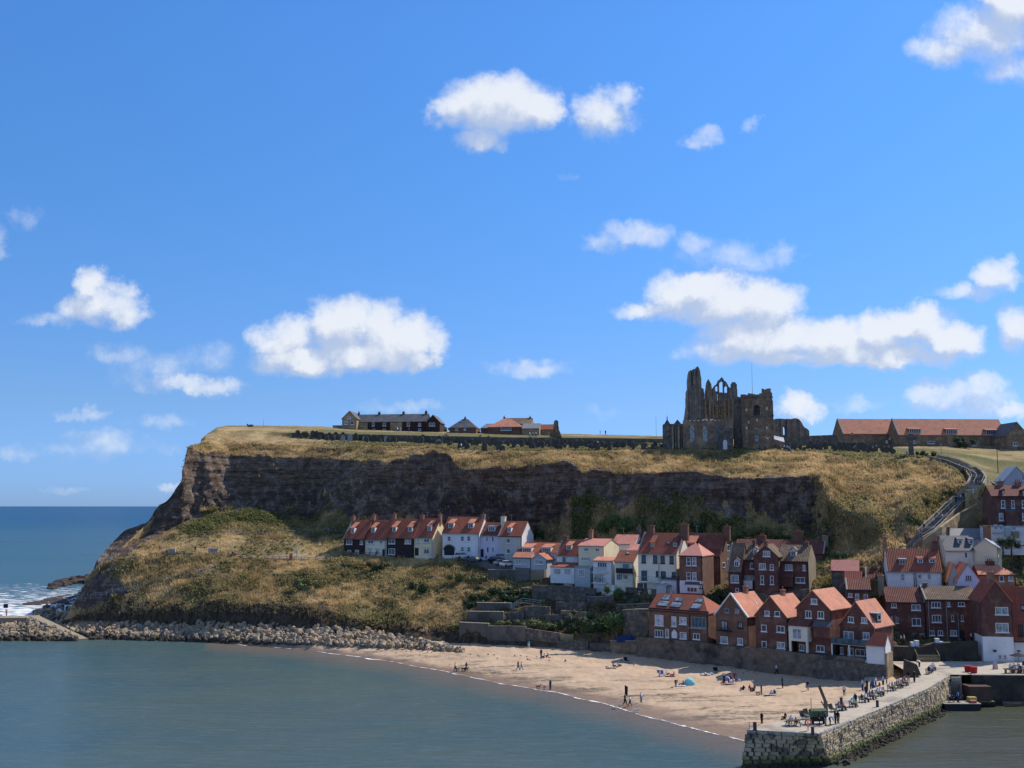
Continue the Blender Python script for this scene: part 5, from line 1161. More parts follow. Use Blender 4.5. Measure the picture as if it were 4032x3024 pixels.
# deck of quay and pier
def gd(u, v, z=ZD): return gz(u, v, z)
A = gd(2944,2873); B = gd(3226,2889); C = gd(3650,2712); D_ = gd(3738,2657)
E = gd(3165,2812); G = gd(3313,2752); H = gd(3500,2690); I = gd(3585,2652)
Q1 = gd(4150,2655); Q2 = gd(4150,2604); J = gd(3500,2604)
DECKM = mat('worn pale paving', (.46,.39,.30), (.36,.305,.235), 1.3, c3=(.25,.215,.17), sc3=.22, bump=.06, world=True)
STONE = None
def pier_stone_mat():
    m, nt, b = newmat('pier masonry')
    pos = N(nt, 'ShaderNodeNewGeometry').outputs['Position']; sz = N(nt, 'ShaderNodeSeparateXYZ'); LK(nt, pos, sz.inputs[0])
    oi = N(nt, 'ShaderNodeObjectInfo')
    v = N(nt, 'ShaderNodeTexVoronoi', inp={'Scale': 1.1}); LK(nt, pos, v.inputs['Vector']); sc_ = N(nt, 'ShaderNodeSeparateColor'); LK(nt, v.outputs['Color'], sc_.inputs[0])
    n = N(nt, 'ShaderNodeTexNoise', inp={'Scale': 2.4, 'Detail': 6., 'Roughness': .7}); LK(nt, pos, n.inputs['Vector'])
    r = M2(nt, 'FRACT', M2(nt, 'ADD', oi.outputs['Random'], sc_.outputs[0]))
    col = MIX(nt, r, (.46,.35,.20), (.34,.24,.145)); col = MIX(nt, SMOOTH(nt, n.outputs['Fac'], .4, .7), col, (.46,.385,.27))
    col = MIX(nt, SMOOTH(nt, sc_.outputs[1], .75, .8), col, (.17,.13,.10))
    zz = M2(nt, 'ADD', sz.outputs[2], M2(nt, 'MULTIPLY', n.outputs['Fac'], 1.2))
    col = MIX(nt, SMOOTH(nt, zz, 2.3, 1.5), col, (.17,.175,.055))
    col = MIX(nt, SMOOTH(nt, zz, 1.7, .9), col, (.05,.045,.028))
    col = MIX(nt, SMOOTH(nt, zz, 4.7, 5.2), col, (.34,.32,.28))
    LK(nt, col, b.inputs['Base Color']); b.inputs['Roughness'].default_value = .9
    bp = N(nt, 'ShaderNodeBump', inp={'Strength': .8, 'Distance': .08}); LK(nt, n.outputs['Fac'], bp.inputs['Height']); LK(nt, bp.outputs[0], b.inputs['Normal'])
    return m
PSM = pier_stone_mat()
B0 = gz(3272,3012,0); C0 = gz(3656,2824,0); D0 = gz(3742,2776,0)
A0 = A+Vector((-1.15,-1.1,0)); A0.z = 0
W0 = [(A,A0),(B,B0),(C,C0),(D_,D0)]
mb = MB()
top = [A,B,C,D_,Q1,Q2,J,I,H,G,E]
mb.add([tuple(p) for p in top], [tuple(range(len(top)))])
pier = mb.build('quay', DECKM); tag(pier, kind='structure')
# core behind the stones
def core(pairs, name, m, back=.25):
    mb = MB()
    for (a, a0), (b, b0) in zip(pairs, pairs[1:]):
        n_ = Vector(((b-a).y, -(b-a).x, 0)).normalized()
        k = -n_*back
        f = lambda p, p0: p+(p0-p)*1.35
        nu, nv = 10, 5; g_ = []
        for i in range(nu+1):
            p, p0 = a.lerp(b, i/nu), a0.lerp(b0, i/nu)
            for j in range(nv+1): g_.append(p+(p0-p)*1.35*j/nv+k-Vector((0,0,.006)))
        mb.add(g_, [(i*(nv+1)+j, (i+1)*(nv+1)+j, (i+1)*(nv+1)+j+1, i*(nv+1)+j+1) for i in range(nu) for j in range(nv)])
    return mb.build(name, m)
pw = core(W0, 'pier_wall', BR['dstone'], .25); tag(pw, 'long battered masonry face of the stone pier', 'pier')
inn = core([(E,Vector((E.x-.2,E.y+.2,0))),(A,A0)], 'inner_face', BR['dstone'], 0); inn.parent = pw
# joints deep between pillow faced stones
def stone_mesh(sd):
    r = random.Random(sd); v = []; f = []
    lay = [(0.,.0,.5),(.55,.0,.5),(.9,.07,.43),(1.,.2,.3)]
    for (d, ins, _) in lay:
        for (x, z) in ((-1,-1),(0,-1.02),(1,-1),(1.02,0),(1,1),(0,1.02),(-1,1),(-1.02,0)):
            s_ = .5-ins*.55; v.append((x*s_*(1+r.uniform(-.05,.05)), -d*(1+r.uniform(-.12,.12)), z*s_*(1+r.uniform(-.06,.06))))
    for k in range(3):
        for i in range(8): f.append((k*8+i, k*8+(i+1) % 8, (k+1)*8+(i+1) % 8, (k+1)*8+i))
    f.append(tuple(range(24, 32)))
    me = bpy.data.meshes.new('stone'); me.from_pydata(v, [], f); me.materials.append(PSM); return me
SM = [stone_mesh(i) for i in range(8)]
stones = []
rnd = random.Random(3)
def lay_stones(a, a0, b, b0, course=.46, big=1., zext=1.35):
    L = (b-a).length; dv = (b-a).normalized(); hgt = (a-a0).length
    nrow = int(hgt*zext/course)
    for r_ in range(nrow):
        t = (r_+.5)*course/hgt; s = -rnd.uniform(0,.6)
        while s < L:
            w_ = rnd.uniform(.42,1.05)*big*(1.25 if r_ == 0 else 1)
            c = max(.05, min(L, s+w_/2))/L
            pa = a.lerp(b, c); p0 = a0.lerp(b0, c); p = pa+(p0-pa)*t
            down = (p0-pa).normalized(); nrm = dv.cross(-down).normalized()
            if nrm.y > 0: nrm = -nrm
            M = Matrix((dv, -nrm, -down)).transposed().to_4x4()
            ww = min(w_, L-s if s >= 0 else w_+s)
            if ww > .2: stones.append((p-nrm*.18, M, (ww*.96, rnd.uniform(.22,.36)*(.8 if r_ == 0 else 1), course*rnd.uniform(.86,.97))))
            s += w_
lay_stones(A, A0, B, B0, .55, 1.35); lay_stones(B, B0, C, C0); lay_stones(C, C0, D_, D0)
stones.sort(key=lambda q: q[0].length)
for i, (p, M, s_) in enumerate(stones[:300]):
    o = link('stone', SM[i % 8], pw); o.matrix_world = Matrix.Translation(p) @ M @ Matrix.Diagonal((*s_, 1))
V = []; Fc = []
for i, (p, M, s_) in enumerate(stones[300:]):
    T_ = Matrix.Translation(p) @ M @ Matrix.Diagonal((*s_, 1)); n = len(V); V += [tuple(T_ @ v.co) for v in SM[i % 8].vertices]; Fc += [tuple(j+n for j in q.vertices) for q in SM[i % 8].polygons]
me = bpy.data.meshes.new('stonework'); me.from_pydata(V, [], Fc); me.materials.append(PSM); so_ = link('stonework', me, pw); so_['kind'] = 'stuff'
# weedy footing rocks along the pier come with the boulders below
# ---- quay face, landing steps
QM = mat('dark wet quay wall', (.060,.050,.038), (.030,.027,.024), .8, c3=(.09,.08,.06), sc3=.4, bump=.06, world=True)
qa = gd(3828,2659); qa.z = -1; qb = gd(4160,2661); qb.z = -1
strip_wall([(qa, ZD-.01),(qb, ZD-.01)], 1., QM, 'quay_wall', 'dark wet quay wall below the pub', 'quay wall', .03, cap=COP)
s0 = gd(3742,2660); s1 = gd(3775,2660); e0 = gz(3748,2744,.5)
ls = empty('landing_steps', Vector(((s0.x+s1.x)/2, s0.y, ZD)), 0, 'narrow flight of stone landing steps going down to the water at the quay', 'steps')
n_ = 17; lo_ = ls.location
for i in range(n_):
    t = (i+.5)/n_; z = ZD-.1-(ZD-.6)*t; y = s0.y-.3-(s0.y-e0.y-.3)*t
    mb = MB(); mb.box(s0.x-lo_.x+.05, s1.x-lo_.x+.2, y-lo_.y-.22, y-lo_.y+.28, z-lo_.z-.6, z-lo_.z); mb.build('step', COP, ls)
mb = MB(); mb.prism([(s1.x-lo_.x+.21, .3, -6),(s1.x-lo_.x+.21, .3, .1),(s1.x-lo_.x+.21, e0.y-lo_.y, -3.9),(s1.x-lo_.x+.21, e0.y-lo_.y, -6)], (.35,0,0)); mb.build('side_wall', COP, ls)
mb = MB(); mb.box(s1.x-lo_.x+.57, s1.x-lo_.x+4.3, -2.6, 1.2, -6, -1.4); mb.build('landing_block', mat('rust brown wall',(.10,.055,.042),(.06,.04,.035),1.), ls)
# ---- retaining wall behind the quay, stair
wall_px('7', [(200,1268,1500),(700,1285,1485),(930,1230,1490),(1560,1200,1540)], Y=[374,374], thick=1.5, m=QM, name='retaining_wall', label='dark retaining wall between the quay and the three-storey brick houses', rough=.08)
u,v = fz('7', 830, 1480); st = at(u, v, 371); o = empty('quay_stair', st, 0, 'short wooden stair with yellow handrails in front of the dark retaining wall', 'stair')
for i in range(6): mb = MB(); mb.box(-2.,2.,.3*i,.3*i+.34,-.2,.18*i+.15); mb.build('tread', WOOD, o)
YEL = mat('faded yellow rail', (.36,.33,.16))
for x in (-2.,2.):
    mb = MB(); mb.beam((x,-.1,.9),(x,1.9,2.2),.07); mb.beam((x,-.1,.0),(x,-.1,.9),.08); mb.beam((x,1.9,.5),(x,1.9,2.2),.08); mb.build('handrail', YEL, o)
for z in (.35,.65,.95): mb = MB(); mb.beam((-2,-.12,z),(2,-.12,z),.07); mb.build('rail', YEL, o)
mb = MB(); mb.box(-2.3,2.3,2.2,2.5,1.3,2.6); mb.build('recess_shade', QM, o)  # dark colour stands in for the shade of the recess behind the rails
# ================================================================== GARDEN TERRACES
BRG = BR['beige']
CONC = mat('grey concrete wall', (.17,.15,.125), (.115,.10,.085), .5, c3=(.07,.062,.055), sc3=.25, world=True, streak=True)
for (F, pts_, m_, lb, cp_, dz_) in (
 ('G', [(25,440,610),(360,455,620)], CONC, 'lowest grey concrete garden wall with a pale coping, left end of the terraces', COP, 2),
 ('G', [(345,480,645),(560,478,650),(785,484,660)], CONC, 'panelled concrete wall above the sand below the hedge', None, 2),
 ('G', [(790,505,640),(950,530,650),(1170,560,680)], BR['dstone'], 'crumbling rubble wall above the beach between concrete wall and stepped wall', None, 2),
 ('G', [(115,315,440),(530,320,440)], CONC, 'second grey terrace wall with sandy top, left end of the gardens', COP, 2),
 ('G', [(225,215,310),(620,220,300)], CONC, 'third grey terrace wall below the dark evergreen', COP, 2),
 ('G', [(1170,570,650),(1330,575,645)], BR['ystone'], 'small mossy yellow garden wall with a rail beside the trees', None, 1),
 ('G', [(1145,655,755),(1500,655,760)], BR['dstone'], 'stone wall at the back of the beach, left of the gap', None, 2),
 ('G', [(1520,675,765),(1750,680,770)], BR['dstone'], 'low stone wall at the back of the beach, middle piece', None, 2),
 ('G', [(1752,650,790),(2140,655,800)], BR['stone'], 'higher stone wall next to the broad brick house', COP, 2),
 ('G', [(1130,205,310),(1480,210,315)], BR['dstone'], 'upper rubble garden wall under the blue tarpaulin', None, 2),
 ('G', [(750,255,390),(900,250,400),(1060,258,400)], BR['dstone'], 'curved rubble wall supporting the turquoise stair', None, 2),
 ('G', [(1010,355,420),(1210,350,420)], CONC, 'small grey wall in the middle of the gardens', None, 2),
 ('G', [(1820,235,290),(2210,225,290)], BR['dstone'], 'wall topped by a white fence above the trees', COP, 2),
 ('G', [(1050,95,200),(1480,105,210)], BR['dstone'], 'second rubble wall up below the cottages, above the tarpaulin', None, 2),
 ('G', [(740,40,150),(1080,60,150)], BR['stone'], 'brown rubble bank wall left of the little bright bush', None, 2),
 ('G', [(1490,150,235),(1800,140,225)], BR['dstone'], 'short dark wall between the spiky plant and the pale ramp', COP, 2),
 ('G', [(1900,300,590),(2050,290,600),(2195,290,600)], BR['dstone'], 'tall dark rubble wall against the side of the broad brick house', COP, 2),
 ('G', [(1190,300,400),(1480,320,420)], BR['stone'], 'low brown wall in the gardens left of the feathery bush', None, 2),
 ('G', [(560,330,410),(760,300,410)], BR['dstone'], 'curving stone edge beneath the turquoise stair', None, 2),
 ('G', [(1660,20,120),(1800,10,140)], BR['ivory'], 'pale sloping garden ramp wall below the balconies', None, 2),
 ('2', [(80,900,1020),(640,905,1030)], CONC, 'tall concrete wall holding up the car park terrace', COP, 3),
 ('2', [(640,900,1060),(900,900,1060)], BRG, 'stepped beige wall under the grey gabled wing', None, 3),
 ('2', [(870,1015,1120),(1185,1020,1130)], BR['brick'], 'red brick parapet in front of the white cottage', COP, 3),
 ('2', [(1180,1045,1150),(1335,1045,1150)], BR['ivory'], 'cream garden wall with a little window below the glazed doors', None, 3),
 ('2', [(1335,1080,1200),(1660,1085,1200)], BR['dstone'], 'rubble wall below the stacked balconies', None, 3),
 ('2', [(720,1120,1330),(1200,1130,1320),(1640,1170,1320)], BR['dstone'], 'high dark rubble wall below the cottages', None, 2),
 ('2', [(1660,1010,1120),(1800,1000,1120)], BRG, 'tall pale buttress wall beside the two balconies', None, 3),
 ('2', [(2060,1040,1180),(2170,1040,1180)], BR['ivory'], 'rounded cream wall end below the black balcony', None, 3),
 ('3', [(50,1150,1260),(600,1190,1280)], BR['dstone'], 'dark wall in the undercroft below the tall cream house', None, 3),
 ('4', [(255,1225,1300),(900,1240,1320),(1430,1170,1300)], BR['dstone'], 'dark stone wall below the brick group with the beige gable', None, 3),
 ('4', [(1280,1105,1200),(1420,1110,1200)], BRG, 'low pale block at the foot of the beige gable', COP, 3),
 ('8', [(1540,540,860),(1770,510,800)], BR['ystone'], 'tall quarried stone wall beside the brick terrace', None, 3),
 ('8', [(780,1080,1300),(1030,900,1260),(1300,700,950),(1560,560,860)], BR['ystone'], 'weathered yellow stone retaining wall below the church steps', None, 3),
):
    wall_px(F, pts_, None, .6, m_, 'garden_wall', lb, .06 if m_ in (CONC,) else .14, cp_, dz_)
# blue tarpaulins
for (F,x0,y0,x1,y1,lb) in (('2',1490,1275,1605,1325,'small blue tarpaulin on a garden wall below the balconies'),('G',1830,590,2120,640,'dark blue covered skip beside the broad brick house')):
    h_ = hit(*fz(F,(x0+x1)/2,y1)); 
    if h_ is None: continue
    w_ = (x1-x0)*Fz[F][2]/FPX*h_.y; hh = (y1-y0)*Fz[F][2]/FPX*h_.y; o = MB(); o.prism([(-w_/2,-.5,-.3),(-w_/2,-.5,hh*.8),(-w_/4,-.5,hh),(w_/3,-.5,hh*.85),(w_/2,-.5,hh*.7),(w_/2,-.5,-.3)],(0,1.1,0))
    b_ = o.build('tarpaulin', mat('blue tarpaulin',(.03,.11,.30)if F=='2' else (.02,.05,.16))); b_.location = h_+Vector((0,-.6,0)); tag(b_, lb, 'tarpaulin')
# turquoise stair of the gardens
TQ = mat('turquoise painted rail', (.22,.36,.36))
h_ = hit(*fz('G', 680, 300)); o = empty('garden_stair', h_, 0, 'zigzag garden stair with turquoise handrails between the terrace walls', 'stair')
def seg(x0,y0,x1,y1,nm='handrail'):
    a = atx(*fz('G',x0,y0), h_.y/KY-1.5)-h_; b = atx(*fz('G',x1,y1), h_.y/KY-1.5)-h_; mb = MB(); mb.beam(a,b,.09); mb.beam(a-Vector((0,0,.45)),b-Vector((0,0,.45)),.07)
    for i in range(6): p = a.lerp(b,i/5); mb.beam(p-Vector((0,0,1.0)),p,.07)
    mb.build(nm, TQ, o); mb = MB()
    for i in range(7): p = a.lerp(b,(i+.5)/7)-Vector((0,0,1.05)); mb.box(p.x-.2,p.x+.25,p.y+.1,p.y+1.,p.z-.15,p.z)
    mb.build('flight', WOOD, o)
for s_ in ((605,230,655,212),(660,205,750,160),(750,160,960,190),(625,255,745,310)): seg(*s_)
# ================================================================== CHURCH STEPS
pp = STEP_PATH
cs = empty('church_steps', pp[0], 0, 'long flight of church steps with stone kerb and black handrails climbing the grass hill', 'steps')
base = pp[0]; STP = []
STM = mat('worn step stone shaded', (.135,.12,.10), (.085,.078,.068), 1.2, world=True)
STM2 = mat('worn step stone sunlit', (.24,.21,.17), (.16,.14,.12), 1.2, world=True)
for a, b in zip(pp, pp[1:]):
    L = (b-a).length; n = max(2, int(L/.62)); hd = Vector(((b-a).x,(b-a).y,0)).normalized(); sd_ = Vector((-hd.y, hd.x, 0))
    for i in range(n):
        p = a.lerp(b, i/n); STP.append((p, hd, sd_))
stm = []
for q, (p, hd, sd_) in enumerate(STP):
    if q % 2: continue
    mb = MB(); c = p-base+Vector((0,0,.45)); W_ = 1.55
    P4 = [c-sd_*W_-hd*.1, c+sd_*W_-hd*.1, c+sd_*W_+hd*1.3, c-sd_*W_+hd*1.3]
    mb.prism([v_-Vector((0,0,1.6)) for v_ in P4], (0,0,1.6)); mb.build('step', COP if q % 14 in (0,2) else (STM if q % 4 else STM2), cs)  # alternating tones put lit treads and shaded risers into the colour; pale landings
for sgn, nm in ((-1,'kerb_wall'),(1,'kerb_wall')):
    mb = MB()
    for (p,hd,sd_),(p2,hd2,sd2) in zip(STP[::4], STP[4::4]): mb.beam(p-base+sd_*1.8*sgn+Vector((0,0,.35+rnd.uniform(-.12,.12))), p2-base+sd2*1.8*sgn+Vector((0,0,.35+rnd.uniform(-.12,.12))), .4, 1.2)
    mb.build(nm, BR['beige'], cs)
for off in (-1.4, 1.4, .3):
    mb = MB()
    for (p,hd,sd_),(p2,hd2,sd2) in zip(STP[::4], STP[4::4]):
        a = p-base+sd_*off+Vector((0,0,1.4)); b = p2-base+sd2*off+Vector((0,0,1.4)); mb.beam(a, b, .07); mb.beam(a-Vector((0,0,1.1)), a, .06)
    mb.build('handrail', GRN, cs)
# ================================================================== BOULDERS
def boulder_mesh(sd):
    bm = bmesh.new(); bmesh.ops.create_icosphere(bm, subdivisions=1 if sd % 2 else 2, radius=.5); r = random.Random(sd)
    ax = [Vector((r.uniform(-1,1),r.uniform(-1,1),r.uniform(-1,1))).normalized() for _ in range(9)]; dd = [r.uniform(.26,.42) for _ in ax]
    for v in bm.verts:
        for a, d in zip(ax, dd):
            t = v.co.dot(a)
            if t > d: v.co -= a*(t-d)
        v.co.z *= .8
    me = bpy.data.meshes.new('boulder'); bm.to_mesh(me); bm.free(); return me
BMS = [boulder_mesh(i) for i in range(10)]
def boulder_mat():
    m, nt, b = newmat('armour rock')
    pos = N(nt, 'ShaderNodeNewGeometry').outputs['Position']; sz = N(nt, 'ShaderNodeSeparateXYZ'); LK(nt, pos, sz.inputs[0])
    v = N(nt, 'ShaderNodeTexVoronoi', inp={'Scale': .75}); LK(nt, pos, v.inputs['Vector']); sc_ = N(nt, 'ShaderNodeSeparateColor'); LK(nt, v.outputs['Color'], sc_.inputs[0])
    oi = N(nt, 'ShaderNodeObjectInfo')
    n = N(nt, 'ShaderNodeTexNoise', inp={'Scale': 2., 'Detail': 6., 'Roughness': .7}); LK(nt, pos, n.inputs['Vector'])
    r = M2(nt, 'FRACT', M2(nt, 'ADD', oi.outputs['Random'], sc_.outputs[0]))
    col = MIX(nt, SMOOTH(nt, r, .0, .5), (.36,.29,.20), (.27,.20,.13)); col = MIX(nt, SMOOTH(nt, r, .55, .7), col, (.46,.33,.19)); col = MIX(nt, SMOOTH(nt, r, .88, .93), col, (.52,.50,.45))
    col = MIX(nt, SMOOTH(nt, r, .78, .84), col, (.19,.17,.15))
    col = MIX(nt, M2(nt, 'MULTIPLY', SMOOTH(nt, n.outputs['Fac'], .45, .7), .6), col, (.13,.11,.09))
    zz = M2(nt, 'ADD', sz.outputs[2], M2(nt, 'MULTIPLY', n.outputs['Fac'], 1.))
    col = MIX(nt, SMOOTH(nt, zz, 2.1, 1.2), col, (.055,.047,.035))
    LK(nt, col, b.inputs['Base Color']); b.inputs['Roughness'].default_value = .9
    return m
BLM = boulder_mat()
for m_ in BMS: m_.materials.append(BLM)
rnd = random.Random(21); bl = []
fu = [0,150,400,900,1400,1600,1850]; fv = [2524,2520,2516,2530,2548,2556,2572]
bu = [100,200,300,450,800,1200,1500,1650,1850]; bv = [2420,2410,2425,2446,2462,2478,2500,2535,2568]
for k in range(2700):
    u = rnd.uniform(120, 1830)
    if u > 1500 and rnd.random() < (u-1500)/380: continue
    s = rnd.random(); a = gz(u, np.interp(u, fu, fv), .1); b = gz(u, np.interp(u, bu, bv), 3.1); p = a.lerp(b, s)
    v_ = np.interp(s, [0,1], [np.interp(u, fu, fv), np.interp(u, bu, bv)])
    h_ = BBVH.ray_cast(Vector((0,0,CAMZ)), Vector(rays(u, v_)).normalized())[0] if u > 770 else None
    if h_ is not None: p = h_+Vector((0,0,.25+.5*s))
    if 100 < u < 350 and abs(v_-np.interp(u,[115,330],[2430,2515])) < 10: continue
    if 100 < u < 350 and s < .5 and rnd.random() < .0: continue
    if rnd.random() < max(0, (s-.72)*2.2): continue
    sz_ = rnd.choice([rnd.uniform(.6,1.2), rnd.uniform(1.1,2.3)])*(1 if u < 1550 else .8)
    bl.append((p+Vector((0,0,rnd.uniform(-.3,.3))), sz_))
for k in range(900):      # the rock groyne left of the ramp
    u = rnd.uniform(-140, 300); s = rnd.random(); vt = np.interp(u,[-140,100,180,300],[2428,2430,2462,2508]); a = gz(u, 2524, 0.); b = gz(u, vt, 3.9 if u < 120 else np.interp(u,[120,300],[3.9,.8])); p = a.lerp(b, s)
    bl.append((p+Vector((0,0,rnd.uniform(-.3,.3))), rnd.uniform(.7,1.9)))
for k in range(260):      # rocks heaped behind the ramp, at the foot of the nose
    u = rnd.uniform(135, 345); v = rnd.uniform(2388, 2436) if u > 170 else rnd.uniform(2408, 2430); bl.append((gz(u, v+(u-240)*.02, rnd.uniform(.2, 1.6)), rnd.uniform(.8, 2.)))
for k in range(520):      # weedy footing of the pier
    t = rnd.random(); a, b = (B0, C0) if t < .78 else (C0, D0); c = a.lerp(b, rnd.random()); n_ = Vector(((b-a).y, -(b-a).x, 0)).normalized()
    bl.append((c+n_*rnd.uniform(-.2,1.7)+Vector((0,0,rnd.uniform(-.25,.05))), rnd.uniform(.3,.95)))
for k in range(60):       # stones strewn on the upper beach
    u = rnd.uniform(1550, 3300); p = sand_hit(u, np.interp(u,[1550,2000,2500,3000,3300],[2562,2580,2600,2640,2660])+abs(rnd.gauss(0,12))); bl.append((p+Vector((0,0,.05)), rnd.uniform(.2,.6)))
bl.sort(key=lambda q: -q[1]/q[0].length if q[0].x < 20 else 0)
V = []; Fc = []
for i, (p, s_) in enumerate(bl):
    e = (rnd.uniform(0,6),rnd.uniform(0,6),rnd.uniform(0,6)); sc_ = (s_*rnd.uniform(.9,1.5), s_*rnd.uniform(.8,1.3), s_*rnd.uniform(.7,1.))
    if i < 290:
        o = link('boulder', BMS[i % 10]); o.location = p; o.rotation_euler = e; o.scale = sc_
        lf = p.x < -95
        tag(o, 'large angular pale boulder in the sea defence '+('by the concrete ramp' if lf else 'below the dry grass slope'), 'boulder', 'armour boulders '+('by the ramp' if lf else 'below the slope'))
    else:
        from mathutils import Euler
        T_ = Matrix.Translation(p) @ Euler(e).to_matrix().to_4x4() @ Matrix.Diagonal((*sc_, 1)); n = len(V); me_ = BMS[1+2*(i % 5)]
        V += [tuple(T_ @ v.co) for v in me_.vertices]; Fc += [tuple(j+n for j in q.vertices) for q in me_.polygons]
me = bpy.data.meshes.new('boulders'); me.from_pydata(V, [], Fc); me.materials.append(BLM); o = link('boulders', me); tag(o, 'bank of smaller armour rocks along the shore', kind='stuff')
# concrete ramp
RM = mat('pale concrete ramp', (.30,.245,.18), (.23,.19,.14), .6, world=True)
a = gz(112,2424,4.2); b = gz(150,2422,4.1); c = gz(345,2513,.35); d = gz(300,2518,.25)
mb = MB(); P4 = [a,b,c,d]; mb.prism([p-Vector((0,0,1.2)) for p in P4], (0,0,1.2)); o = mb.build('slipway', RM); tag(o, kind='structure')
e_ = gz(-120,2424,4.3); g_ = gz(-120,2434,4.3); h2 = gz(120,2432,4.2); mb = MB(); mb.prism([p-Vector((0,0,1.2)) for p in (e_,a+Vector((-.01,0,0)),h2,g_)], (0,0,1.2)); o = mb.build('groyne_path', RM); tag(o, kind='structure')
# reef and nose rocks
DRM = mat('dark wet reef rock', (.040,.032,.028), (.075,.050,.040), .5, c3=(.02,.018,.018), sc3=.2, world=True)
V = []; Fc = []
def reef(n, f, sz0, sz1, flat):
    for k in range(n):
        p, = [f()]; s_ = rnd.uniform(sz0, sz1); T_ = Matrix.Translation(p) @ Matrix.Rotation(rnd.uniform(0,6),4,'Z') @ Matrix.Diagonal((s_*1.6, s_*1.2, s_*flat, 1)); n_ = len(V); me_ = BMS[rnd.randrange(10)]
        V.extend(tuple(T_ @ v.co) for v in me_.vertices); Fc.extend(tuple(j+n_ for j in q.vertices) for q in me_.polygons)
def f1():
    u = rnd.uniform(200, 395); return gz(u, np.interp(u,[199,253,301,368],[2300,2283,2270,2266])+rnd.uniform(0,22), rnd.uniform(0,1.6)*(u-190)/190)
def f2():
    t = rnd.random(); u = 95+t*230; return gz(u, np.interp(u,[95,200,325],[2378,2358,2340])+rnd.uniform(-6,34)*(.15+t), .05)
reef(170, f1, 1.5, 4.2, .7); reef(300, f2, .8, 2.6, .3)
me = bpy.data.meshes.new('reef_rocks'); me.from_pydata(V, [], Fc); me.materials.append(DRM); o = link('reef_rocks', me); tag(o, 'dark wet reef rocks running out into the surf', kind='stuff')
# ================================================================== FOAM
def foam_mat():
    m, nt, b = newmat('sea foam'); pos = N(nt, 'ShaderNodeNewGeometry').outputs['Position']
    mp = N(nt, 'ShaderNodeMapping'); mp.inputs['Scale'].default_value = (.35, 1., 1); LK(nt, pos, mp.inputs[0])
    n = N(nt, 'ShaderNodeTexNoise', inp={'Scale': .45, 'Detail': 6., 'Roughness': .7}); LK(nt, mp.outputs[0], n.inputs['Vector'])
    b.inputs['Base Color'].default_value = (.82,.84,.86,1); b.inputs['Roughness'].default_value = .9
    va = N(nt, 'ShaderNodeVertexColor', layer_name='d'); LK(nt, SMOOTH(nt, M2(nt, 'ADD', n.outputs['Fac'], M2(nt, 'MULTIPLY', va.outputs[0], .5)), .58, .76), b.inputs['Alpha']); return m
FM = foam_mat()
def foam_sheet(name, pts, label):
    V = []; F2 = []; C_ = []
    for i, (a, b) in enumerate(pts):
        for j in range(7): t = j/6; p = a.lerp(b, t); V.append(tuple(p)); C_.append((1-abs(t*2-1)**2*1.4)*.42 if name != 'surf' else .46-.42*t)
        if i: F2 += [((i-1)*7+j, i*7+j, i*7+j+1, (i-1)*7+j+1) for j in range(6)]
    me = bpy.data.meshes.new(name); me.from_pydata(V, [], F2); me.materials.append(FM); c = me.color_attributes.new('d','FLOAT_COLOR','POINT'); c.data.foreach_set('color', np.array([[x,x,x,1] for x in C_]).ravel().astype(np.float32))
    o = link(name, me); tag(o, label, kind='stuff')
P_ = []
for i in range(500):
    u = 900+i*(2945-900)/499; v = np.interp(u, SHU, [p[1] for p in SHORE]); n1 = vnoise(np.array([[i*.11,0,0]]),5)[0]; n2 = vnoise(np.array([[i*.5,3,0]]),6)[0]
    w_ = (.03+.42*n1*n2*2); c = gz(u, v+(n1-.5)*5, .06); P_.append((c+Vector((-.3,-w_*.8,0)), c+Vector((0,w_*1.3,.03))))
foam_sheet('wave_foam', P_, 'thin line of white foam along the edge of the beach')
P_ = []
for i in range(90):
    u = -120+i*(470/89); P_.append((gz(u, 2446-max(0,(u-150)*.35), .06), gz(u, 2296+max(0,(u-120)*.02), .12)))
foam_sheet('surf', P_, 'white breaking surf off the foot of the headland')
# ================================================================== GRASS AND SCRUB
def scatter():
    g = LPg; nr, nc = LNR, LNC
    a = g[1:,:-1]-g[:-1,:-1]; b = g[:-1,1:]-g[:-1,:-1]; ar = np.linalg.norm(np.cross(a, b), axis=2)
    C = LC.reshape(nr, nc, 4)[:-1,:-1]; U = LU.reshape(nr, nc)[:-1,:-1]; T = LTg[:-1,:-1]; Z = g[:-1,:-1,2]
    ok = (STEP_DIST.reshape(nr, nc)[:-1,:-1] > 3.3) & (Z > 2.5) & (T > 1.6) & (T < 7.5) & (U > 280) & (U < 4060) & (g[:-1,:-1,1] < 345)
    w = ar*ok*(1-C[...,0]*.99)*np.where((T > 3.0) & (T < 3.8) & (U > 640) & (U < 2100), .25, 1.)*np.where(C[...,2] > .6, .35, 1.)
    w = np.where((U > 1900) & (T < 3.9), w*.4, w)
    w = w*np.where(T > 6.95, .25, 1.)
    p = (w/w.sum()).ravel(); rg = np.random.default_rng(5)
    n = 95000; ids = rg.choice(len(p), n, p=p); i = ids//(nc-1); j = ids % (nc-1); r1, r2 = rg.random(n), rg.random(n)
    P = g[i,j]+(g[i+1,j]-g[i,j])*r1[:,None]+(g[i,j+1]-g[i,j])*r2[:,None]
    return P, C[i,j], U[i,j], T[i,j], rg
P_, C_, U_, T_g, rg = scatter(); n = len(P_)
patch = fbm(P_, .25, 3, 71); hgt = np.clip(.55+patch*2.2, .25, 1.3)*rg.uniform(.6, 1.25, n)*np.where(T_g > 6.9, .5, 1.)
ld_ = LBVH.find_nearest if False else None
leafy = (rg.random(n) < np.clip(C_[:,1]*1.1-.1, 0, 1)) | ((C_[:,3] > .5) & (rg.random(n) < .5))
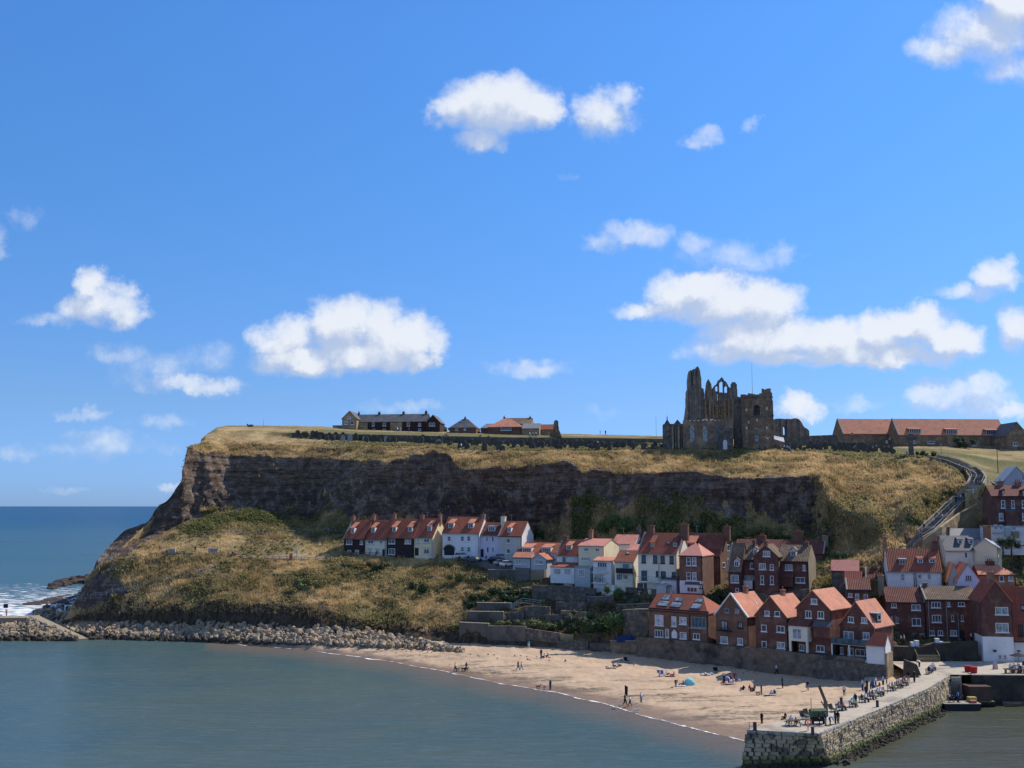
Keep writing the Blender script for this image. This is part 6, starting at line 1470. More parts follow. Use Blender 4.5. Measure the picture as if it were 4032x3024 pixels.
def make_stuff(name, V, F_, col, label, m):
    me = bpy.data.meshes.new(name); me.vertices.add(len(V)); me.vertices.foreach_set('co', V.ravel().astype(np.float32)); k = F_.shape[1]
    me.loops.add(F_.size); me.loops.foreach_set('vertex_index', F_.ravel().astype(np.int32)); me.polygons.add(len(F_))
    me.polygons.foreach_set('loop_start', np.arange(0, F_.size, k, dtype=np.int32)); me.polygons.foreach_set('loop_total', np.full(len(F_), k, np.int32)); me.update()
    c = me.color_attributes.new('zone', 'FLOAT_COLOR', 'POINT'); c.data.foreach_set('color', col.ravel().astype(np.float32)); me.materials.append(m)
    o = link(name, me); tag(o, label, kind='stuff'); return o
# thin stems and leaves let some light through
TUFTM = LANDM.copy(); TUFTM.name = 'grass and scrub leaves'
_t = TUFTM.node_tree; _b = _t.nodes['Principled BSDF']; _o = [x for x in _t.nodes if x.type == 'OUTPUT_MATERIAL'][0]
_tr = _t.nodes.new('ShaderNodeBsdfTranslucent'); _m = _t.nodes.new('ShaderNodeMixShader'); _m.inputs[0].default_value = .4
_src = _b.inputs['Base Color'].links[0].from_socket; _g = _t.nodes.new('ShaderNodeHueSaturation'); _g.inputs['Value'].default_value = 1.75; _g.inputs['Saturation'].default_value = 1.0
_t.links.new(_src, _g.inputs['Color']); _t.links.new(_g.outputs[0], _b.inputs['Base Color']); _t.links.new(_g.outputs[0], _tr.inputs['Color'])
for _l in list(_b.inputs['Normal'].links): _t.links.remove(_l)
_t.links.new(_b.outputs[0], _m.inputs[1]); _t.links.new(_tr.outputs[0], _m.inputs[2]); _t.links.new(_m.outputs[0], _o.inputs['Surface'])
# blades
q = np.where(~leafy)[0]; nb = 6; V = []; 
base = np.repeat(P_[q], nb, 0); m_ = len(base); h_ = np.repeat(hgt[q], nb)*rg.uniform(.6,1.2,m_); ang = rg.uniform(0, math.pi, m_); off = rg.normal(0, .28, (m_, 2))
base[:,:2] += off; wd = .07+.07*rg.random(m_); lean = rg.normal(0, .22, (m_, 2))+np.array([-.12, 0])
v0 = base+np.stack([np.cos(ang)*wd, np.sin(ang)*wd, -.15+0*wd], 1); v1 = base-np.stack([np.cos(ang)*wd, np.sin(ang)*wd, .15+0*wd], 1); v2 = base+np.stack([lean[:,0]*h_, lean[:,1]*h_, h_], 1)
V = np.stack([v0, v1, v2], 1).reshape(-1, 3); F_ = np.arange(len(V)).reshape(-1, 3); cc = np.repeat(C_[q], nb, 0).copy(); cc[:,0] = 0; cc[:,2] *= .3; cc[:,3] *= .8
make_stuff('dry_grass', V, F_, np.repeat(cc, 3, 0), 'long dry straw coloured grass on the slopes of the headland', TUFTM)
q = np.where(leafy)[0]; nb = 8
base = np.repeat(P_[q], nb, 0); m_ = len(base); sz_ = np.repeat(np.clip(hgt[q], .4, 1.1), nb); base += np.stack([rg.normal(0,.45,m_)*sz_, rg.normal(0,.45,m_)*sz_, np.abs(rg.normal(.25,.35,m_))*sz_], 1)
e1 = rg.normal(0,1,(m_,3)); e1 /= np.linalg.norm(e1,axis=1)[:,None]; e2 = np.cross(e1, rg.normal(0,1,(m_,3))); e2 /= np.linalg.norm(e2,axis=1)[:,None]; s1 = rg.uniform(.10,.24,m_)[:,None]
V = np.stack([base-e1*s1-e2*s1, base+e1*s1-e2*s1, base+e1*s1+e2*s1, base-e1*s1+e2*s1], 1).reshape(-1,3); F_ = np.arange(len(V)).reshape(-1,4)
cc = np.repeat(C_[q], nb, 0).copy(); cc[:,0] = 0; cc[:,1] = np.maximum(cc[:,1], .6); cc[:,2] *= .75; cc[:,3] *= .8
make_stuff('scrub', V, F_, np.repeat(cc, 4, 0), 'low green and brown scrub on the slopes of the headland', TUFTM)
# ------------------------------------------------------------------ bushes and trees
def leafmat(name, a, b, c):
    m, nt, bb = newmat(name); pos = N(nt, 'ShaderNodeNewGeometry').outputs['Position']; n_ = N(nt, 'ShaderNodeTexNoise', inp={'Scale': 1.1, 'Detail': 5., 'Roughness': .7}); LK(nt, pos, n_.inputs['Vector'])
    n2 = N(nt, 'ShaderNodeTexNoise', inp={'Scale': 6., 'Detail': 3.}); LK(nt, pos, n2.inputs['Vector'])
    col = MIX(nt, SMOOTH(nt, n_.outputs['Fac'], .35, .65), a, b); col = MIX(nt, SMOOTH(nt, n2.outputs['Fac'], .5, .7), col, c); LK(nt, col, bb.inputs['Base Color']); bb.inputs['Roughness'].default_value = .7; return m
LF = {'dark': leafmat('dark evergreen leaves', (.022,.045,.016), (.040,.066,.022), (.012,.025,.010)), 'green': leafmat('green leaves', (.055,.105,.030), (.085,.135,.042), (.028,.055,.018)),
      'olive': leafmat('olive leaves', (.10,.12,.038), (.14,.145,.055), (.05,.06,.022)), 'yellow': leafmat('yellow leaves', (.42,.38,.06), (.34,.33,.06), (.16,.17,.04)), 'grey': leafmat('grey green leaves', (.08,.105,.06), (.12,.14,.085), (.04,.055,.035)),
      'lime': leafmat('yellow green leaves', (.22,.24,.07), (.28,.27,.10), (.11,.12,.04))}
def crown_np(sd, n=900, lobes=7):
    r = np.random.default_rng(sd); L = r.normal(0,.42,(lobes,3)); L[:,2] = np.abs(L[:,2])*.8+.25; L[:,:2] *= 1.1; R_ = r.uniform(.28,.5,lobes); k = r.integers(0,lobes,n); d = r.normal(0,1,(n,3)); d /= np.linalg.norm(d,axis=1)[:,None]
    P = L[k]+d*(R_[k]*r.uniform(.55,1.08,n))[:,None]; P[:,2] = np.maximum(P[:,2], .02); e1 = r.normal(0,1,(n,3)); e1 /= np.linalg.norm(e1,axis=1)[:,None]; e2 = np.cross(e1, d); e2 /= np.linalg.norm(e2,axis=1)[:,None]+1e-6; s_ = r.uniform(.035,.075,n)[:,None]
    V = np.stack([P-e1*s_, P+e2*s_, P+e1*s_, P-e2*s_], 1).reshape(-1,3); return V, np.arange(len(V)).reshape(-1,4), L, R_
CRN = []
for sd in range(5):
    V, F_, L, R_ = crown_np(sd); bm = bmesh.new()
    for l, rr in zip(L, R_):
        bmesh.ops.create_icosphere(bm, subdivisions=1, radius=rr*.62, matrix=Matrix.Translation(Vector(l)))
    me = bpy.data.meshes.new('tmp'); bm.to_mesh(me); bm.free(); v2 = np.array([tuple(v.co) for v in me.vertices]); f2 = [tuple(j+len(V) for j in p.vertices) for p in me.polygons]
    CRN.append((np.concatenate([V, v2]).tolist(), [tuple(f) for f in F_.tolist()]+f2)); bpy.data.meshes.remove(me)
cache = {}
def crown_mesh(sd, kind):
    if (sd, kind) not in cache:
        me = bpy.data.meshes.new('foliage'); me.from_pydata(CRN[sd][0], [], CRN[sd][1]); me.materials.append(LF[kind]); cache[(sd, kind)] = me
    return cache[(sd, kind)]
TRK = mat('tree bark', (.09,.07,.05), (.05,.04,.03), 3.)
bi = 0
def bush(F, x0, y0, x1, y1, kind, label, name='bush', cat='bush', trunk=False, dy=0., group=None, Yo=None):
    global bi; bi += 1
    u, v = fz(F, (x0+x1)/2, y1); h_ = hit(u, v)
    if h_ is None: h_ = at(u, v, 450)
    if Yo: h_ = at(u, v, Yo)
    h_ = h_+Vector((0, dy, 0)); s_ = Fz[F][2]/FPX*h_.y; w_ = (x1-x0)*s_; hh = (y1-y0)*s_*1.06
    o = empty(name, h_, 0, label, cat, group); c = link('foliage' if not trunk else 'crown', crown_mesh(bi % 5, kind), o); tz = hh*.28 if trunk else -.2
    c.location = (0,0,tz); c.scale = (w_*.62, min(w_,4.)*.6, (hh-tz)*.78); c.rotation_euler = (0,0,0)
    mb = MB(); mb.cyl((0,0,-.8), .12+.03*hh, hh*.6+.8, 7, .06); mb.beam((0,0,hh*.3),(w_*.22,.1,hh*.65),.08); mb.beam((0,0,hh*.3),(-w_*.2,-.1,hh*.6),.08); mb.build('trunk' if trunk else 'stem', TRK, o); return o
for a in (
 ('G',130,60,420,200,'dark','broad dark evergreen shrub at the top left corner of the gardens'),('G',300,5,560,110,'dark','dark evergreen shrub below the car park wall, left part'),('G',480,0,760,110,'dark','dark evergreen shrub below the car park wall, right part'),('G',420,60,720,190,'dark','dark evergreen shrub right of the broad one, above the grey wall'),('G',110,150,240,270,'dark','small dark evergreen hanging over the end of the grey walls'),('G',560,110,700,200,'dark','dark clipped evergreen beside the turquoise stair'),
 ('G',390,385,610,480,'olive','olive green hedge above the panelled concrete wall, left'),('G',600,385,800,480,'olive','olive green hedge above the panelled concrete wall, right'),('G',790,395,1000,500,'olive','olive hedge above the crumbling rubble wall, left'),('G',980,400,1230,510,'olive','olive hedge above the crumbling rubble wall, right'),
 ('G',945,150,1025,212,'lime','bright green little bush on the rubble below the cottages'),('G',1335,330,1560,480,'grey','grey green shrub left of the trees'),('G',1350,255,1500,380,'green','pale green feathery bush left of the trees'),
 ('G',1410,405,1520,500,'yellow','bright yellow flowering bush among the dark trees'),('T',440,1080,560,1150,'dark','dark bush on the brow of the lower slope under the yellow gable'),('T',235,1090,330,1130,'olive','olive bush on the lower slope, left of centre'),('T',720,1215,830,1300,'dark','dark bramble on the middle of the lower slope'),('T',960,1150,1100,1230,'olive','olive bush near the right end of the lower slope'),('L',1900,1200,2060,1290,'olive','broad bramble patch on the lower slope under the path'),('G',1960,110,2130,220,'grey','grey green bush beside the white fence'),('G',1600,170,1720,260,'olive','spiky olive plant on the upper garden wall'),('G',1225,400,1400,560,'dark','dark shrub right of the olive hedge'),
 ('3',430,1000,570,1190,'green','green climbing shrub under the balcony of the tall cream house'),('3',1330,1170,1500,1300,'dark','dark shrub in the shade right of the hipped pink roof'),('3',1230,1210,1420,1420,'dark','dark bush behind the broad brick house'),
 ('4',1770,600,1930,740,'olive','olive bush right of the pinkish gable'),('4',1880,610,2030,750,'green','green bush on the bank left of the light red roof'),('B',1220,390,1325,470,'dark','dark round bush on the field beside the stone cross'),('B',1540,275,1690,385,'dark','dark bush against the long range with dormers'),
 ('B',1150,1020,1260,1090,'green','lone green bush on the dry grass hill'),('B',1380,810,1480,880,'olive','olive bush on the dry hill left of the steps'),('B',1240,830,1360,900,'olive','olive bush further left on the dry hill'),('B',1480,760,1600,830,'olive','olive bush high on the dry hill by the steps'),
 ('8',1560,270,1700,450,'lime','yellow green bush at the bend of the church steps, left'),('8',1660,330,1780,520,'lime','yellow green bush at the bend of the church steps, right'),('8',870,920,980,1010,'lime','small yellow green bush on the wall under the steps'),('8',1160,760,1260,850,'lime','small yellow green bush halfway along the wall under the steps'),
 ('T',738,210,815,246,'green','green bush in front of the clifftop row'),('T',893,214,938,248,'green','round green bush between clifftop row and bungalow'),('L',1622,192,1652,216,'dark','small dark bush on the dry headland skyline'),('L',1970,235,2020,262,'olive','low bush at the left end of the graveyard'),
 ('3',-20,40,180,330,'green','green bush on the slope behind the cottages'),('3',150,120,400,345,'green','bright green bush behind the stone chimneys'),('3',460,170,620,340,'olive','olive bush behind the tall cream house'),
 ('3',1040,130,1260,370,'dark','dark bush on the slope behind the tall brown brick house'),('3',1560,240,1800,450,'olive','olive bush on the bank behind the brick group, left'),('3',1760,230,1960,430,'olive','olive bush on the bank behind the brick group, middle'),('3',1950,200,2180,440,'olive','olive bush on the bank behind the brick group, right'),
 ('4',850,360,1000,455,'green','green bush left of the tallest stone chimney'),('4',1000,365,1170,460,'green','green bush right beside the tallest stone chimney'),
 ('2',1690,80,1960,350,'green','large green shrub on the slope behind the cream house with the pink roof'),('2',1900,60,2200,370,'green','large green shrub behind the back cottage'),('2',700,230,850,450,'dark','dark shrub beside the white gable end'),
 ('Q',1310,330,1510,430,'lime','trailing green weed at the top of the quay wall beside the steps')):
    bush(*a)
for a in (('G',1440,330,1760,640,'dark','big dark tree above the beach wall, left of the pair'),('G',1680,250,1930,600,'green','big green tree above the beach wall, right of the pair'),('G',1760,0,1935,220,'green','slender green tree beside the pale garden ramp'),
          ('8',1840,1000,2130,1300,'dark','dark rounded tree right of the cream gable block'),('8',1800,1060,1930,1290,'olive','smaller olive tree next to the cream gable block')): bush(*a, name='tree', cat='tree', trunk=True, dy=-1.5, Yo=424 if a[0] == '8' else None)
# ================================================================== PEOPLE
def posed(name, J, E):
    """one skinned body from joints (pos, radius) and edges (a, b, part)"""
    me = bpy.data.meshes.new(name); ks = list(J); me.from_pydata([J[k][0] for k in ks], [(ks.index(a), ks.index(b)) for a, b, _ in E], [])
    o = bpy.data.objects.new(name, me); COL.objects.link(o); md = o.modifiers.new('s', 'SKIN'); md.use_smooth_shade = True
    sv = me.skin_vertices[0].data
    for i, k in enumerate(ks): sv[i].radius = (J[k][1], J[k][1]*(J[k][2] if len(J[k]) > 2 else 1)); sv[i].use_root = (k == 'pelvis')
    dg = bpy.context.evaluated_depsgraph_get(); ev = o.evaluated_get(dg); r = bpy.data.meshes.new_from_object(ev); bpy.data.objects.remove(o)
    segs = [(Vector(J[a][0]), Vector(J[b][0]), c, (J[a][1]+J[b][1])/2) for a, b, c in E]
    for p in r.polygons:
        c = Vector(p.center); best = None
        for a, b, k, rad in segs:
            ab_ = b-a; t = max(0, min(1, (c-a).dot(ab_)/max(1e-9, ab_.length_squared))); d = (c-(a+ab_*t)).length-rad
            if best is None or d < best[0]: best = (d, k)
        k = best[1]
        if k == 0 and c.z > J['head'][0][2]+.015 and (c-Vector(J['head'][0])).y > -.04 : k = 3
        p.material_index = k
        p.use_smooth = True
    r.name = 'person'; return r
# parts: 0 skin 1 top 2 trousers 3 hair 4 shoes ; figures face -y
EB = [('pelvis','chest',1),('chest','neck',1),('neck','head',0),('head','crown',0),('chest','shl',1),('shl','ell',1),('ell','hal',0),('chest','shr',1),('shr','elr',1),('elr','har',0),('pelvis','hil',2),('hil','knl',2),('knl','anl',2),('anl','tol',4),('pelvis','hir',2),('hir','knr',2),('knr','anr',2),('anr','tor',4)]
def J_(**k):
    b = dict(pelvis=((0,0,.95),.13,.8), chest=((0,0,1.33),.155,.72), neck=((0,0,1.50),.06), head=((0,-.02,1.60),.088,1.05), crown=((0,-.01,1.70),.07), shl=((.19,0,1.42),.065), ell=((.25,.02,1.14),.05), hal=((.24,-.08,.90),.04), shr=((-.19,0,1.42),.065), elr=((-.25,.02,1.14),.05), har=((-.24,-.08,.90),.04),
             hil=((.10,0,.90),.10), knl=((.11,-.02,.50),.068), anl=((.11,.02,.09),.048), tol=((.12,-.14,.04),.04), hir=((-.10,0,.90),.10), knr=((-.11,-.02,.50),.068), anr=((-.11,.02,.09),.048), tor=((-.12,-.14,.04),.04))
    for a, v in k.items(): b[a] = (v,)+tuple(b[a][1:])
    return b
POSE = {
 'stand': posed('st', J_(), EB),
 'walk': posed('wk', J_(knl=(.10,-.17,.52), anl=(.10,-.26,.10), tol=(.10,-.42,.06), knr=(-.10,.04,.50), anr=(-.10,.32,.14), tor=(-.10,.24,.04), ell=(.25,.12,1.15), hal=(.24,.20,.94), elr=(-.25,-.10,1.15), har=(-.22,-.28,1.0)), EB),
 'sit': posed('si', J_(pelvis=(0,0,.52), chest=(0,.06,.92), neck=(0,.04,1.10), head=(0,.01,1.20), crown=(0,.02,1.30), shl=(.19,.06,1.01), ell=(.24,-.06,.76), hal=(.14,-.30,.66), shr=(-.19,.06,1.01), elr=(-.24,-.06,.76), har=(-.14,-.30,.66), hil=(.10,-.06,.50), knl=(.13,-.46,.50), anl=(.13,-.50,.09), tol=(.14,-.66,.04), hir=(-.10,-.06,.50), knr=(-.13,-.46,.50), anr=(-.13,-.50,.09), tor=(-.14,-.66,.04)), EB),
 'ground': posed('gr', J_(pelvis=(0,0,.13), chest=(0,.12,.52), neck=(0,.10,.70), head=(0,.06,.80), crown=(0,.07,.90), shl=(.19,.12,.61), ell=(.26,-.02,.42), hal=(.16,-.28,.42), shr=(-.19,.12,.61), elr=(-.27,.2,.36), har=(-.26,.26,.06), hil=(.10,-.04,.13), knl=(.16,-.42,.42), anl=(.14,-.66,.10), tol=(.14,-.82,.05), hir=(-.10,-.04,.13), knr=(-.16,-.42,.36), anr=(-.12,-.72,.10), tor=(-.12,-.88,.05)), EB),
 'lie': posed('li', J_(pelvis=(0,0,.13), chest=(0,.40,.15), neck=(0,.58,.14), head=(0,.68,.14), crown=(0,.78,.15), shl=(.19,.48,.13), ell=(.34,.28,.07), hal=(.30,.02,.06), shr=(-.19,.48,.13), elr=(-.34,.28,.07), har=(-.30,.02,.06), hil=(.10,-.05,.12), knl=(.12,-.46,.20), anl=(.13,-.84,.07), tol=(.15,-.92,.15), hir=(-.10,-.05,.12), knr=(-.12,-.46,.10), anr=(-.13,-.88,.06), tor=(-.15,-.94,.14)), EB),
 'bend': posed('be', J_(pelvis=(0,.10,.92), chest=(0,-.22,1.10), neck=(0,-.38,1.12), head=(0,-.47,1.10), crown=(0,-.56,1.12), shl=(.18,-.28,1.10), ell=(.20,-.36,.84), hal=(.12,-.46,.62), shr=(-.18,-.28,1.10), elr=(-.20,-.36,.84), har=(-.12,-.46,.62), hil=(.10,.08,.88), hir=(-.10,.08,.88)), EB),
}
def cm(name, c): return mat(name, c, tuple(x*.8 for x in c), 5.)
CLO = dict(black=cm('black cloth',(.015,.015,.018)), navy=cm('navy cloth',(.02,.03,.07)), white=cm('white cloth',(.72,.72,.72)), grey=cm('grey cloth',(.22,.22,.23)), blue=cm('blue cloth',(.06,.16,.38)), pale=cm('pale blue cloth',(.42,.52,.66)), red=cm('red cloth',(.40,.04,.05)), pink=cm('pink cloth',(.60,.26,.32)), teal=cm('teal cloth',(.05,.42,.36)), yellow=cm('yellow cloth',(.62,.46,.05)), khaki=cm('khaki cloth',(.26,.21,.13)), denim=cm('denim',(.06,.09,.16)), purple=cm('purple cloth',(.16,.08,.22)), green=cm('green cloth',(.08,.16,.07)))
SKN = cm('skin', (.42,.24,.16)); HRS = dict(dark=cm('dark hair',(.02,.014,.01)), fair=cm('fair hair',(.28,.19,.09)), grey=cm('grey hair',(.4,.4,.4)), cap=CLO['white']); SHO = cm('dark shoes',(.03,.03,.03))
pm = {}
rnd = random.Random(77)
def person(p, pose, top, bot, label, rz=None, s=1., hair=None, shorts=False, group=None):
    hair = hair or rnd.choice(['dark','dark','fair','grey']); k = (pose, top, bot, hair)
    if k not in pm:
        me = POSE[pose].copy(); me.name = 'person'; ix = [q_.material_index for q_ in me.polygons]; me.materials.clear()
        for m_ in (SKN, CLO[top], CLO[bot] if bot != 'skin' else SKN, HRS[hair], SHO): me.materials.append(m_)
        for q_, j_ in zip(me.polygons, ix): q_.material_index = j_
        pm[k] = me
    o = link('person', pm[k]); o.location = p; o.rotation_euler = (0,0,rnd.uniform(0,6.28) if rz is None else rz); s *= rnd.uniform(.94,1.04); o.scale = (s,s,s); tag(o, label, 'person', group); return o
WD = {'stand':'standing','walk':'walking','sit':'sitting','ground':'sitting on the sand','lie':'lying','bend':'bending down'}
def onz(F, x, y, z=ZD): return gz(*fz(F, x, y), z)
# -------- on the sand: frame, x, foot y, pose, top, trousers, where
for (F,x,y,po,t,b,wh,*ex) in (
 ('R',202,225,'walk','black','black','beside a white-clad companion below the boulders'),('R',232,248,'bend','white','pale','in pale clothes below the boulders'),('R',533,450,'walk','yellow','denim','in a yellow top by the water edge with a dog'),('R',653,440,'walk','purple','black','in purple by the water edge with two dogs'),
 ('R',1217,438,'walk','black','denim','in black, left of a couple mid beach'),('R',1253,438,'walk','pink','teal','in a long pale skirt, right of a couple mid beach'),('R',1333,200,'walk','teal','white','in a teal top at the foot of the dark walls'),('R',1500,655,'bend','purple','purple','small child in purple by the water',.65),('R',1568,652,'stand','black','navy','in dark clothes by the water with a child and dog'),
 ('R',1468,300,'stand','black','denim','beside a small seated group near the stepped wall'),('R',1500,305,'ground','white','denim','in white sitting near the stepped wall'),('R',1535,300,'ground','red','red','in red sitting near the stepped wall'),
 ('S',545,412,'lie','white','pink','left of a group on towels mid beach'),('S',598,410,'ground','red','navy','in red on the towels mid beach'),('S',650,400,'ground','pale','black','right of the towels group mid beach'),
 ('S',1100,508,'bend','blue','white','bending beside a seated pair'),('S',1178,495,'ground','white','red','in white seated in the left of a pair'),('S',1250,505,'ground','pink','skin','seated in the right of a pair'),('S',1275,615,'bend','navy','navy','bending in navy beside the sky blue beach tent'),('S',1350,605,'ground','red','skin','seated in front of the sky blue beach tent'),
 ('S',1600,485,'lie','white','skin','lying in white left of the folding black chair'),('S',1660,480,'lie','pale','pale','lying in pale blue left of the folding black chair'),('S',2085,655,'ground','red','red','in red beside the heap of dug sand'),('S',2128,662,'ground','navy','navy','in navy beside the heap of dug sand'),('S',2010,655,'ground','black','black','in black on the left of the dug sand'),
 ('S',722,820,'walk','black','black','in black paddling beside a dark flag'),('S',778,830,'walk','white','navy','in a white top at the water edge'),('S',898,790,'stand','pale','grey','in grey-blue standing back from the water'),
 ('P',575,152,'walk','white','navy','in white at the shade edge below the gabled houses'),('P',640,302,'stand','black','black','all in black standing alone on the open sand'),('P',410,370,'stand','black','black','in black standing next to a light dog'),('P',915,328,'walk','navy','grey','in a navy top walking alone across the sand'),('P',1312,385,'stand','white','black','in white shirt and black shorts near the pier'),
 ('P',520,375,'ground','white','skin','in white seated left of a pair near the pier'),('P',550,372,'ground','navy','skin','in navy seated right of a pair near the pier'),('P',1510,325,'stand','pale','denim','in pale blue behind the pier benches'),('P',1562,320,'stand','black','black','tall, in black behind the pier benches'),('P',1600,318,'stand','pale','navy','in a pale shirt in the group behind the benches'),('P',1622,322,'stand','blue','denim','in a blue shirt in the group behind the benches'),('P',1655,300,'stand','white','black','in a white shirt behind the benches'),('P',1735,290,'stand','pale','black','left of a pair behind the upper benches'),('P',1775,300,'stand','grey','denim','right of a pair behind the upper benches'),
 ('P',415,690,'stand','black','black','in black where sand meets the pier corner'),('P',668,635,'ground','black','black','in black sitting on the sand behind the pier picnic bench'),('P',1690,300,'ground','red','skin','in red sitting on the sand behind the benches'),('P',1640,322,'ground','blue','blue','in blue sitting on the sand behind the benches')):
    p = sand_hit(*fz(F,x,y)); person(p, po, t, b, ('child ' if ex else 'person ')+WD[po]+', '+wh, s=ex[0] if ex else 1.)
# dense family group on the sand
cols = ['white','pink','navy','red','purple','black','pale','white']
for k,(x,y) in enumerate(((1800,545),(1850,530),(1880,560),(1910,540),(1940,565),(1800,580),(1850,585),(1900,580))):
    person(sand_hit(*fz('S',x,y)), 'ground' if k % 3 else 'bend', cols[k], cols[(k*3+2) % 8], 'person in %s in the large family group on the sand, %s' % (cols[k], ['far left back','left of centre','centre','right of centre','far right','front left','front centre','front right'][k]))
# sand props
def sandp(F,x,y): return sand_hit(*fz(F,x,y))
p = sandp('S',1425,600); mb = MB(); V = [(math.cos(a)*1.1*math.cos(e), math.sin(a)*.9*math.cos(e), 1.25*math.sin(e)) for e in (0,.4,.8,1.2) for a in [2*math.pi*i/14 for i in range(14)]]
V.append((0,0,1.25)); F_ = [(r_*14+i, r_*14+(i+1) % 14, (r_+1)*14+(i+1) % 14, (r_+1)*14+i) for r_ in range(3) for i in range(14)]+[(42+i, 42+(i+1) % 14, 56) for i in range(14)]; mb.add(V, F_)
o = mb.build('beach_tent', mat('sky blue nylon', (.25,.60,.62))); o.location = p; tag(o, 'sky blue dome beach tent on the sand', 'tent')
for (F,x,y,c,lb) in (('S',1330,615,(.35,.52,.66),'pale blue beach towel in front of the sky blue tent'),('S',1600,490,(.6,.55,.5),'pale beach towel under the pair lying down'),('S',575,415,(.5,.35,.25),'brown beach towel mid beach'),('S',1215,505,(.55,.2,.25),'red beach towel beside the seated pair'),('P',505,378,(.5,.45,.4),'sand coloured towel near the pier'),('S',1870,590,(.5,.3,.35),'pink picnic blanket of the large family group')):
    p = sandp(F,x,y); mb = MB(); mb.box(-.95,.95,-.5,.5,.06,.12); o = mb.build('beach_towel', cm('towel '+lb[:8], c)); o.location = p+Vector((0,0,.03)); tag(o, lb, 'towel')
def chair(p, rz, label, c):
    o = empty('folding_chair', p, rz, label, 'chair'); mb = MB(); mb.box(-.5,.5,-.4,.3,.36,.42); mb.build('seat', c, o); mb = MB(); mb.prism([(-.5,.3,.4),(.5,.3,.4),(.5,.5,1.),(-.5,.5,1.)], (0,.05,.02)); mb.build('backrest', c, o)
    for sx in (-.48,.48):
        mb = MB(); mb.beam((sx,-.4,0),(sx,.3,.5),.04); mb.beam((sx,.3,0),(sx,-.4,.5),.04); mb.build('leg', GRN, o)
chair(sandp('S',1720,470), .4, 'black folding beach chair beside the pair lying down', CLO['black']); chair(sandp('S',745,355), .8, 'dark folding chair above the towels group', CLO['black']); chair(sandp('S',1120,505), .2, 'blue folding chair left of the seated pair', CLO['blue'])
def dog(p, rz, label, c):
    o = empty('dog', p, rz, label, 'dog'); J = dict(pelvis=((0,.28,.42),.10), chest=((0,-.18,.44),.13), neck=((0,-.34,.56),.07), head=((0,-.44,.66),.075), crown=((0,-.62,.62),.04), tail=((0,.52,.58),.03),
        a=((.08,-.2,.26),.05), b=((.08,-.22,.02),.03), c=((-.08,-.2,.26),.05), d=((-.08,-.16,.02),.03), e=((.08,.24,.26),.06), f=((.08,.34,.18),.035), f2=((.08,.32,.02),.03), g=((-.08,.24,.26),.06), h=((-.08,.34,.18),.035), h2=((-.08,.28,.02),.03))
    me = posed('dog', J, [('pelvis','chest',0),('chest','neck',0),('neck','head',0),('head','crown',0),('pelvis','tail',0),('chest','a',0),('a','b',0),('chest','c',0),('c','d',0),('pelvis','e',0),('e','f',0),('f','f2',0),('pelvis','g',0),('g','h',0),('h','h2',0)])
    for q_ in me.polygons: q_.material_index = 0
    me.materials.clear(); me.materials.append(c); link('body', me, o)
for (F,x,y,lb,c) in (('R',557,448,'small brown dog beside the person in yellow',CLO['khaki']),('R',622,445,'black dog left of the person in purple',CLO['black']),('R',652,447,'dark dog at the feet of the person in purple',CLO['black']),('R',1437,640,'reddish brown dog by the water left of a child',cm('red fur',(.28,.10,.05))),('P',375,378,'light coated dog next to the person in black',cm('pale fur',(.45,.33,.24))),('S',605,875,'pale dog paddling in the shallows',cm('pale fur',(.5,.4,.3))),('S',845,900,'white dog at the edge of the foam',CLO['white'])): dog(sandp(F,x,y), rnd.uniform(1,2.2), lb, c)
# dark feather flag and driftwood
p = sandp('S',722,800); o = empty('flag', p, 0, 'dark upright feather flag by the water edge', 'flag'); mb = MB(); mb.cyl((0,0,0),.03,3.,6); mb.build('pole', DRK, o); mb = MB(); mb.prism([(0,-.02,1.2),(.45,-.02,1.3),(.5,-.02,2.7),(0,-.02,3.)], (0,.04,0)); mb.build('cloth', CLO['black'], o)
# ================================================================== PIER FURNITURE
def bench(p, rz, label, group='benches along the pier'):
    o = empty('bench', p, rz, label, 'bench', group)
    for i in range(3): mb = MB(); mb.box(-.9,.9,-.25+i*.16,-.12+i*.16,.42,.46); mb.build('seat_slat', WOOD, o)
    for i in range(3): mb = MB(); mb.box(-.9,.9,.24+i*.03,.28+i*.03,.52+i*.15,.63+i*.15); mb.build('back_slat', WOOD, o)
    for sx in (-.8,.8): mb = MB(); mb.beam((sx,-.22,0),(sx,-.22,.42),.07); mb.beam((sx,.22,0),(sx,.33,.95),.07); mb.beam((sx,-.22,.41),(sx,.3,.41),.06); mb.build('leg', DRK, o)
PEO = ['grey','red','pale','teal','black','white','blue','navy','pale','white','white','grey','khaki','pink']
bl_ = [((1220,555),(1330,530)),((1380,520),(1430,492)),((1490,462),(1560,448)),((1575,432),(1640,412)),((1660,398),(1720,378)),((1725,375),(1770,355)),((1790,340),(1860,318)),((1870,310),(1930,288)),((1935,285),(1990,262))]
k = 0
for i, (a, b) in enumerate(bl_):
    pa, pb = onz('P', *a), onz('P', *b); c = (pa+pb)/2; dv = (pb-pa).normalized(); rz = math.atan2(dv.y, dv.x); 
    if i % 1 == 0: rz = rz
    bench(c, rz, ['first pier bench beside the upright timber','second pier bench, with a person in red','third pier bench, with a person in teal','fourth pier bench from the pier end','fifth pier bench, with a person in blue','empty looking sixth pier bench','seventh pier bench, with a person in white','eighth pier bench, densely occupied','last pier bench next to the dark kiosk'][i])
    for j in range(2 if i not in (5,) else 0):
        q_ = c+dv*(-.45+.9*j); person(q_, 'sit', PEO[k % len(PEO)], ['denim','black','navy','khaki'][k % 4], 'person in %s sitting at the %s end of the %s pier bench' % (PEO[k % len(PEO)], ['near','far'][j], ['first','second','third','fourth','fifth','sixth','seventh','eighth','last'][i]), rz=rz); k += 1
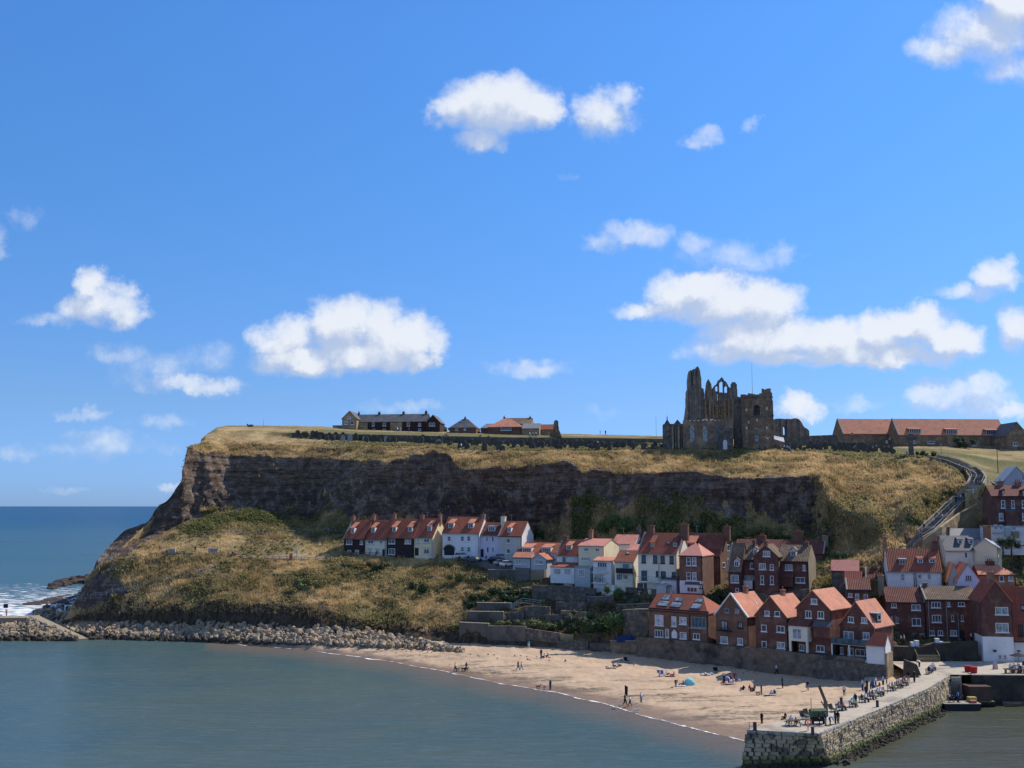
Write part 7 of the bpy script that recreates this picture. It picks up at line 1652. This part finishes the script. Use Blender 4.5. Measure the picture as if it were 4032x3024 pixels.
# motorcycles/bags near first bench read as a dark heap: folded deck chairs
for i,(x,y) in enumerate(((880,640),(920,615),(1190,560),(1300,545))):
    q_ = onz('P',x,y); chair(q_, .7, 'dark folded deck chair on the pier, '+['first in the row by the thin post','second in the row by the thin post','left of the first bench','right of the first bench'][i], CLO['black'])
# picnic bench with people at pier end
o = empty('picnic_bench', onz('P',755,712), .1, 'picnic bench at the pier end with two people on it', 'bench'); mb = MB(); mb.box(-1.,1.,-.35,.35,.70,.76); mb.build('table_top', WOOD, o)
for sy in (-.65,.65): mb = MB(); mb.box(-1.,1.,sy-.13,sy+.13,.42,.47); mb.build('seat', WOOD, o)
for sx in (-.75,.75): mb = MB(); mb.beam((sx,-.7,.0),(sx,-.2,.7),.08); mb.beam((sx,.7,.0),(sx,.2,.7),.08); mb.beam((sx,-.7,.40),(sx,.7,.40),.07); mb.build('leg', WOOD, o)
person(onz('P',735,706), 'sit', 'white', 'grey', 'person in white sitting on the picnic bench at the pier end', rz=3.1); person(onz('P',785,706), 'sit', 'navy', 'skin', 'child in dark top on the right of the picnic bench', rz=3.1, s=.8)
# bollards and posts
def bollard(F,x,y,label,h=.85,r=.22):
    mb = MB(); mb.cyl((0,0,-.05), r, h, 12, r*.9); mb.cyl((0,0,h-.05), r*1.12, .12, 12, r); o = mb.build('bollard', mat('rusty dark iron',(.07,.06,.055),(.045,.038,.035),3.)); o.location = onz(F,x,y); tag(o, label, 'bollard')
bollard('P',1280,475,'bollard on the sand side of the pier'); bollard('P',1673,508,'bollard standing in the middle of the pier deck'); bollard('P',968,808,'bollard at the near corner of the pier deck'); bollard('P',342,758,'bollard at the left corner of the pier end',.9)
for x in (290,305): pass
o = empty('ladder', onz('P',300,755), 0, 'top of an iron ladder at the left corner of the pier end', 'ladder')
for sx in (-.25,.25): mb = MB(); mb.beam((sx,0,-.5),(sx,0,1.),.07); mb.build('rail', GRN, o)
mb = MB(); mb.beam((-.25,0,.4),(.25,0,.4),.05); mb.build('rung', GRN, o)
o = empty('lifebuoy_post', onz('P',918,765), 0, 'red and white lifebuoy stand on the near corner of the pier', 'lifebuoy'); mb = MB(); mb.box(-.08,.08,-.05,.05,0,1.2); mb.build('post', CLO['white'], o)
me = bpy.data.meshes.new('ring'); bm = bmesh.new(); bmesh.ops.create_circle(bm, segments=18, radius=.1); bm.free(); mb = MB(); V = []; F_ = []
for i in range(18):
    for j in range(6): a_ = 2*math.pi*i/18; b_ = 2*math.pi*j/6; rr = .38+.1*math.cos(b_); V.append((rr*math.cos(a_), -.15+.1*math.sin(b_), 1.+rr*math.sin(a_))); F_.append((i*6+j, ((i+1) % 18)*6+j, ((i+1) % 18)*6+(j+1) % 6, i*6+(j+1) % 6))
mb.add(V, F_); mb.build('ring', mat('orange red buoy',(.55,.12,.06)), o)
# leaning timber crane post
o = empty('mooring_timber', onz('P',1120,612), 0, 'tall dark leaning timber post with bracket on the pier', 'timber post'); mb = MB(); s_ = .36166/FPX*onz('P',1120,612).y; mb.beam((-.05,0,0),(-.1,0,2.1),.42); mb.beam((-.15,0,2.1),(-.95,0,4.2),.34); mb.build('post', WOOD, o); mb = MB(); mb.beam((-.1,.1,1.),(-.65,.1,2.),.14); mb.build('brace', WOOD, o)
mb = MB(); mb.cyl((0,0,0),.05,3.2,6,.04); o = mb.build('post', WOOD); o.location = onz('P',957,685); tag(o, 'thin upright post on the pier beside the covered stall', 'post')
# covered stall
o = empty('stall', onz('P',1030,690), .1, 'small stall with camouflage green canopy on the pier', 'stall'); mb = MB(); mb.prism([(-1.05,-.45,.95),(-1.05,-.45,1.7),(-1.05,.1,1.95),(-1.05,.6,1.7),(-1.05,.6,.95)], (2.1,0,0)); mb.build('canopy', mat('camouflage green cloth',(.05,.075,.045),(.11,.14,.08),4.), o); mb = MB(); mb.box(-.95,.95,-.3,.5,.35,.945); mb.build('counter', DRK, o)
for sx in (-.8,.8): mb = MB(); mb.cyl((sx,0,0),.22,.36,12); mb.build('wheel', DRK, o)
for (x,y,po,t,b,lb) in ((1040,712,'stand','black','black','in black legs with a green bag in front of the stall'),(1110,712,'stand','navy','grey','in navy with white bag beside the stall'),(1158,705,'bend','pale','black','in a pale blue shirt leaning over at the stall'),(1215,695,'stand','black','navy','in black left of a talking pair on the pier'),(1245,690,'stand','black','khaki','in black right of a talking pair on the pier'),(1435,490,'stand','black','denim','in black standing behind the second bench'),(1553,400,'stand','navy','navy','in navy standing behind the fourth bench'),(2010,235,'stand','black','khaki','in black beside the dark kiosk, left'),(2075,240,'stand','black','black','in black beside the dark kiosk, right'),(2130,72,'bend','white','black','in white leaning by the wooden quay stair')):
    person(onz('P',x,y), po, t, b, 'person '+WD[po]+' '+lb)
# dark tent like kiosk
o = empty('kiosk', onz('P',2050,175), 0, 'dark leaning tarpaulin shelter on the pier root', 'shelter'); mb = MB(); mb.prism([(-1.5,-1.,0),(-1.1,-.6,2.7),(.7,-.6,2.),(1.2,-1.,.3)], (.3,2.,0)); mb.build('cover', mat('brown tarpaulin',(.085,.06,.045),(.05,.038,.03),1.), o)
for i,(x,y,t) in enumerate(((905,300,'navy'),(925,285,'white'),(950,265,'white'),(965,255,'pale'))): person(onz('Q',x,y+25), 'sit', t, 'navy', 'person in %s on the bench facing away at the pier root, %s' % (t, ['nearest','second','third','furthest'][i]), rz=2.2)
bench(onz('Q',905,330), .9, 'bench at the pier root facing the quay', None); bench(onz('Q',955,290), .9, 'second bench at the pier root facing the quay', None)
# lobster pots / red tubs, sandwich board, tables, parasol
for i,(x,y) in enumerate(((1440,298),(1522,315))):
    mb = MB(); mb.cyl((0,0,0),.5,.95,14,.6); mb.cyl((0,0,.95),.62,.1,14,.58); o = mb.build('red_tub', mat('red plastic',(.42,.03,.03))); o.location = onz('Q',x,y); tag(o, ['left','right'][i]+' of two big red tubs on the quay edge', 'tub')
o = empty('sandwich_board', onz('Q',1818,262), .2, 'pale pink sandwich board outside the pub door', 'sign'); 
for sg in (-1,1): mb = MB(); mb.prism([(-.35,.3*sg,0),(.35,.3*sg,0),(.35,.04*sg,1.2),(-.35,.04*sg,1.2)], (0,.04,0)); mb.build('panel', mat('pale pink board',(.55,.42,.42)), o)
for i,(x,y) in enumerate(((2010,318),(2120,316),(2190,318),(2290,316))):
    o = empty('pub_table', onz('Q',x,y), 0, 'pub table on the quay, %s from the left' % ['first','second','third','fourth'][i], 'table'); mb = MB(); mb.box(-.8,.8,-.4,.4,.7,.75); mb.build('table_top', WOOD, o); 
    for sx in (-.6,.6): mb = MB(); mb.box(sx-.05,sx+.05,-.35,.35,0,.7-.003); mb.build('leg', WOOD, o)
PT = ['white','navy','pale','white','pink','grey','black','white','navy','pale','red','white']
for i,x in enumerate((2030,2050,2085,2110,2130,2150,2170,2195,2215,2250,2290,2320)):
    person(onz('Q',x,312-(i % 3)*12), 'sit' if i % 4 else 'stand', PT[i], 'denim', 'person in %s at the pub tables on the quay, number %s from the left' % (PT[i], ['one','two','three','four','five','six','seven','eight','nine','ten','eleven','twelve'][i]))
o = empty('parasol', onz('Q',2145,250), 0, 'black pub parasol half open outside the white front', 'parasol'); mb = MB(); mb.cyl((0,0,0),.04,2.7,6); mb.build('pole', DRK, o); mb = MB(); mb.cyl((0,0,2.15),1.6,.55,8,.05); mb.build('canopy', CLO['black'], o)
# hanging terrace folk and props beneath the three-storey houses
for i,(x,y,t) in enumerate(((430,1240,'white'),(470,1240,'grey'),(1450,1200,'white'))):
    q_ = at(*fz('7',x,y), 385); person(q_, 'stand', t, 'navy', 'person in %s on the raised terrace, %s' % (t, ['left of the doorway','next to the first on the left','right end by the small window'][i]))
for i,(x,y) in enumerate(((595,1292),(655,1270),(950,1240),(1005,1285))):
    mb = MB(); mb.box(-.35,.35,-.35,.35,0,.95); mb.box(-.39,.39,-.39,.39,.953,1.05); o = mb.build('bin', mat('white plastic bin' if i % 2 == 0 else 'pale blue cloth cover',(.6,.66,.68))); o.location = at(*fz('7',x,y), 376); tag(o, ['white covered bin left of the quay stair','pale bin beside the white covered one','pale sheet-covered bin right of the quay stair','tall white board leaning by the right bins'][i], 'bin')
# boats and landing float
def boat(p, rz, L, label, c, net=None):
    o = empty('rowing_boat', p, rz, label, 'boat'); V = []; F_ = []; n_ = 9
    for i in range(n_):
        t = i/(n_-1); w_ = .85*math.sin(math.pi*(.12+.80*t))**.7; x = (t-.5)*L; sh = .12*(2*t-1)**2
        V += [(x,-w_,.55+sh),(x,-w_*.75,.0),(x,0,-.18),(x,w_*.75,.0),(x,w_,.55+sh),(x,w_*.85,.55+sh),(x,w_*.6,.1),(x,0,.0),(x,-w_*.6,.1),(x,-w_*.85,.55+sh)]
    for i in range(n_-1):
        for j in range(10): F_.append((i*10+j, i*10+(j+1) % 10, (i+1)*10+(j+1) % 10, (i+1)*10+j))
    F_ += [tuple(range(10)), tuple(range((n_-1)*10, n_*10))]
    mb = MB(); mb.add(V, F_); mb.build('hull', c, o)
    for t in (-.2,.15): mb = MB(); mb.box(t*L-.12,t*L+.12,-.7,.7,.36,.41); mb.build('thwart', WOOD, o)
    if net: mb = MB(); mb.beam((-.45*L,0,.66),(.45*L,.1,.72),.9,.14); mb.build('cover', net, o)
boat(gz(*fz('Q',1640,765),.1), -.1, 4.2, 'black rowing boat with a green cover by the quay wall', CLO['black'], mat('green tarpaulin',(.14,.20,.06)))
boat(gz(*fz('Q',2070,765),.0), .2, 3.6, 'low pale boat half seen at the foot of the dark quay', mat('pale brown hull',(.14,.11,.08)))
o = empty('landing_raft', gz(*fz('Q',1330,800),.15), 0, 'flat black landing raft with ropes and baskets by the steps', 'raft'); mb = MB(); mb.box(-2.9,2.9,-1.2,1.2,-.4,.85); mb.build('float', DRK, o); mb = MB(); mb.box(-3.,3.,-1.3,1.3,.853,.95); mb.build('deck', COP, o)
mb = MB(); mb.box(1.6,2.9,.1,1.1,.953,1.7); mb.build('crate', mat('yellow crate',(.38,.34,.12)), o); mb = MB(); mb.box(1.5,2.4,-.9,-.1,.953,1.35); mb.build('crate', mat('pale red crate',(.45,.15,.10)), o)
rp = o.location
for i,(dx,t,po) in enumerate(((-1.6,'grey','bend'),(-.9,'black','bend'),(-.2,'blue','stand'),(.5,'navy','sit'))): person(Vector((rp.x+dx,rp.y+.2,rp.z+.95)), po, t, 'navy', 'person in %s on the landing raft, %s' % (t, ['leftmost','second','in the middle','rightmost'][i]))
# ================================================================== PEOPLE ON STEPS, TERRACES AND LAWN
def gp(F,x,y,po,t,b,lb,up=0.,s=1.):
    h_ = hit(*fz(F,x,y)); 
    if h_ is None: return
    person(h_+Vector((0,0,up)), po, t, b, 'person '+lb, s=s)
for (x,y,po,t,b,lb) in ((495,1160,'walk','black','black','in black at the bottom of the church steps'),(545,1165,'walk','pink','denim','in pink at the bottom of the church steps'),(652,1120,'walk','black','black','in black on the lowest flight, right side'),(712,985,'stand','black','red','in black by the kerb of the lower flight'),(765,985,'walk','black','navy','in dark clothes on the lower flight'),(900,900,'walk','white','blue','in white on the lower flight'),(965,790,'bend','grey','grey','in grey resting at the kerb halfway up'),(1005,790,'sit','navy','white','in navy sitting halfway up the steps'),(1230,590,'walk','black','black','in black leading a group on the steps'),(1270,570,'walk','blue','denim','in blue in the group on the steps'),(1300,560,'walk','white','denim','in white in the group on the steps'),(1330,520,'walk','navy','grey','in navy in the group on the steps'),(1375,500,'walk','grey','white','in grey at the head of the group'),(1480,460,'walk','pale','white','in pale blue above the group'),(1520,320,'stand','black','black','in black at the bend of the steps'),(1575,390,'stand','navy','pale','in navy on the landing at the bend'),(1600,400,'stand','blue','denim','in blue on the landing at the bend'),(1370,160,'walk','red','red','in red on the top flight by the dark wall'),(1280,100,'walk','white','grey','in white near the top of the steps')):
    gp('8',x,y,po,t,b,lb,.45)
for (F,x,y,po,t,b,lb) in (('L',1043,1035,'stand','black','grey','in black on the viewpoint at the left end of the path'),('L',1055,1037,'stand','pink','white','in pink on the viewpoint at the left end of the path'),('L',1088,1042,'sit','teal','denim','in teal sitting near the viewpoint'),('L',1275,1035,'walk','red','denim','in red walking on the path'),('L',1520,1062,'sit','black','navy','in black sitting in the middle of the path'),('L',1540,1062,'sit','pink','black','in pink sitting in the middle of the path'),('L',780,1462,'stand','white','blue','in white above the boulders'),
 ('T',605,250,'walk','white','navy','in white before the clifftop row, first'),('T',625,250,'walk','pale','white','in pale blue before the clifftop row'),('T',680,252,'walk','red','denim','in red before the clifftop row'),('T',1083,256,'walk','white','grey','in white on the lawn by the bungalow'),('T',905,275,'ground','white','denim','in white resting on the lawn, left'),('T',925,276,'ground','navy','denim','in navy resting on the lawn, left'),('T',1150,280,'ground','pink','navy','in pink resting on the lawn, middle'),('T',1205,284,'ground','white','navy','in white resting on the lawn, right'),('T',1470,284,'walk','white','denim','in white by the ruined gateway, left'),('T',1490,284,'walk','grey','denim','in grey by the ruined gateway, middle'),('T',1510,284,'walk','white','black','in white by the ruined gateway, right'),('T',1022,360,'walk','white','navy','in white on the edge path of the graveyard'),('T',1245,386,'ground','white','denim','in white on the grass below the graves, left'),('T',1265,386,'ground','pink','denim','in pink on the grass below the graves, right'),('T',1915,340,'stand','white','navy','in white among the graves near the church'),
 ('A',1660,1040,'walk','pink','grey','in pink in the crowd right of the tower'),('A',1690,1045,'walk','white','navy','in white in the crowd right of the tower'),('A',1720,1050,'walk','pale','denim','in pale blue in the crowd right of the tower'),('A',1745,1060,'walk','blue','navy','in blue in the crowd right of the tower'),('A',1770,1070,'ground','white','grey','in white seated right of the tower'),('A',1450,1048,'stand','black','black','in black at the foot of the tower, left'),('A',1508,1052,'stand','navy','black','in navy at the foot of the tower, right'),('A',1212,1024,'stand','red','grey','in red by the church porch'),
 ('B',20,430,'walk','pale','navy','in pale blue among the right-hand graves'),('B',758,405,'stand','white','grey','in white among the right-hand graves, middle'),('B',830,412,'stand','white','navy','in white among the right-hand graves, right'),('B',1118,462,'stand','white','grey','in white beside the stone cross'),('1',1915,765,'stand','black','khaki','in black in front of the lilac house'),('T',1930,268,'stand','black','black','on the skyline, first of a scattered line'),('T',1965,268,'stand','navy','navy','on the skyline, second of a scattered line'),('T',2003,268,'stand','red','navy','on the skyline, third of a scattered line'),('T',2045,268,'stand','black','black','on the skyline, fourth of a scattered line'),('T',2088,268,'stand','grey','navy','on the skyline, fifth of a scattered line')):
    gp(F,x,y,po,t,b,lb)
# gull
gl = at(*fz('A',1530,930), 540); o = empty('gull', gl, 0, 'white gull flying in front of the church tower', 'gull'); mb = MB(); mb.prism([(-.12,-.3,0),(0,-.45,.03),(.12,-.3,0),(.1,.3,0),(-.1,.3,0)], (0,0,.16)); mb.build('body', CLO['white'], o)
for sx in (-1,1): mb = MB(); mb.prism([(0,-.15,.08),(sx*.5,-.1,.5),(sx*.75,.15,.95),(sx*.4,.15,.35),(0,.15,.08)], (0,.02,.03)); mb.build('wing', CLO['white'], o)
# ================================================================== CARS
def car(F,x0,x1,yb,Y,c,label,rz):
    u,v = fz(F,(x0+x1)/2,yb); p = at(u,v,Y); 
    o = empty('parked_car', p, rz, label, 'car', None); L, W_ = 4.3, 1.75
    prof = [(-L/2,.35),(-L/2,.85),(-L/2+.15,.95),(-L/2+1.1,1.0),(L/2-.9,1.0),(L/2-.05,.8),(L/2,.35)]
    mb = MB(); mb.prism([(x,-W_/2,z) for x,z in prof], (0,W_,0)); b = mb.build('body', c, o)
    mb = MB(); cab = [(-L/2+.25,.96),(-L/2+.75,1.46),(L/2-2.1,1.48),(L/2-1.15,.99)]; n_ = 4; V = [(x,-W_/2+.04+(z-1)*.18,z) for x,z in cab]+[(x,W_/2-.04-(z-1)*.18,z) for x,z in cab]; mb.add(V, [(3,2,1,0),(4,5,6,7),(0,1,5,4),(1,2,6,5),(2,3,7,6)]); mb.build('window', GLS, o)
    mb = MB(); mb.box(-L/2+.72,L/2-2.05,-W_/2+.12,W_/2-.12,1.462,1.53); mb.build('roof', c, o)
    for sx in (-1.3,1.32):
        for sy in (-1,1):
            mb = MB(); V = [(sx+.33*math.cos(2*math.pi*i/14), sy*W_/2-(.2 if sy > 0 else -.0)+q, .33+.33*math.sin(2*math.pi*i/14)) for q in (-.01,.21) for i in range(14)]; mb.add(V, [tuple(range(14)), tuple(range(14,28))]+[(i,(i+1) % 14,(i+1) % 14+14,i+14) for i in range(14)]); w_ = mb.build('wheel', DRK, o)
    for sy in (-.6,.6): mb = MB(); mb.box(L/2-.12,L/2+.01,sy-.2,sy+.2,.62,.78); mb.build('headlight', CLO['white'], o)
CP = {k: mat(k+' car paint', c, rough=.3, spec=.5) for k, c in dict(white=(.68,.68,.68), navy=(.02,.035,.07), black=(.02,.02,.024), silver=(.4,.42,.44)).items()}
car('1',1560,1730,785,531,CP['white'],'white pickup parked before the wide white house',.5); car('1',1705,1860,835,524,CP['navy'],'dark blue estate car parked nose-in by the lilac house',2.4); car('1',2025,2110,835,525,CP['black'],'black car in front of the grey-cream house',.6); car('1',2105,2195,800,528,CP['silver'],'silver car tucked behind the black one',.4); car('2',225,345,830,519,CP['silver'],'pale grey car at the edge of the car park terrace',.5); car('2',300,445,850,514,CP['white'],'white van-like car next to the grey bungalow',.6)
# roads and paths
RDM = mat('pale tarmac', (.16,.15,.14), (.12,.115,.11), .8, world=True)
def ribbon(pts, w_, name, m, up=.12):
    V = []; F_ = []
    for i,(u,v) in enumerate(pts):
        h_ = hit(u,v)
        if h_ is None: continue
        for s_ in (0,1): V.append((h_.x, h_.y+s_*w_, max(h_.z, ground(h_.x,h_.y+s_*w_))+up))
    for i in range(len(V)//2-1): F_.append((2*i,2*i+2,2*i+3,2*i+1))
    mb = MB(); mb.add(V,F_); o = mb.build(name, m); tag(o, kind='structure'); return o
ribbon([(x, np.interp(x,[660,1000,1300,1800],[2188,2200,2207,2195])) for x in range(660,1360,14)], 1.6, 'footpath', mat('pale footpath',(.30,.25,.18),(.24,.20,.15),1.,world=True))
hc = [h for h in HOUSES if 'wide white house' in h.o['label']][0]; z_ = hc.P0.z
mb = MB(); a = at(1790,2205,533); pts_ = [at(1690,2199,536),at(1800,2210,531),at(2085,2240,507),at(2100,2228,514),at(1990,2195,532),at(1720,2180,552),at(1690,2184,552)]
mb.prism([(p.x,p.y,p.z-3) for p in pts_], (0,0,3.02)); o = mb.build('street', RDM); tag(o, kind='structure')
# fences along the path and slope
def fence(pts, label, name='post_and_rail_fence', n=14, h=1.1, m=None):
    P = [hit(u,v) for u,v in pts]; P = [p for p in P if p is not None]; o = empty(name, P[0], 0, label, 'fence'); b0 = P[0]; L = [0]
    for a,b in zip(P,P[1:]): L.append(L[-1]+(b-a).length)
    pr = None
    for i in range(n):
        s_ = L[-1]*i/(n-1); k = max(0, min(len(P)-2, int(np.searchsorted(L, s_))-1)); t = (s_-L[k])/max(1e-6,L[k+1]-L[k]); p = P[k].lerp(P[k+1], t); p = Vector((p.x,p.y,ground(p.x,p.y)))-b0
        mb = MB(); mb.beam(p-Vector((0,0,.4)), p+Vector((0,0,h)), .13); mb.build('post', m or WOOD, o)
        if pr is not None:
            for z in (.45,.95): mb = MB(); mb.beam(pr+Vector((0,0,z)), p+Vector((0,0,z)), .07); mb.build('rail', m or WOOD, o)
        pr = p
fence([(530,2204),(600,2192),(680,2183)], 'wooden fence round the viewpoint at the left end of the path', n=8)
fence([(700,2186),(850,2192),(1000,2202),(1150,2208),(1300,2212)], 'wooden post and rail fence along the edge of the path', n=22)
fence([(1330,2190),(1500,2190),(1650,2190),(1790,2200)], 'low fence in front of the cottage terrace', n=20)
fence([(1800,2212),(1900,2220),(2000,2226)], 'fence at the edge of the parking place', n=9)
fence([(335,2366),(420,2344),(500,2325),(580,2306),(700,2270),(850,2245)], 'grey fence running up the grassy slope from the boulders', n=22, m=GRN)
fence([(800,2105),(950,2104),(1100,2101),(1250,2104),(1350,2106)], 'pale railing along the upper path below the cliff', n=20, m=GRN)
for (x,y,lb) in ((1125,1045,'grey information box on the viewpoint of the path'),(1392,1050,'wide grey information board beside the path')):
    h_ = hit(*fz('L',x,y)); mb = MB(); mb.box(-.9,.9,-.5,.5,0,1.3) if x < 1200 else mb.box(-1.3,1.3,-.1,.1,.4,1.6); o = mb.build('information_board', COP if x < 1200 else GRN); o.location = h_; tag(o, lb, 'sign')
h_ = hit(*fz('L',1900,1085)); mb = MB(); mb.box(-.45,.45,-.1,.1,0,1.7); o = mb.build('notice_board', mat('orange notice',(.65,.17,.10))); o.location = h_; tag(o, 'orange red notice board by the path on the grass', 'sign')
h_ = hit(*fz('L',1937,1075)); o = empty('path_lamp', h_, 0, 'pale round-topped lamp post beside the orange notice board', 'lamp'); mb = MB(); mb.cyl((0,0,-.3),.06,2.6,6); mb.build('post', GRN, o); mb = MB(); mb.cyl((0,0,1.5),.45,.7,10,.5); mb.build('sign_disc', CLO['pale'], o)
for i,(x,y) in enumerate(((35,1440),(42,1452))):
    q_ = gz(*fz('L',x,y),4.3)
    if i == 0: o = empty('warning_sign', q_, 0, 'dark warning sign on a post at the groyne', 'sign'); mb = MB(); mb.cyl((0,0,0),.05,2.,6); mb.build('post', GRN, o); mb = MB(); mb.box(-.6,.6,-.05,.05,1.6,2.6); mb.build('panel', DRK, o)
    else: person(q_, 'stand', 'red', 'navy', 'person in red standing on the groyne at the left edge')
h_ = hit(*fz('3',410,1260)); mb = MB(); mb.cyl((0,0,0),.5,1.2,10,.62); o = mb.build('planter', BR['ivory']); o.location = h_; tag(o, 'round cream planter next to the pale blue shed', 'planter')
